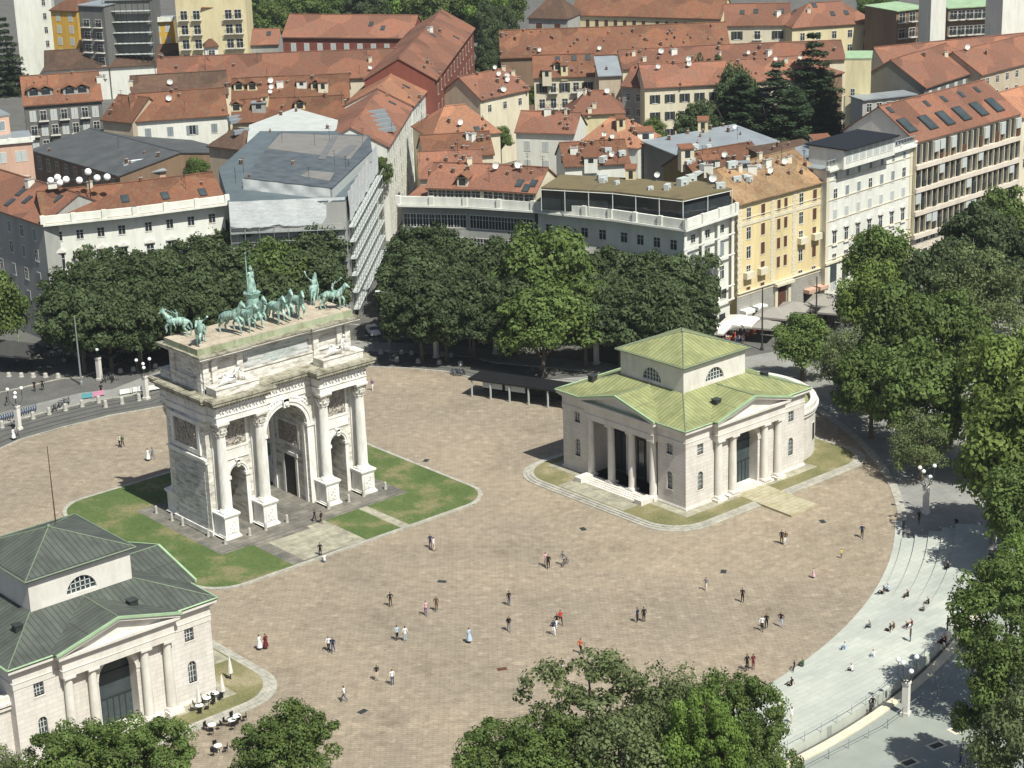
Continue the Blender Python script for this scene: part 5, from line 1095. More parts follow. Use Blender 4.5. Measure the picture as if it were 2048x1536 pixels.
bld('cream house with balconies and orange roof at upper right', [(1448,52),(1582,50)], 19, 14, 4.8, 'gable', 'cream', T[2], [('F0',(-2.6,-6.4),3,1.5,2.1,'obo')])
bld('pale house with a long orange hipped roof at upper right', [(1584,56),(1756,44)], 19, 15, 5, 'hip', 'pale', T[2], [('F0',(-2.6,-6.4),5,1.2,1.9,'x')])
bld('yellow windowless stair tower right of the cedar tree', [(1690,116),(1744,116)], 25, 10, 0, 'flat', 'pale', m_copper_l, [('F0',(-8,-15),1,.8,2.4,'x',.1,.5)], over=.1, name='stair_tower')
bld('brown blank walled house between the cedar and the yellow tower', [(1664,150),(1690,144)], 18, 7, 1, 'shed', 'brown', T[2], [])
bld('grey gabled house with a dark ridge and orange windows right of the yellow tower', [(1852,176),(1962,140)], 18, 18, 5.5, 'gable', 'dgrey', T[2], [('F0',(-2,-5.4),6,1.2,1.6,'l')])
bld('brick house with dark shed dormers at the right edge', [(1964,150),(2110,112)], 18, 16, 4.5, 'gable', 'tan', T[2], [('F0',(-2,-5.4),7,1.2,1.6,'x')])
bld('long red roof with dishes behind the grey gabled house', [(1772,136),(2110,102)], 17, 12, 4, 'gable', 'cream', T[2], [])
gd = bld('modern block with dark balconies and green glass roof, left part', [(1794,22),(1862,14)], 24, 14, 0, 'flat', 'brown', m_copper_l, [('F0',(-2,-6,-10,-14),3,1.9,2.2,'b')], name='office_block')
bld('modern block with dark balconies and green glass roof, right part', [(1896,16),(2004,10)], 24, 14, 0, 'flat', 'brown', m_copper_l, [('F0',(-2,-6,-10,-14),6,1.9,2.2,'b')], name='office_block')
bld('white slab stair tower of the modern block, left one', [(1862,-30),(1896,-32)], 32, 8, 0, 'flat', 'white', m_zinc, [], over=.05, name='stair_tower')
bld('white slab stair tower of the modern block, right one', [(2006,-30),(2056,-34)], 32, 8, 0, 'flat', 'white', m_zinc, [], over=.05, name='stair_tower')
bld('dark roofed workshop behind the tan roofed palazzo', [(1372,318),(1560,282)], 15, 14, 1.5, 'shed', 'dgrey', m_zinc, [])
bld('brown roofed rear wing above the dry turf penthouse', [(1392,352),(1540,326)], 17.5, 11, 3.2, 'gable', 'olive', T[1], [])
bld('olive rendered stair block behind the yellow palazzo', [(1536,318),(1650,300)], 20.5, 7, 1, 'shed', 'olive', T[4], [])
bld('orange roofed cream house cut by the right edge beside the loggia block', [(2046,236),(2150,205)], 20, 14, 4, 'gable', 'cream', T[5], [('F0',(-2.5,-6,-9.5),6,1.2,1.8,'x')])
bld('low grey flat roofed house behind the penthouse', [(1726,200),(1836,188)], 17, 6, 0, 'flat', 'grey', m_zinc, [('F0',(-2,),5,1.2,1.8,'x')])
# ground below the quarter reads as yards
# --- things on the roofs
def roof_hit(px, py):
    v = ray(px, py); best = None
    for f, root in ROOFS:
        for k in range(1, len(f)-1):
            h = intersect_ray_tri(f[0], f[k], f[k+1], v, CAM, True)
            if h is not None:
                dd = (h-CAM).dot(v)
                if dd > 0 and (best is None or dd < best[0]): best = (dd, h, root, f)
    return best
DM = {}
def dish_mesh(r):
    if r in DM: return DM[r]
    b = MB(); b.tube([(0,0,-.3),(0,0,1.0)], .05, 5, 1); V = []; N = 12
    for j in range(4):
        q = r*j/3
        for i in range(N): a = 2*PI*i/N; V.append((q*math.cos(a), -.12-.0+.18*(q/r)**2*-1, 1.1+q*math.sin(a)))
    b.raw(V, [(j*N+i, j*N+(i+1)%N, (j+1)*N+(i+1)%N, (j+1)*N+i) for j in range(3) for i in range(N)], 0); b.tube([(0,-.2,1.1),(0,-.6,1.1)], .03, 4, 1); DM[r] = b.mesh('satellite_dish', [m_white, m_grey_met]); return DM[r]
def on_roof(px, py, nm, me, rz=0, dz=0, sc_=1):
    h = roof_hit(px, py)
    if not h: return None
    o = link(nm, me, h[2], h[1]-h[2].location+Vector((0,0,dz)), rz); o.scale = (sc_,)*3; return o
c3 = lambda u, v: (820+u/3.2, v/3.2); c4 = lambda u, v: (1300+u/2.738, v/2.738); c1 = lambda u, v: (u/3.84, v/3.84); c2 = lambda u, v: (400+u/3.2, v/3.2)
D_ = [c3(*p) for p in ((825,320),(1210,308),(1605,330),(1780,382),(1782,412),(1586,430),(448,645),(465,677),(318,790),(1272,572),(1258,585),(1200,738),(1172,770),(1241,867),(1290,882),(1290,995),(1308,1030),(692,1068),(545,1075),(600,575),(620,488),(620,512),(540,435),(565,475))]
D_ += [c4(*p) for p in ((60,282),(210,327),(210,353),(42,368),(535,290),(820,318),(684,325),(1735,262),(460,700),(197,828),(405,855),(735,893),(653,945),(37,970),(342,990),(1065,600))] + [c1(*p) for p in ((782,548),(1300,760),(1308,635))] + [c2(*p) for p in ((450,520),(455,560),(450,590),(1150,470),(1182,460),(1090,435))]
rr = random.Random(11)
for px, py in D_: on_roof(px, py+7, 'satellite_dish', dish_mesh(rr.choice((.50,.58,.66))), -.35+rr.uniform(-.3,.3))
def chim(w, h, m, pots):
    b = MB(); b.box(-w/2,-w*.3,-1,w/2,w*.3,h,0); b.box(-w/2-.08,-w*.3-.08,h,w/2+.08,w*.3+.08,h+.12,1)
    for k in range(pots): x = (k-(pots-1)/2)*.34; b.lathe([(.11,h+.12),(.09,h+.5)], (x,0,0), 6, 2)
    return b.mesh('chimney', [m, m_wallC['grey'], T[2]])
CH = [chim(.9,1.0,m_wallC['cream'],2), chim(1.5,1.1,m_wallC['white'],3), chim(.6,.9,m_roofT[4],1), chim(.45,.7,m_roofT[1],1)]
skb = MB(); skb.box(-.55,-.8,-.3,.55,.8,.12,1); skb.face([(-.45,-.7,.135),(.45,-.7,.135),(.45,.7,.135),(-.45,.7,.135)],0); sky_me = skb.mesh('skylight', [m_glass_b, m_frame_d])
def skyl(px, py, s=1.0):
    h = roof_hit(px, py)
    if not h: return
    f = h[3]; nn = (f[1]-f[0]).cross(f[2]-f[1]).normalized(); d = (f[1]-f[0]).normalized(); u = nn.cross(d)
    o = link('skylight', sky_me, h[2], h[1]-h[2].location); o.rotation_euler = Matrix((d,u,nn)).transposed().to_euler(); o.scale = (s,s,s)
for p in ((497,645),(582,688),(1500,560)): pass
for u, v in ((1315,603),(1515,568),(1610,543),(1705,518),(1790,492)): skyl(*c4(u,v), 1.0)
for u, v in ((1405,690),(1520,673),(1615,650),(1705,625),(1800,600),(1885,578)): skyl(*c4(u,v), 2.3)
for u, v in ((505,68),(580,62),(720,62),(785,65),(1000,75),(1075,70),(900,30)): skyl(*c4(u,v), 1.1)
for u, v in ((945,380),(1050,373),(1140,368),(510,725),(430,830),(700,1175),(745,1205),(790,1175)): skyl(*c3(u,v), 1.1)
for u, v in ((1320,555),(1230,660),(1350,520),(440,215),(1095,155),(1170,180),(1640,240),(1490,225)): skyl(*c2(u,v), 1.1)
for px, py in ((20,405),(55,400),(42,385),(115,398),(330,392),(405,385),(250,398)): skyl(px, py, 1.2)
# chimneys scattered where the photograph shows them thick
spots = [(105,376),(60,368),(95,352),(150,372),(180,372),(118,182),(105,205),(228,208),(222,225),(200,160),(262,168),(468,130),(690,205),(560,170),(640,165),(800,135),(740,120),(860,60),(880,62),(1003,70)]
spots += [c3(*p) for p in ((1005,410),(700,500),(660,470),(690,520),(720,480),(750,560),(500,700),(520,660),(1060,590),(1090,600),(1120,590),(1150,600),(1300,610),(1340,640),(880,720),(920,720),(1000,715),(1150,710),(350,870),(380,875),(400,880),(340,945),(380,1040),(320,1040),(1100,920),(1050,970),(1080,990),(1420,830),(1350,790),(760,310),(1430,345),(1680,330),(1500,380),(600,440),(640,600),(560,520),(1180,680))]
spots += [c4(*p) for p in ((60,240),(130,285),(600,260),(745,335),(860,270),(380,300),(480,340),(650,290),(335,140),(700,75),(870,60),(280,900),(320,930),(460,870),(530,880),(580,900),(560,935),(490,930),(760,880),(640,900),(1620,300),(1840,290),(1500,300),(700,890),(600,860),(180,880))]
for i, (px, py) in enumerate(spots): on_roof(px, py+3, 'chimney', CH[(i*5+int(px)) % 4], rr.uniform(-.8,.4))
for i in range(330):
    px, py = rr.uniform(830,1680), rr.uniform(60,350)
    if px < 1000 and py < 120: continue
    on_roof(px, py, 'chimney', CH[2+i % 2], rr.uniform(-.6,.3), 0, rr.uniform(.6,1.0))
for i in range(60): on_roof(rr.uniform(60,860), rr.uniform(110,380), 'chimney', CH[2+i % 2], rr.uniform(-.6,.3), 0, rr.uniform(.7,1.0))
# air conditioning plant on the penthouse roof
acm = MB(); acm.box(-.9,-.45,0,.9,.45,1.1,0); acm.lathe([(.32,0),(.32,.03)], (0,-.46,.5), 8); acm = acm.mesh('air_conditioner', [m_shut_l])
for p in ((1180,338),(1215,345),(1300,352),(1318,358),(1345,352),(1360,358),(1372,350),(1382,362),(1395,356),(1405,362),(1330,345),(1365,370),(1250,350)): on_roof(*p, 'air_conditioner', acm, rr.uniform(-.3,.3), 0, rr.uniform(.8,1.5))
# dormers with little gabled roofs
def dormer(px, py, wall='cream', w=2.2, s=1.0):
    h = roof_hit(px, py)
    if not h: return
    f = h[3]; d = (f[1]-f[0]).normalized(); rz = math.atan2(d.y, d.x); b = MB(); b.box(-w/2,-.1,-.4,w/2,2.6,1.5,0); b.box(-w*.32,-.13,.15,w*.32,-.1,1.35,1)
    o = link('dormer', b.mesh('dormer', [m_wallC[wall], m_glass]), h[2], h[1]-h[2].location, rz)
    b = MB(); 
    for e in (-1,1): q = [(0,-.5,2.2),(e*(w/2+.35),-.5,1.4),(e*(w/2+.35),3.4,1.4),(0,3.4,2.2)]; b.slab(q if e < 0 else q[::-1], .12)
    link('dormer_roof', b.mesh('dormer_roof', [T[1]]), o)
for p in ((68,192),(92,190),(140,188),(165,186)): dormer(*p, 'grey', 3.0)
for p in ((478,180),(505,180),(632,178),(473,222),(520,220),(600,218)): dormer(*p, 'pale', 2.2)
for p in ((925,372),(1115,140)): dormer(*p, 'cream', 1.8)
# ribbed vents on the near terrace roof
for k in range(5):
    h = roof_hit(748+k*5, 226+k*9)
    if h: b = MB(); b.box(-2.6,-.35,-.3,2.6,.35,.55); o = link('roof_vent', b.mesh('roof_vent', [m_shut_g]), h[2], h[1]-h[2].location, -.15)
for k in range(5):
    h = roof_hit(470+k*3, 236+k*7)
    if h: b = MB(); b.box(-2.0,-.35,-.3,2.0,.35,.55); o = link('roof_vent', b.mesh('roof_vent', [m_shut_g]), h[2], h[1]-h[2].location, .15)

def rbox(w, d, h, m, sl):
    b = MB(); b.box(-w/2,-d/2,-2.5,w/2,d/2,h,0); b.raw([(-w/2-.2,-d/2-.25,h),(w/2+.2,-d/2-.25,h),(w/2+.2,d/2+.2,h+sl),(-w/2-.2,d/2+.2,h+sl),(-w/2-.2,-d/2-.25,h+.15),(w/2+.2,-d/2-.25,h+.15),(w/2+.2,d/2+.2,h+sl+.15),(-w/2-.2,d/2+.2,h+sl+.15)], [(0,3,2,1),(4,5,6,7),(0,1,5,4),(1,2,6,5),(2,3,7,6),(3,0,4,7)], 1)
    b.box(-w*.2,-d/2-.03,.2,w*.2,-d/2,h-.3,2); return b.mesh('roof_housing', [m, m_zinc if sl < .3 else T[1], m_glass])
RB = [rbox(2.6,2.2,1.9,m_wallC['cream'],.5), rbox(3.4,2.4,1.6,m_wallC['white'],.6), rbox(2.2,2.6,2.2,m_wallC['pale'],.5), rbox(3.0,2.0,1.4,m_wallC['grey'],.1)]
ant = MB(); ant.tube([(0,0,-.4),(0,0,3.0)], .045, 4); ant.tube([(-.6,0,2.8),(.6,0,2.8)], .03, 4); ant.tube([(-.4,0,2.3),(.4,0,2.3)], .03, 4); ant = ant.mesh('antenna', [m_frame_d])
rr = random.Random(21)
for i, (px, py) in enumerate([(rr.uniform(1180,1560), rr.uniform(298,372)) for _ in range(6)]+[(rr.uniform(900,1290), rr.uniform(130,330)) for _ in range(7)]+[(rr.uniform(470,860), rr.uniform(120,225)) for _ in range(5)]+[(rr.uniform(1350,1650), rr.uniform(258,300)) for _ in range(4)]): on_roof(px, py, 'roof_housing', RB[i % 4], -.66+rr.uniform(-.2,.2), 0, rr.uniform(.6,1.0))
for i in range(34): on_roof(rr.uniform(1180,1560), rr.uniform(296,380), 'air_conditioner', acm, rr.uniform(-.5,.5), 0, rr.uniform(.5,1.1))
for i in range(110): on_roof(rr.uniform(40,1800), rr.uniform(110,390), 'antenna', ant, rr.uniform(0,3), 0, rr.uniform(.7,1.1))
# ---------------------------------------------------------------- trees
def crown_mesh(seed, rx, rz, nc, nl, leaf, kind='round', low=-.55, gap=0.0, csz=.30):
    rr = random.Random(seed); V = []; F = []; cl = []
    ph = [rr.uniform(0,6.28) for _ in range(6)]
    for i in range(nc):
        for _ in range(40):
            z = rr.uniform(low, 1.0); a = rr.uniform(0, 2*PI); s = math.sqrt(max(0, 1-z*z)) if z > 0 else math.sqrt(max(0,1-(z*1.0)**2))
            lob = 1+.16*math.sin(3*a+ph[0])*math.cos(2.2*z+ph[1])+.10*math.sin(5*a+ph[2]+3*z)
            if gap and math.sin(2.3*a+ph[3])*math.sin(3.1*z+ph[4]) > 1-gap: continue
            break
        d = rr.choice((1,1,1,.8,.6))*lob if kind != 'flat' else rr.choice((1,1,.85))*lob; c = Vector((s*math.cos(a)*d*rx*(1-csz*.6), s*math.sin(a)*d*rx*(1-csz*.6), z*d*rz*(1-csz*.5))); cl.append((c, csz*rx*rr.uniform(.6,1.25)))
    for c, r in cl:
        for _ in range(nl):
            z = rr.uniform(-.75,1); a = rr.uniform(0,2*PI); s = math.sqrt(1-z*z); n = Vector((s*math.cos(a), s*math.sin(a), z)); q = r*rr.uniform(.55,1.08)
            p = c+Vector((n.x*q, n.y*q, n.z*q*.72)); nn = (n*1.1+Vector((rr.uniform(-.8,.8), rr.uniform(-.8,.8), rr.uniform(-.3,1.0)))).normalized()
            t = nn.cross(Vector((rr.uniform(-1,1), rr.uniform(-1,1), rr.uniform(-1,1)))).normalized(); u = nn.cross(t); l = leaf*rr.uniform(.55,1.3); k = len(V)
            V += [p-t*l, p-u*l*.6, p+t*l, p+u*l*.6]; F.append((k,k+1,k+2,k+3))
    return V, F
def cedar_mesh(seed, rx, rz, leaf, flat=True, tiers=13):
    rr = random.Random(seed); V = []; F = []
    for j in range(tiers):
        t = j/(tiers-1); z = -rz+2*rz*t; R = rx*(1.04-t)**.6*rr.uniform(.85,1.1); nb = max(4, int(10*(1-t)+4))
        for b in range(nb):
            a = 2*PI*(b+rr.random())/nb; L_ = R*rr.uniform(.6,1.1)
            for k in range(int(150*(.4+L_/rx))):
                q = L_*rr.uniform(.1,1)**.7; w_ = .34*L_*(1.15-q/L_)+.45; p = Vector((q*math.cos(a)-w_*rr.uniform(-1,1)*math.sin(a), q*math.sin(a)+w_*rr.uniform(-1,1)*math.cos(a), z-q*.12+rr.uniform(-.4,.4)))
                nn = Vector((rr.uniform(-.5,.5), rr.uniform(-.5,.5), 1)).normalized(); tt = nn.cross(Vector((rr.uniform(-1,1), rr.uniform(-1,1), 0))).normalized(); u = nn.cross(tt); l = leaf*rr.uniform(.6,1.3); n_ = len(V)
                V += [p-tt*l, p-u*l*.5, p+tt*l, p+u*l*.5]; F.append((n_,n_+1,n_+2,n_+3))
    return V, F
def leafmesh(VF, mat, name='crown'):
    me = bpy.data.meshes.new(name); me.from_pydata([tuple(v) for v in VF[0]], [], VF[1]); me.materials.append(mat); return me
CR = {}
# kind: list of variants, unit crown of radius 6 and half height 5.5 scaled to fit
def crowns(kind, specs, mat):
    CR[kind] = [leafmesh(crown_mesh(*s[:6], **(s[6] if len(s) > 6 else {})), mat) for s in specs]
crowns('dark', [(k,6,5.2,110,150,.30,dict(csz=.22,kind='flat')) for k in (1,2,3)], m_leaf['dark'])
crowns('mid', [(11,6,6,85,150,.30),(12,6,6,85,150,.30),(13,6,6,85,150,.30)], m_leaf['mid'])
crowns('bright', [(21,6,6,80,160,.30),(22,6,6,80,160,.30)], m_leaf['bright'])
crowns('yellow', [(26,6,6,80,160,.30),(27,6,6,80,160,.30)], m_leaf['yellow'])
crowns('plane', [(31,6,6,95,150,.20),(32,6,6,95,150,.20)], m_leaf['plane'])
CR['sparse'] = [leafmesh(crown_mesh(s,6,6,95,85,.21,gap=.3,csz=.17), m_leaf['plane']) for s in (41,42)]
CR['near'] = [leafmesh(crown_mesh(s,6,6,105,200,.19,csz=.21,gap=.12), m_leaf['mid']) for s in (51,52)]
CR['nearb'] = [leafmesh(crown_mesh(s,6,6,100,200,.19,csz=.21), m_leaf['bright']) for s in (53,)]
CR['cedar'] = [leafmesh(cedar_mesh(61,6,9,.30), m_leaf['cedar']), leafmesh(cedar_mesh(62,6,9,.30), m_leaf['cedar'])]
def trunk_mesh(seed, h, rx, rz):
    rr = random.Random(seed); b = MB(); b.tube([(0,0,-.3),(.05,.1,h*.5),(0,0,h)], [.42,.32,.26], 8)
    for k in range(7):
        a = 2*PI*k/7+rr.random(); l = rx*rr.uniform(.5,.8); b.tube([(0,0,h-.3+k*.12),(l*.45*math.cos(a),l*.45*math.sin(a),h+rz*.35),(l*math.cos(a),l*math.sin(a),h+rz*rr.uniform(.6,1.1))], [.19,.13,.05], 5)
    b.tube([(0,0,h),(.2,-.1,h+rz),(0,.1,h+rz*1.5)], [.26,.15,.06], 6); return b.mesh('trunk', m_bark)
TR = {}
tn = [0]
def tree(px, py, zc, rx, rz, kind, label, group=None, name='tree', cat='tree'):
    tn[0] += 1; p = at(px, py, zc); root = thing(name, label, cat, (p.x,p.y,0), 0, group)
    me = CR[kind][tn[0] % len(CR[kind])]; bz = 9 if kind == 'cedar' else (5.2 if kind == 'dark' else 6); o = link('crown', me, root, (0,0,zc), tn[0]*1.7); o.scale = (rx/6, rx/6, rz/bz)
    hb = max(1.0, zc-rz*.75); k = (round(hb,1), round(rx), round(rz))
    if k not in TR: TR[k] = trunk_mesh(tn[0], hb, rx, rz)
    link('trunk', TR[k], root); return root
ORD = ('first','second','third','fourth','fifth','sixth','seventh','eighth','ninth','tenth','eleventh','twelfth','thirteenth','fourteenth','fifteenth','sixteenth','seventeenth','eighteenth','nineteenth','twentieth','twenty-first','twenty-second','twenty-third','twenty-fourth','twenty-fifth','twenty-sixth')
def row(xs, ys, zc, rx, rz, kinds, lab, grp):
    for i, x in enumerate(xs): tree(x, ys[i % len(ys)] if len(ys) != len(xs) else ys[i], zc, rx, rz, kinds[i % len(kinds)], ORD[i]+' '+lab, grp)
GL = 'left grove behind the arch'; GR = 'right grove before the crescent palaces'
row((185,242,302,366,432,500,568,622),(545,533,527,521,516,513,512,520),10.9,7.0,5.6,('dark',),'dark tree from the left in the back row of the left grove',GL)
row((165,222,282,346,412,486,622),(600,590,584,578,574,570,568),9.4,6.9,5.6,('dark',),'dark tree from the left in the middle row of the left grove',GL)
row((160,215,272,336,402,472,545),(650,648,642,638,634,630,626),8.0,6.4,5.8,('dark',),'dark tree from the left in the front row of the left grove',GL)
tree(560,560,10.2,6.6,6.4,'mid','lighter green tree standing in the dark grove behind the standing bronze figure')
row((846,900,960,1020,1170,1240,1300,1342),(512,500,494,492,500,512,522,540),10.9,7.0,5.6,('dark',),'dark tree from the left in the back row of the right grove',GR)
row((838,890,940,996,1225,1290,1345),(570,562,556,556,572,582,592),9.4,6.9,5.6,('dark',),'dark tree from the left in the middle row of the right grove',GR)
row((840,890,945,1000,1240,1302,1352),(628,626,624,628,640,642,640),8.0,6.4,5.8,('dark',),'dark tree from the left in the front row of the right grove',GR)
tree(1092,550,12,8.2,8.4,'mid','large lighter green plane tree bulging forward in the middle of the right grove'); tree(1085,655,8,7.2,7.0,'mid','lower light green tree above the dark shelter before the right grove')
tree(1170,640,8,5.2,6,'mid','mid green tree right of the large plane tree, above a globe lamp')
tree(-18,615,9,6,7,'mid','green tree cut by the left picture edge beside the shaded palace wing')
for a in ((1758,528,10,6.0,6.5,'mid','leafy green tree in front of the white six storey palazzo'),(1606,690,6,4.6,4.6,'mid','small round green tree between the right gatehouse roof and the street of parasols'),
          (1745,612,10,5.2,7,'yellow','yellowish green tree just right of the big taupe parasol'),(1812,680,11,6.6,8,'mid','large green tree in the middle of the right park mass'),(1700,735,7,4.6,5.5,'plane','thin leaved tree standing behind the apse of the right gatehouse'),
          (1745,770,8,5.5,6,'mid','green tree over the shaded path right of the gatehouse apse'),(1850,800,9,6.5,7.5,'mid','tall green tree left of the park globe lamp'),(1845,890,5,4,4.5,'plane','low grey green tree at the edge of the sunlit path'),
          (1872,575,11,6,6.5,'dark','dark chestnut tree with pale blossom candles near the loggia block'),(1950,500,11,7,7,'dark','dark tree touching the lower right of the loggia block'),(2010,460,12,6,7,'mid','tree at the right edge rising before the loggia block'),
          (1960,600,11,7.5,8,'plane','greyish green broad tree at the right, below the dark trees'),(2035,560,11,6,7,'dark','dark tree cut by the right picture edge at mid height'),(1905,680,10,5.5,7,'mid','green tree between the broad greyish tree and the park lamp'),
          (2025,790,12,6.5,8.5,'yellow','bright yellow green tree at the right edge beside the park lamp'),(2035,925,11,7,8,'yellow','bright yellow green tree low at the right edge above the steps'),(1990,850,8,4,6,'mid','dark green tree close behind the park globe lamp'),
          (2048,1020,9,5,5.5,'mid','tree at the right edge overhanging the top of the steps')):
    tree(*a)
for a in ((2020,1245,11,6.2,6.4,'near','large green tree at the right edge beside the sunlit steps'),(2060,1160,12,4.4,5,'nearb','bright green tree top at the right edge above the large tree'),(2030,1400,10,5.4,7.0,'near','tree at the lower right corner standing in the grey road'),(2050,1500,9,5,6,'plane','thin grey green tree cut by the lower right corner'),
          (1010,1545,14,4.6,4.4,'near','leafy tree crown at the bottom edge, left end of the lower middle trees'),(1180,1450,15,6.3,6.4,'sparse','sparse grey green plane tree with see-through branches at the bottom middle'),(1235,1540,13,6.0,5.6,'plane','grey green plane tree at the bottom middle behind the sparse one'),
          (1105,1545,13,4.8,5.2,'near','mid green tree at the bottom edge under the sparse plane tree'),(1410,1500,15,3.6,5.6,'nearb','bright fresh green narrow tree at the bottom between two darker trees'),(1462,1460,14,4.5,5.6,'near','rounded green tree at the bottom beside the lower end of the steps'),(1340,1455,14,4.4,5.2,'plane','grey green tree left of the bright narrow tree'),
          (1520,1555,12,3.4,4.5,'near','tree tip at the bottom edge beside the bicycle'),(150,1555,13,4.9,4.6,'near','green tree in front of the left gatehouse, left half of the pair'),(275,1535,13,5.0,4.7,'near','green tree in front of the left gatehouse, right half of the pair'),
          (575,1522,12,5.0,5.0,'near','rounded dark green tree at the bottom edge right of the left gatehouse lawn'),(30,1585,12,3,4,'plane','tree tip at the bottom left corner')):
    tree(*a)
row([530+i*40 for i in range(13)],(10,18,26),9,7.5,8.5,('mid','dark','mid','bright'),'tree from the left in the front row beyond the brick wing','park trees beyond the brick wing')
row([640+i*42 for i in range(9)],(-14,),12,7.5,8.5,('dark','mid'),'tree from the left in the highest row cut by the upper edge','park trees beyond the brick wing')
tree(540,42,9,6,7,'mid','bushy tree between the tall pale flats and the red outbuilding')
for i, (x, y) in enumerate(((972,160),(980,125),(985,85),(975,50),(1012,55),(1000,25))): tree(x, y, 8, 4.2, 6.5, 'dark', ORD[i]+' nearest tree lining the narrow street right of the brick range', 'trees lining the narrow street')
for x, y, lb in ((655,100,'round courtyard tree under the windows of the brick wing, left one'),(700,98,'round courtyard tree under the windows of the brick wing, right one'),(500,104,'low tree beside the white belvedere'),(585,112,'shrubby tree at the foot of the small outbuilding'),
                 (1272,205,'narrow tree between the yellow garden house and the cream house'),(1290,245,'climbing greenery in the gap right of the orange roofed houses'),(1105,203,'courtyard tree below the long balcony'),(1308,262,'small tree before the cream house with dark shutters'),
                 (1070,193,'bush beside the courtyard balcony house'),(1140,205,'bush in front of the yellow garden house'),(1330,300,'shrub by the garden loggia'),(1290,330,'shrub by the white end wall'),(1000,282,'plant on the roof terrace left of the white courtyard house'),(1130,318,'bush before the white courtyard house'),
                 (870,300,'street plants at the foot of the terrace'),(700,150,'roof garden shrub in the mansard house'),(735,152,'roof garden shrub right of the mansard house'),(440,300,'garden shrub left of the grey gable'),(395,345,'garden shrub behind the front palace'),(760,345,'green roof terrace beside the wrapped building'),(640,172,'terrace plant beside the yellow dormer')):
    tree(x, y, 14 if y in (150,152,172,345,282) else 7, 2.6, 3.0, 'mid', lb, None, 'small_tree', 'tree')
tree(14,112,11,6.5,10.5,'cedar','blue green cedar at the left edge before the white tower block')
tree(1555,222,12,11,10.5,'cedar','broad dark cedar with layered branches in the middle of the cedar group'); tree(1625,175,15,9.5,12,'cedar','tallest pointed cedar at the right of the cedar group'); tree(1485,232,11,10,9,'cedar','wide low cedar left of the middle one')
tree(1422,205,11,5.2,10.5,'dark','dense dark upright tree left of the cedars'); tree(1402,262,8,5.2,6.5,'dark','dark bush like tree below the upright tree'); tree(1550,270,6,8,6,'cedar','low cedar boughs above the workshop roof'); tree(1655,235,9,5.5,9,'cedar','narrow cedar beside the brown blank wall'); tree(1470,215,12,5,9,'dark','dark rounded tree between the upright tree and the wide cedar'); tree(1600,250,8,7,7,'cedar','low cedar in front of the tallest one')
for i, (x, y) in enumerate(((1785,100),(1775,75),(1768,35),(1745,20))): tree(x, y, 8, 5, 7, 'mid', ORD[i]+' lowest tree in the gap left of the modern block', 'trees left of the modern block')
# ---------------------------------------------------------------- lamps, poles, furniture
def globe_lamp(px, py, label, k=1.0, rz=.3, n=4):
    p = at(px, py); t = thing('globe_lamp', label, 'street lamp', (p.x,p.y,0), rz, 'globe lamps on stone pillars'); t.scale = (k,k,k)
    b = MB(); b.box(-.45,-.45,0,.45,.45,.35); b.box(-.33,-.33,.35,.33,.33,3.5); b.box(-.4,-.4,3.5,.4,.4,3.75); link('pillar', b.mesh('pillar', m_stone_smooth), t)
    for i in range(n):
        a = PI/4+2*PI*i/n; c, s = math.cos(a), math.sin(a); top = 6.4 if i % 2 else 5.4
        b = MB(); b.tube([(0,0,3.7),(c*.6,s*.6,4.0),(c*1.0,s*1.0,4.7),(c*1.0,s*1.0,top-.25)], [.07,.05,.045,.045], 5); link('arm', b.mesh('arm', m_frame_d), t)
        b = MB(); b.ball((c*1.0,s*1.0,top), .27, 10, 7); link('globe', b.mesh('globe', m_whiteglobe, True), t)
for a in ((200,760,'globe lamp on a stone pillar at the far left beside parked bicycles'),(293,798,'globe lamp on a stone pillar just left of the arch cornice'),(38,859,'globe lamp on a stone pillar at the left edge beside blue bicycles'),(873,715,'globe lamp on a stone pillar in front of the right grove'),
          (992,708,'globe lamp shaded at the right grove edge next to the dark shelter'),(1811,1429,'globe lamp on a stone pillar at lower right by the railing'),(1851,1027,'globe lamp on a stone pillar at the north end of the steps'),(1193,728,'globe lamp seen over the roof edge of the right gatehouse'),(1938,882,'globe lamp in the park among the right trees')): globe_lamp(*a)
# tall cluster of white globes behind the palace roof
h = roof_hit(182, 402); p = h[1] if h else at(182,402,21)
t = thing('roof_mast', 'dark mast carrying seven large white globes above the palace roof at left', 'lamp mast', (p.x,p.y,p.z-.5))
b = MB(); b.tube([(0,0,0),(0,0,5.6)], .1, 6); b.tube([(-6.6,0,4.0),(2.9,0,4.6)], .07, 5); link('pole', b.mesh('pole', m_frame_d), t)
for x, z in ((-6.4,4.2),(-5.2,4.7),(-4.9,3.8),(-3.8,4.3),(-1.6,4.1),(0,5.5),(1.4,4.4),(3.1,4.5)):
    b = MB(); b.ball((0,0,0), .60, 12, 8); o = link('globe', b.mesh('globe', m_whiteglobe, True), t, (x*1.0,0,z)); 
t.rotation_euler = (0,0,-YAW)
def pole(px, py, H, label, arms=1, m=None):
    p = at(px, py); t = thing('street_pole', label, 'pole', (p.x,p.y,0), 0, 'tall street poles')
    b = MB(); b.lathe([(.28,0),(.28,.5),(.16,.6),(.09,H)], n=8); link('pole', b.mesh('pole', m or m_grey_met), t)
    for i in range(arms): 
        a = i*PI-.7; b = MB(); b.tube([(0,0,H-.3),(1.3*math.cos(a),1.3*math.sin(a),H)], .045, 5); b.cbox((1.5*math.cos(a),1.5*math.sin(a),H-.08), .7, .3, .14, a, 1); link('lamp_head', b.mesh('lamp_head', [m_grey_met, m_whiteglobe]), t)
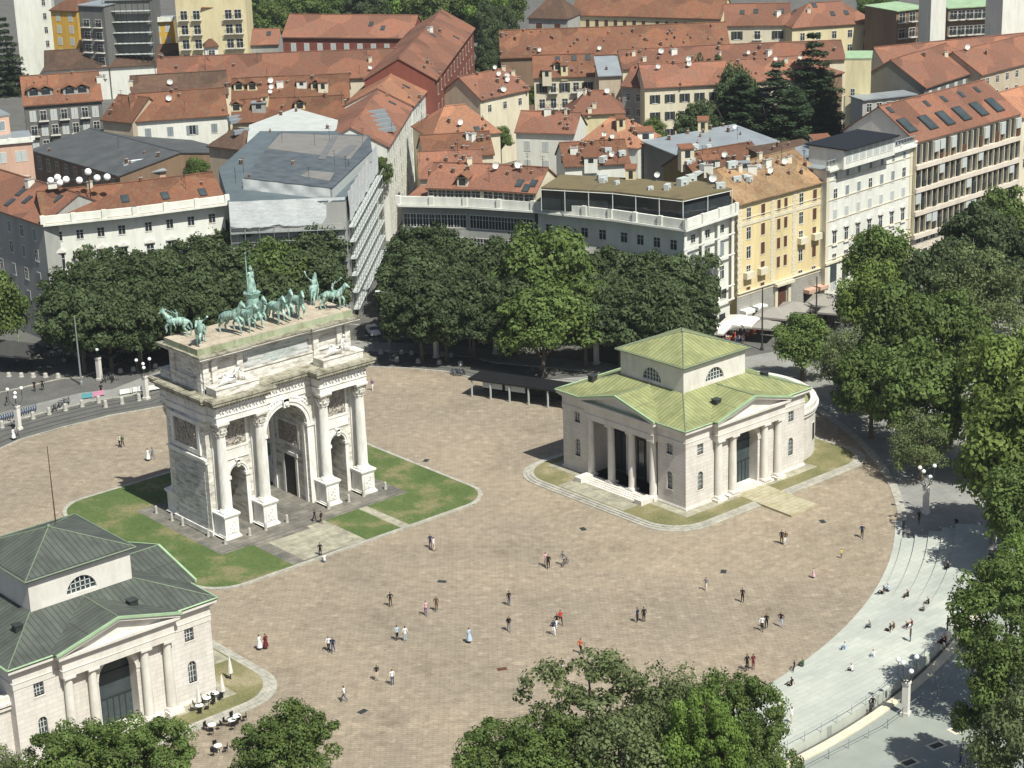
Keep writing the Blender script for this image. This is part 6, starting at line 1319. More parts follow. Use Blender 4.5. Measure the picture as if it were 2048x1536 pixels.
pole(41,719,10.2,'tall pale green tram wire pole nearest the left edge',0,m_copper_l); pole(163,769,11.2,'tall grey tram wire pole standing in the open pavement at left',0); pole(285,735,10.4,'tall lamp pole with twin heads before the left grove',2); pole(780,706,10.6,'tall lamp pole with a small sign right of the arch',2)
pole(941,706,10.4,'tall lamp pole before the middle of the right grove',1); pole(1273,690,7,'lamp pole rising behind the gatehouse roof',1); pole(1524,700,10.5,'dark tall pole in front of the yellow palazzo, with a red base wrap',0,m_frame_d); pole(1632,655,8.8,'dark tall pole in front of the white palazzo shops',0,m_frame_d)
p = at(780,706); t = thing('traffic_sign', 'small pale square sign on the lamp pole right of the arch', 'sign', (p.x-.2,p.y-.2,2.8)); b = MB(); b.cbox((0,0,0), .9, .06, .9, -.6); link('sign_plate', b.mesh('sign_plate', m_white), t)
b = MB(); 
p0 = at(86,920); t = thing('flag_pole', 'thin rust brown mast rising behind the roof of the left gatehouse', 'mast', (-46.0,-29.0,19.3)); b = MB(); b.tube([(0,0,0),(0,0,8.6)], [.07,.04], 6); link('mast', b.mesh('mast', m_shut_b), t)
# stone bollards along the piazza edge
q_ = bollard_mesh(1.15,.33)
for i, (x, y) in enumerate(((4.4,1335),(66,1253),(98,1212+0),(131,1178),(164,1150),(198,1108),(211,1150),(244,1118),(278,1088))): pass
for i, (u, v) in enumerate(((20,1335),(300,1255),(445,1215),(593,1180),(742,1145),(893,1110),(955,1150),(1103,1120),(1257,1090))):
    p = at(u/4.517, 560+v/4.517); o = link('bollard', q_, None, (p.x,p.y,0)); tag(o, ['pale stone bollard at the very left edge below the blue bicycles','pale stone bollard right of the left edge globe lamp','pale stone bollard in the gap between the two bicycle groups','pale stone bollard below the scattered bicycles','pale stone bollard under the left end of the pink banner','pale stone bollard under the right end of the pink banner','pale stone bollard set forward of the pink banner','pale stone bollard under the white bench left of the arch','pale stone bollard beside the pillar lamp nearest the arch'][i], 'bollard', 'stone bollards left of the arch')
q_ = bollard_mesh(.7,.4)
for i, (u, v) in enumerate(((500,603),(670,603),(752,608),(838,610),(1003,622),(1073,628))): p = at(640+u/4.096, 560+v/4.096); o = link('bollard', q_, None, (p.x,p.y,0)); tag(o, ORD[i]+' low stone bollard from the left in the upper row beyond the tram rails', 'bollard', 'low bollards beyond the rails')
for i, (u, v) in enumerate(((455,662),(630,666),(805,678),(978,688),(1150,698))): p = at(640+u/4.096, 560+v/4.096); o = link('bollard', q_, None, (p.x,p.y,0)); tag(o, ORD[i]+' low stone bollard from the left in the lower row between the kerbs', 'bollard', 'low bollards between the kerbs')
for i, (u, v) in enumerate(((80,872),(193,875),(300,878),(412,878),(525,880),(1090,835),(1205,820),(1405,790))): p = at(u/4.517, 560+v/4.517); o = link('bollard', q_, None, (p.x,p.y,0)); tag(o, ORD[i]+' low pale bollard from the left along the far pavement left of the arch', 'bollard', 'low bollards on the far pavement')
# iron railings of the pavement
def railing(pts, label, h=1.0, m=None, step=2.2, name='railing', z=0):
    P = [at(*p) for p in pts]; c = P[0]; t = thing(name, label, 'railing', (c.x,c.y,z)); b = MB()
    for a, e in zip(P, P[1:]):
        a, e = a-c, e-c; n = max(1, int((e-a).length/step)); b.tube([(a.x,a.y,h),(e.x,e.y,h)], .035, 4); b.tube([(a.x,a.y,h*.5),(e.x,e.y,h*.5)], .025, 4)
    link('rail', b.mesh('rail', m or m_frame_d), t)
    for a, e in zip(P, P[1:]):
        a, e = a-c, e-c; n = max(1, int((e-a).length/step))
        for k in range(n+1): q = a.lerp(e, k/n); b = MB(); b.tube([(0,0,0),(0,0,h)], .04, 4); link('post', b.mesh('post', m or m_frame_d), t, (q.x,q.y,0))
railing([(0,735),(60,742),(140,738),(240,730),(330,718)], 'thin dark railing along the cafe pavement at left'); railing([(760,690),(830,690),(900,695),(985,700)], 'thin dark railing along the pavement before the right grove')
Zc = lambda u, v: (1440+u/2.577, 940+v/2.577)
railing([Zc(430,1560),Zc(560,1490),(1775,1457),Zc(940,1275),Zc(1030,1215),Zc(1110,1240)], 'metal barrier with red and white banners on the lower right road', 1.1, m_grey_met, 2.4); railing([Zc(1120,1160),Zc(1180,1095)], 'short grey barrier beside the tree at lower right', 1.1, m_grey_met, 1.2)
P = arc(94.1,-96,-62,44); t = thing('balustrade', 'low grey metal and glass balustrade along the outer edge of the steps', 'railing', (0,0,H_ST*5)); b = MB(); b.tube([(x,y,1.0) for x,y,z in P], .04, 4); link('rail', b.mesh('rail', m_grey_met), t)
for i in range(0, 45, 2): x, y, z = P[i]; b = MB(); b.tube([(0,0,0),(0,0,1.0)], .035, 4); link('post', b.mesh('post', m_grey_met), t, (x,y,0))
# pink and white banners
for i, (A, B, lb) in enumerate((((165,800),(185,797),'turquoise half of the banner barrier at left'),((185,797),(208,792),'pink half of the banner barrier at left'),((240,792),(264,788),'white bench like barrier left of the arch, left piece'),((266,787),(285,784),'white bench like barrier left of the arch, middle piece'),((297,784),(320,780),'white bench like barrier left of the arch, right piece'))):
    a, e = at(*A), at(*B); d = e-a; t = thing('banner_barrier', lb, 'barrier', ((a.x+e.x)/2,(a.y+e.y)/2,0), math.atan2(d.y,d.x), 'barriers left of the arch'); b = MB(); L2 = d.length/2; b.box(-L2,-.05,.25,L2,.05,1.0,0); b.box(-L2,-.3,0,-L2+.1,.3,.25,1); b.box(L2-.1,-.3,0,L2,.3,.25,1)
    link('banner', b.mesh('banner', [(plain('turquoise_banner',(.10,.32,.36)) if i == 0 else plain('pink_banner',(.55,.25,.35)) if i == 1 else m_white), m_grey_met]), t)
# dark shelter beside the right gatehouse
def shelter():
    a, e = at(942,793,0), at(1140,822,0); d = (e-a); L_ = d.length; rz = math.atan2(d.y,d.x); t = thing('shelter', 'long low shelter with dark flat roof and white boards before the right grove', 'shelter', (a.x,a.y,0), rz)
    b = MB(); b.box(-.3,-.2,2.7,L_,4.2,2.95); link('roof', b.mesh('roof', m_black), t)
    for k in range(6): b = MB(); b.box(-.10,-.10,0,.10,.10,2.7); link('post', b.mesh('post', m_shut_l), t, (.2+k*(L_-.6)/5,0,0)); link('post', b.mesh('post', m_frame_d), t, (.2+k*(L_-.6)/5,4.0,0))
    for k in (0,1): b = MB(); b.box(0,0,0,3.4,.08,.9); link('signboard', b.mesh('signboard', m_shut_l), t, (2.0+k*3.9,-.12+.3,1.7))
    b = MB(); b.box(0,3.9,0,L_,4.1,2.7); link('back_wall', b.mesh('back_wall', m_interior), t)
shelter()
# parasols
def parasol(px, py, R, H, m, label, sq=True, rz=0, closed=False):
    p = at(px, py, H); t = thing('parasol', label, 'parasol', (p.x,p.y,0), rz, 'cafe parasols'); b = MB(); n = 4 if sq else 8
    if closed: b.lathe([(.08,1.0),(.30,1.1),(.26,1.6),(.12,2.6),(.02,3.1)], n=8)
    else:
        c = [(R*math.cos(PI/4+2*PI*i/n)*(1.0), R*math.sin(PI/4+2*PI*i/n), H-.1) for i in range(n)]
        for i in range(n): b.slab([c[i], c[(i+1)%n], (0,0,H+.75*R/3)], .03); j = (i+1)%n; b.raw([c[i],c[j],(c[j][0],c[j][1],H-.4),(c[i][0],c[i][1],H-.4)], [(0,1,2,3)])
    link('canopy', b.mesh('canopy', m), t); b = MB(); b.tube([(0,0,0),(0,0,H+(.3 if not closed else -.2))], .05, 5); b.cbox((0,0,0), .6, .6, .12); link('pole', b.mesh('pole', m_frame_d), t)
m_taupe = plain('taupe_canvas', (.27,.255,.23), .9, 0, .06); m_cream_c = plain('cream_canvas', (.62,.60,.55), .9, 0, .06); m_dkc = plain('charcoal_canvas', (.05,.05,.048), .9, 0, .1)
for a in ((1425,655,3.6,3.0,m_cream_c,'cream parasol nearest the gatehouse roof in the street of cafes'),(1480,640,3.9,3.1,m_cream_c,'second cream parasol beside the dark pole'),(1548,625,4.0,3.3,m_taupe,'taupe parasol before the portal of the yellow palazzo'),(1588,613,3.6,3.3,m_taupe,'taupe parasol right of the palazzo portal'),
          (1655,600,4.6,3.8,m_taupe,'largest taupe parasol before the blue shop windows'),(1668,618,3.2,3.4,m_taupe,'taupe parasol flap hanging in front of the largest one'),(1530,648,3.0,2.9,m_taupe,'low taupe parasol edge near the red chairs'),
          (212,700,3.4,3.0,m_dkc,'dark parasol left of the grey square awning under the left grove'),(252,690,3.6,3.2,m_dkc,'dark square awning under the left grove'),(15,695,5.0,3.4,m_dkc,'dark parasol at the left edge under the trees'),(50,700,4.0,3.3,m_dkc,'dark parasol right of the left edge one')): parasol(*a, rz=.45)
for i, (u, v) in enumerate(((1320,1025),(1275,1130),(1140,1190))): parasol(u/2.866, 1000+v/2.866-14, 1, 1.2, m_cream_c, ['closed cream parasol beyond the corner of the left gatehouse','closed cream parasol in the middle of the gatehouse lawn','closed cream parasol nearest the gatehouse columns'][i], closed=True)
# table and chairs sets
tb = MB(); tb.lathe([(.05,0),(.05,.7),(.45,.72),(.45,.75)], n=10); tbm = tb.mesh('table', m_white)
chb = MB(); chb.box(-.22,-.22,.42,.22,.22,.47); chb.box(-.22,.18,.47,.22,.23,.9)
for x in (-.2,.18):
    for y in (-.2,.18): chb.box(x,y,0,x+.03,y+.03,.42)
CHM = {k: chb.mesh('chair', m) for k, m in dict(red=plain('red_chair',(.38,.075,.035)), black=m_black, grey=m_grey_met).items()}
def cafe(px, py, key, label, n=4, tbl=True):
    p = at(px, py)
    if tbl: o = link('cafe_table', tbm, None, (p.x,p.y,.12)); tag(o, 'small white round table, '+label.split(' at ',1)[-1].replace(' table',''), 'table', 'cafe tables')
    for k in range(n): a = 2*PI*k/n+px; o = link('chair', CHM[key], None, (p.x+.75*math.cos(a), p.y+.75*math.sin(a), .12), a-PI/2); tag(o, ORD[k]+' '+label, 'chair', 'cafe chairs, '+key)
rr = random.Random(2)
for i in range(16): t_ = i/15; cafe(1425+t_*125+rr.uniform(-4,4), 690-t_*34+rr.uniform(-4,4), 'red', 'red chair at the '+ORD[i]+' table from the left under the cream parasols')
for i in range(10): t_ = i/9; cafe(1560+t_*120, 660-t_*38+rr.uniform(-4,4), 'black', 'black chair at the '+ORD[i]+' table from the left under the taupe parasols')
for i in range(12): cafe(70+i*17+rr.uniform(-4,4), 712+rr.uniform(-8,6), 'grey', 'grey chair at the '+ORD[i]+' table from the left before the left grove', 3)
for i, (x, y) in enumerate(((425,1458),(437,1500),(465,1448),(475,1440))): cafe(x, y+6, 'black', 'black chair at the '+ORD[i]+' table from the left on the paving by gatehouse', 3)
for i, (x, y) in enumerate(((400,1425),(415,1410),(432,1400))): cafe(x, y, 'black', 'black chair at the '+ORD[i]+' table from the left on the gatehouse lawn', 4)
# planters
pb = MB(); pb.box(-.6,-.3,0,.6,.3,.55,0); pb.ball((0,0,.75), .5, 8, 6, 1, (1.2,.6,.7)); pm = pb.mesh('planter', [m_grey_met, m_leaf['mid']])
for i, (x, y) in enumerate(((40,722),(55,716),(84,712),(105,706),(130,722),(150,712),(225,716),(240,708),(262,704))): p = at(x,y); o = link('planter', pm, None, (p.x,p.y,.05), i); tag(o, ORD[i]+' leafy planter box from the left along the shaded cafe pavement', 'planter', 'planters along the cafe pavement')
# cars, scooters, bicycles
def car(px, py, rz, col, label, s=1.0, z=0):
    p = at(px, py); t = thing('parked_car', label, 'car', (p.x,p.y,z), rz, None); b = MB()
    prof = [(-2.05,.35),(-2.1,.75),(-1.75,.95),(-1.3,1.4),(.35,1.45),(1.0,1.0),(1.9,.85),(2.08,.6),(2.05,.35)]; W_ = .85
    V = [(x,-W_*(1 if z_ < 1.0 else .8),z_) for x, z_ in prof]+[(x,W_*(1 if z_ < 1.0 else .8),z_) for x, z_ in prof]; n = len(prof)
    b.raw(V, [tuple(range(n)), tuple(reversed(range(n,2*n)))]+[(i,n+i,n+(i+1)%n,(i+1)%n) for i in range(n)]); body = link('body', b.mesh('body', col), t)
    b = MB(); b.raw([(.40,-.64,1.41),(.40,.64,1.41),(.97,.72,1.03),(.97,-.72,1.03)], [(0,1,2,3)]); b.v = [(x+.012,y,z_+.015) for x,y,z_ in b.v]; link('windscreen', b.mesh('windscreen', m_glass), t)
    for e in (-1,1): b = MB(); b.raw([(-1.4,e*.80,1.05),(.8,e*.80,1.05),(.3,e*.705,1.38),(-1.2,e*.705,1.38)], [(0,1,2,3)]); link('side_window', b.mesh('side_window', m_glass), t)
    for x in (-1.3,1.25):
        for e in (-1,1): b = MB(); b.tube([(x,e*.72,.32),(x,e*.89,.32)], .32, 12); link('wheel', b.mesh('wheel', m_black), t)
    for e in (-1,1): b = MB(); b.box(1.98,e*.6-.15,.6,2.08,e*.6+.15,.72); link('headlight', b.mesh('headlight', m_whiteglobe), t)
    b = MB(); b.raw([(-1.72,-.66,.98),(-1.72,.66,.98),(-1.36,.6,1.34),(-1.36,-.6,1.34)], [(0,3,2,1)]); b.v = [(x-.02,y,z_+.01) for x,y,z_ in b.v]; link('rear_window', b.mesh('rear_window', m_glass), t); return t
m_carw = plain('white_car_paint', (.78,.78,.78), .25, 0, .02); m_card = plain('dark_car_paint', (.03,.035,.045), .25, 0, .02); m_carg = plain('grey_car_paint', (.25,.26,.27), .25, 0, .02)
car(746,668,-2.0,m_carw,'white hatchback driving out of the shaded street right of the arch')
for i, (x, y, c) in enumerate(((775,600,m_card),(783,576,m_carg),(768,628,m_card),(792,552,m_card),(800,520,m_carw))): car(x, y, .95, c, ['dark car parked in the shaded narrow street, second from the crossing','grey car in the shaded narrow street','dark car parked nearest the crossing in the narrow street','dark car parked far up the shaded narrow street','white car farthest up the shaded narrow street'][i])
for i, (x, y, c) in enumerate(((1700,640,m_carg),(1690,700,m_card),(1720,745,m_carw),(1760,705,m_card))): car(x, y, .1, c, ['grey car half hidden by leaves near the shop windows','dark car hidden under the right trees','white car under the right trees beyond the apse','dark car parked deeper under the right trees'][i])
def bike_mesh(frame):
    b = MB()
    for x in (-.52,.52):
        b.tube([(x+.33*math.cos(2*PI*k/14),0,.34+.33*math.sin(2*PI*k/14)) for k in range(15)], .028, 4, 1)
        for k in range(4): a = PI*k/4; b.tube([(x-.32*math.cos(a),0,.34-.32*math.sin(a)),(x+.32*math.cos(a),0,.34+.32*math.sin(a))], .008, 3, 1)
    for q in (((-.52,0,.34),(-.18,0,.82),(.38,0,.84),(.52,0,.34)),((-.52,0,.34),(-.02,0,.32),(.38,0,.8)),((-.02,0,.32),(-.2,0,.92)),((.38,0,.84),(.34,0,1.02))): b.tube(q, .03, 5, 0)
    b.tube([(.34,-.26,1.04),(.36,0,1.02),(.34,.26,1.04)], .02, 4, 1); b.box(-.32,-.07,.92,-.08,.07,.98,1); return b.mesh('bicycle', [frame, m_black])
BK = [bike_mesh(plain('blue_bike', (.06,.13,.28))), bike_mesh(m_grey_met), bike_mesh(m_black)]
def bike(px, py, rz, k, label, grp=None, z=0): p = at(px,py,z); o = link('bicycle', BK[k], None, (p.x,p.y,z), rz); return tag(o, label, 'bicycle', grp)
for i in range(16): bike(3+i*4.6, 842-i*1.35, 1.0, 0, (ORD[i] if i < 14 else ('fifteenth','last')[i-14])+' blue share bicycle from the left in the rack at the left edge', 'blue share bicycles at the left edge')
for i in range(9): bike(105+i*4.2, 822-i*2.0+rr.uniform(-2,2), rr.uniform(.4,1.3), i % 2+1, ORD[i]+' from the left of the loose bicycles between the stone bollards at left', 'loose bicycles left of the arch')
for i in range(7): bike(205+i*4.2, 762+rr.uniform(-4,3), rr.uniform(.4,2), 1+i % 2, ORD[i]+' from the left of the dark bicycles by the far left globe lamp', 'bicycles by the far globe lamp')
for i in range(6): bike(905+i*4.5, 750, 1.2, i % 3, ORD[i]+' bicycle from the left in the rack beside the dark shelter', 'bicycles by the shelter')
for i in range(9): bike(1648+i*6, 668-i*1.8, 1.1, 1+i % 2, ORD[i]+' from the left of the two wheelers at the kerb below the taupe parasols', 'two wheelers at the kerb')
bike(1742,1427,.2,2,'dark bicycle leaning at the balustrade beside a standing cyclist'); bike(1588,1340,.6,2,'bicycle standing behind the seated person at the steps edge'); bike(1548,1500,1.5,1,'bicycle half hidden by leaves beside the group at the bottom of the steps'); bike(1130,1131,.3,2,'bicycle pushed across the middle of the square')
p = at(1204,1323); b = MB(); b.ball((0,0,.28), .3, 10, 7, 0, (1,.7,1)); b.ball((.05,-.2,.22), .18, 8, 5); b.tube([(-.08,0,.5),(0,0,.62),(.08,0,.5)], .02, 4); tag(b.build('backpack', m_black, None, loc=(p.x,p.y,0)), 'black rucksack lying alone on the paving above the sparse tree', 'rucksack')
p = at(1167,1305); t = thing('kick_scooter', 'thin kick scooter ridden by the person in an orange top', 'scooter', (p.x,p.y,0), .5); b = MB(); b.box(-.4,-.07,.1,.4,.07,.14); b.tube([(.42,0,.12),(.36,0,1.0)], .02, 5); b.tube([(.36,-.2,1.0),(.36,.2,1.0)], .02, 5); link('deck', b.mesh('deck', m_frame_d), t)
for x in (-.42,.46): b = MB(); b.tube([(x,-.02,.09),(x,.02,.09)], .09, 10); link('wheel', b.mesh('wheel', m_black), t)

# tram wires strung between the tall poles
for k, (A, B, zA, zB, lb) in enumerate((((41,719),(163,769),10.0,10.8,'thin tram wire between the two tall poles at left'),((41,719),(285,735),10.0,9.8,'thin tram wire from the leftmost pole to the twin lamp pole'),((780,706),(941,706),8.5,8.5,'thin tram wire between the two lamp poles before the right grove'))):
    a, e = at(*A), at(*B); b = MB(); n = 12
    b.tube([(a.x+(e.x-a.x)*i/n, a.y+(e.y-a.y)*i/n, zA+(zB-zA)*i/n-.7*math.sin(PI*i/n)) for i in range(n+1)], .025, 4); tag(b.build('tram_wire', m_frame_d), lb, 'wire')
# ---------------------------------------------------------------- people
def cloth(c): return plain('cloth', c, .9, 0, .06, 3)
CC = dict(black=cloth((.012,.012,.015)), navy=cloth((.02,.028,.07)), white=cloth((.72,.72,.72)), grey=cloth((.16,.165,.17)), blue=cloth((.10,.17,.30)), jeans=cloth((.045,.075,.15)), cream=cloth((.58,.54,.44)), red=cloth((.48,.04,.03)),
          orange=cloth((.50,.12,.05)), pink=cloth((.60,.38,.42)), yellow=cloth((.60,.50,.10)), brown=cloth((.10,.06,.035)), maroon=cloth((.12,.018,.025)), green=cloth((.06,.12,.05)), lblue=cloth((.40,.50,.62)), purple=cloth((.16,.09,.22)))
m_skin = plain('skin', (.42,.24,.16), .6, 0, .05); m_hair = plain('dark_hair', (.03,.02,.015), .7); m_shoe = plain('shoes', (.05,.05,.05), .7)
def mf(kind):
    def f(c):
        x, y, z = c
        if kind == 'sit':
            if z > 1.02: return 3 if (z > 1.16 or y < -.02) and not (y > .09 and z < 1.18) else 0
            if z > .96 and abs(x) < .08: return 0
            if z > .47 and y < .22: return 1 if abs(x) < .27 else 0
            if z < .08: return 4
            return 2 if not (abs(x) > .16 and y > .2 and z > .5) else 0
        if z > 1.66: return 3
        if z > 1.55: return 3 if y < .0 else 0
        if z > 1.49 and abs(x) < .09: return 0
        if abs(x) > .19 and z < 1.08: return 0
        if z > (.98 if kind != 'dress' else .42): return 1
        if kind == 'dress': return 0 if z > .1 else 4
        return 2 if z > .09 else 4
    return f
def PM(nm, J, kind='stand', fat=1.0): return figure(nm, J, [m_skin, CC['black'], CC['jeans'], m_hair, m_shoe], 1.0, mf(kind), fat)
P_ = {}
P_['stand'] = PM('person', J_stand())
P_['phone'] = PM('person', J_stand(elr=(.26,.04,1.14), har=(.12,.30,1.22), hal=(-.10,.28,1.18), ell=(-.26,.04,1.14), head=(0,.05,1.65)))
P_['walk'] = PM('person', J_stand(knl=(-.10,.22,.52), anl=(-.10,.26,.10), tol=(-.10,.42,.07), knr=(.10,-.02,.50), anr=(.10,-.30,.16), tor=(.10,-.20,.04), hal=(-.25,-.14,.92), ell=(-.25,-.12,1.15), elr=(.25,.06,1.14), har=(.24,.24,.96)))
P_['walk2'] = PM('person', J_stand(knr=(.10,.18,.52), anr=(.10,.18,.09), tor=(.10,.34,.05), knl=(-.10,.0,.50), anl=(-.10,-.24,.13), tol=(-.10,-.12,.04), har=(.25,-.10,.92), elr=(.25,-.10,1.15), ell=(-.25,.04,1.14), hal=(-.23,.22,.98)))
P_['hips'] = PM('person', J_stand(elr=(.36,-.05,1.18), har=(.18,.05,1.02), ell=(-.36,-.05,1.18), hal=(-.18,.05,1.02), knl=(-.14,.02,.5), anl=(-.17,0,.08), tol=(-.2,.14,.035)))
Js = J_stand(hip=(0,-.02,.40), chest=(0,.02,.78), neck=(0,.05,.97), head=(0,.09,1.11), shl=(-.19,.02,.88), shr=(.19,.02,.88), ell=(-.24,.16,.66), elr=(.24,.16,.66), hal=(-.12,.38,.56), har=(.14,.38,.56), knl=(-.12,.42,.46), knr=(.13,.42,.46), anl=(-.12,.46,.08), anr=(.13,.50,.08), tol=(-.12,.60,.035), tor=(.13,.64,.035))
P_['sit'] = PM('person', Js, 'sit'); Jc = dict(Js); Jc.update(anl=(-.12,.80,.10), anr=(.13,.72,.08), knl=(-.12,.44,.34), tol=(-.12,.86,.16), tor=(.13,.84,.05), hal=(-.30,-.18,.44), har=(.30,-.18,.44), ell=(-.3,-.05,.66), elr=(.3,-.05,.66), chest=(0,-.08,.76), neck=(0,-.08,.96), head=(0,-.05,1.10), shl=(-.19,-.08,.87), shr=(.19,-.08,.87)); P_['lounge'] = PM('person', Jc, 'sit')
P_['dress'] = PM('person', J_stand(hal=(-.14,.2,1.1)), 'dress', 1.05)
sk = MB(); sk.lathe([(.30,.34),(.26,.6),(.18,.98),(.17,1.1)], n=12, capt=False); SKIRT = sk.mesh('skirt', CC['white'])
bagb = MB(); bagb.box(-.16,-.26,1.02,.16,-.12,1.42); BAG = bagb.mesh('rucksack', CC['black'])
def person(px, py, pose, top, bot, label, rz=0.0, s=1.0, bag=None, z=0, long=False, hair=None, grp=None):
    z = z*H_ST/.27 if z > .2 else z; p = at(px, py, z); o = link('person', P_[pose], None, (p.x,p.y,z), rz); o.scale = (s*1.1,)*3; tag(o, label, 'person', grp)
    for i, m in ((1, CC[top]), (2, CC[bot])): o.material_slots[i].link = 'OBJECT'; o.material_slots[i].material = m
    if hair: o.material_slots[3].link = 'OBJECT'; o.material_slots[3].material = CC[hair]
    if pose == 'dress' or long: k = link('skirt', SKIRT, o); k.material_slots[0].link = 'OBJECT'; k.material_slots[0].material = CC[top if pose == 'dress' else bot]
    if bag: k = link('rucksack', BAG, o); k.material_slots[0].link = 'OBJECT'; k.material_slots[0].material = CC[bag]
    return o
PP = [
(630,1046,'walk','black','black','person in black walking left of another on the arch forecourt path',.4),(643,1049,'walk2','black','brown','person in dark clothes, right one of the pair on the arch forecourt',.6),
(641,1113,'stand','black','black','person in black standing on the lawn kerb above someone in white',2.6),
(861,1096,'stand','navy','navy','person in navy beside a companion in white below the long kerb',2.8),(868,1102,'stand','white','cream','person in white top and cream trousers below the long kerb',-2.5),
(1091,1133,'walk','pink','cream','person in a pale pink top beside one with a yellow bag',2.4),(1097,1137,'walk2','black','black','person in black with a yellow rucksack in the middle of the square',2.4,1,'yellow'),
(1126,1131,'walk','grey','white','person in grey pushing a bicycle in the middle of the square',-1.4),
(781,1213,'hips','black','brown','person in black standing alone with folded arms left of the middle',2.9),(852,1231,'walk','pink','purple','person in a pale pink shirt and dark trousers walking left of one in brown',2.4),
(873,1222,'walk2','brown','brown','person in a brown jacket walking right of one in pale pink',2.6),(1018,1211,'stand','black','jeans','person in black with bare legs standing alone above the person with a round bag',3.0),
(1018,1263,'walk','black','grey','person in black carrying a dark rucksack, alone right of the middle',2.5,1,'black'),(1107,1270,'walk','navy','white','lowest of three people walking close together, dark coat and pale trousers',2.7),
(1114,1257,'walk2','black','white','middle one of three people walking close together',2.7),(1121,1250,'walk','red','black','person in a bright red top leading three people walking together',2.8),
(1161,1308,'walk','orange','black','person in an orange top riding a kick scooter with a long shadow',-1.2),(1124,1347,'stand','black','white','person with black top and white trousers just above the sparse tree',2.2),
(795,1281,'stand','lblue','black','person in light blue top and dark trousers, left of two standing in the lower middle',.2),(811,1283,'stand','white','lblue','person in white top and pale jeans, right of two standing in the lower middle',-.3),
(939,1286,'dress','lblue','white','person in a pale blue and white dress standing alone',.3),(658,1303,'walk','white','black','person in a white top with a rucksack walking close to one in navy',2.3,1,'black'),
(667,1305,'walk2','navy','jeans','person in navy walking close right of one in white',2.3),(520,1300,'dress','white','white','person in a long white dress beside one in maroon near the left gatehouse',.4,1),
(532,1298,'dress','maroon','maroon','person in a long maroon dress near the left gatehouse',.1),(754,1361,'stand','black','cream','person in a black top and cream trousers at lower left of the square',2.9),
(785,1370,'stand','white','jeans','person in a white top and blue jeans right of one with cream trousers',2.8),(689,1404,'walk','white','jeans','person in a white shirt walking, lowest figure at left of the square',.6),
(1275,1245,'stand','navy','black','person in navy, left of two standing below the gatehouse kerb',.3),(1288,1244,'stand','black','black','person in black, right of two standing below the gatehouse kerb',-.4),
(1412,1181,'walk','grey','cream','person in grey and cream walking alone below the gatehouse kerb',2.0,.9),(1485,1205,'stand','black','black','person all in black standing alone right of the middle',2.0),
(1524,1262,'walk','white','black','person with a white bag walking beside one in black at right',2.2),(1533,1257,'walk2','black','black','person in black walking left of one with light trousers at right',2.2),(1562,1254,'hips','black','lblue','person with black top and light blue trousers at right',1.8),
(1563,1088,'walk','black','brown','person in black with bare arms, left of the pair near the stone ramp',2.4),(1571,1090,'walk2','brown','white','person in brown top and white skirt, right of the pair near the stone ramp',2.4),
(1724,1076,'walk','navy','black','person in dark clothes with a red cap and white bag near the steps top',2.2,1,'white',0,False,'red'),(1683,1117,'stand','yellow','grey','child in a yellow top standing alone near the steps',0,.68),
(1627,1156,'dress','pink','pink','small child in a pale pink dress running alone',.5,.68),(1494,1341,'stand','black','black','person in a long dark coat, left of two above the rounded tree',2.9,1.05),(1506,1339,'stand','maroon','maroon','person in dark red, right of two above the rounded tree',2.9),
(70,783,'stand','black','black','person in black, left of two on the grey pavement at far left',2.0),(86,781,'hips','black','black','person in black, right of two on the grey pavement at far left',2.6),(15,812,'walk','black','navy','person in black walking beside the left edge lamp',1.0),
(240,894,'walk','cream','black','person in a cream top walking left of one in green behind the arch',2.0),(246,895,'walk2','green','black','person in a green top walking behind the arch',2.0),(28,880,'dress','white','white','person in a white dress at the kerb near the left edge',.4),(36,879,'walk','grey','navy','person in grey beside one in a white dress near the left edge',.4),
(297,922,'dress','white','white','person in a white dress left of one in blue beside the arch flank',.6),(306,920,'walk','blue','grey','person in a blue top beside the arch flank',.6),(203,790,'stand','black','black','person in black by the pink banner at left',2.6),(207,725,'stand','red','navy','person in a red top by the far left globe lamp',2.0),
(745,781,'walk','purple','white','person in purple walking right behind the arch capital',2.2),(1838,1048,'walk','black','brown','person in dark clothes in the tree shade beside the north globe lamp',1.8),(1912,1062,'walk2','black','navy','person in black in the tree shade at the top of the steps',1.8),
(1990,1095,'stand','white','blue','person in white and blue half in shade at the upper end of the outer terrace',1.0),
(1563,1445,'stand','black','black','tall person in black at the group by the lower steps',1.5,1.08,None,1.3),(1556,1437,'stand','navy','jeans','person in navy left in the group by the lower steps',1.2,1,None,1.3),(1584,1447,'stand','white','cream','person in a white shirt and cream trousers standing on the lower steps',.4,1,None,1.3),
(1745,1424,'stand','black','grey','person in black standing with a bicycle by the balustrade',-1.0),(1821,1283,'stand','brown','jeans','person in brown standing on the outer terrace below the seated group',.6,1,None,1.35),(1895,1262,'stand','black','brown','person in black standing at the edge of the large right tree',.3,1,None,1.35),
(1590,600,'stand','pink','white','waiter in pink and white standing by the taupe parasols',2),
(1921,1525,'stand','grey','jeans','person near the tree at the bottom right corner',1.0),
]
for a in PP: person(*a)
AX = Vector((CX, CYY, 0))
def seated(px, py, z, top, bot, label, pose='sit'):
    z = z*H_ST/.27; p = at(px, py, z); a = math.atan2(CYY-p.y, CX-p.x)-PI/2; lift = z-.42+.0
    o = person(px, py, pose, top, bot, label, a, 1.0, None, .0); o.location = (p.x, p.y, z-.40+.02) if pose == 'sit' else (p.x, p.y, z-.32); return o
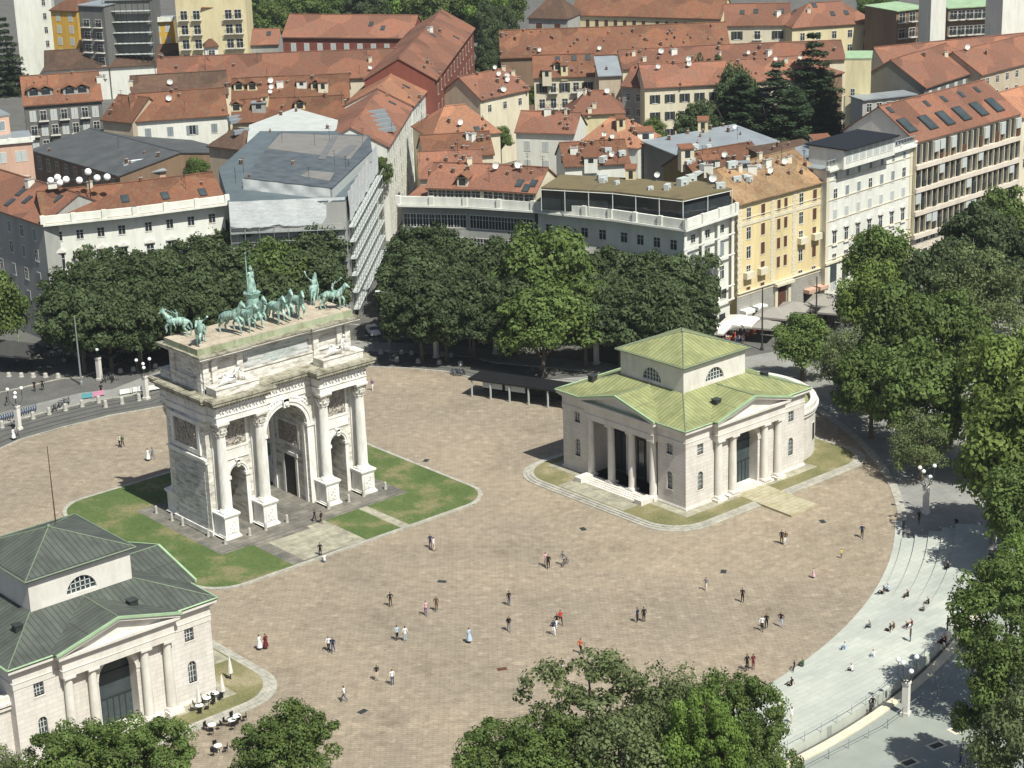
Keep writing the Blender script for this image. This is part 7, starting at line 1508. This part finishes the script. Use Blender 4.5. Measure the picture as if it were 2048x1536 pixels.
for a in ((1766,1186,.42,'black','black','person in black lying back on the lowest step, left of one in light blue','lounge'),(1777,1181,.42,'lblue','black','person in light blue sitting on the lowest step near the top end'),(1816,1193,.81,'black','brown','person in black sitting on a middle step below the curve'),
          (1857,1208,1.08,'black','grey','person in black sitting higher, upper right of a close pair'),(1848,1222,1.08,'grey','brown','person in grey sitting, lower left of a close pair'),(1740,1255,.54,'grey','navy','person in grey sitting alone on a lower step'),
          (1779,1262,.81,'black','black','person in black reclining in the middle of the steps','lounge'),(1788,1257,.81,'brown','cream','person in brown sitting beside a reclining one in black'),(1814,1257,1.08,'black','pink','person in black sitting left in the group of three on the upper steps'),
          (1824,1252,1.08,'maroon','black','person in maroon sitting right in the group of three on the upper steps'),(1820,1259,1.08,'white','white','person in white sitting in front in the group of three on the upper steps'),(1691,1298,.54,'lblue','lblue','person in pale blue sitting alone on the lower step in the middle'),
          (1748,1314,1.08,'white','lblue','person in white sitting on the upper step with a bag'),(1704,1342,1.08,'white','black','person in white with dark hair sitting low on the upper step'),(1606,1330,.3,'green','grey','person in green sitting at the paving edge by a bicycle'),
          (1582,1370,.42,'black','black','person in black lying on the lowest step near the bottom trees','lounge'),(1897,1136,1.35,'black','black','person in black sitting on the top step near its upper end'),(1884,1286,1.35,'black','maroon','person in black sitting in tree shade, left of two'),(1891,1283,1.35,'maroon','black','person in maroon sitting in tree shade, right of two')):
    seated(*a)
o = seated(649,1121,.35,'white','lblue','person in white crouching on the lawn kerb beside one in black')
rr = random.Random(8)
q_ = sorted(rr.random() for _ in range(26))
for i in range(26):
    t_ = q_[i]; k = ('black','white','navy','grey','pink','blue','red')[i % 7]; person(1425+t_*235, 694-t_*62+rr.uniform(-3,5), rr.choice(('sit','stand')), k, rr.choice(('black','jeans','grey')), ORD[i]+' guest from the left in the street of parasols, in a '+k+' top', rr.uniform(0,6), 1, None, .12, False, None, 'cafe guests at right')
q_ = sorted(rr.random() for _ in range(14))
for i in range(14): k = ('black','white','navy','grey')[i % 4]; person(60+q_[i]*230, 706+rr.uniform(-6,12), rr.choice(('sit','stand')), k, 'black', ORD[i]+' guest from the left at the shaded cafe, in a '+k+' top', rr.uniform(0,6), 1, None, .05, False, None, 'cafe guests at left')
# ---------------------------------------------------------------- thin summer haze
hz = MB(); hz.box(-905,-505,-1.02,1505,1505,101.5); ho = hz.build('haze', [], None, uv=False); ho['kind'] = 'stuff'
hm_ = bpy.data.materials.new('haze'); hm_.use_nodes = True; n_ = hm_.node_tree; n_.nodes.remove(n_.nodes['Principled BSDF']); pv = n_.nodes.new('ShaderNodeVolumePrincipled')
pv.inputs['Color'].default_value = (.86,.93,1,1); pv.inputs['Density'].default_value = .00008; pv.inputs['Anisotropy'].default_value = .2; n_.links.new(pv.outputs[0], n_.nodes['Material Output'].inputs['Volume']); ho.data.materials.append(hm_)
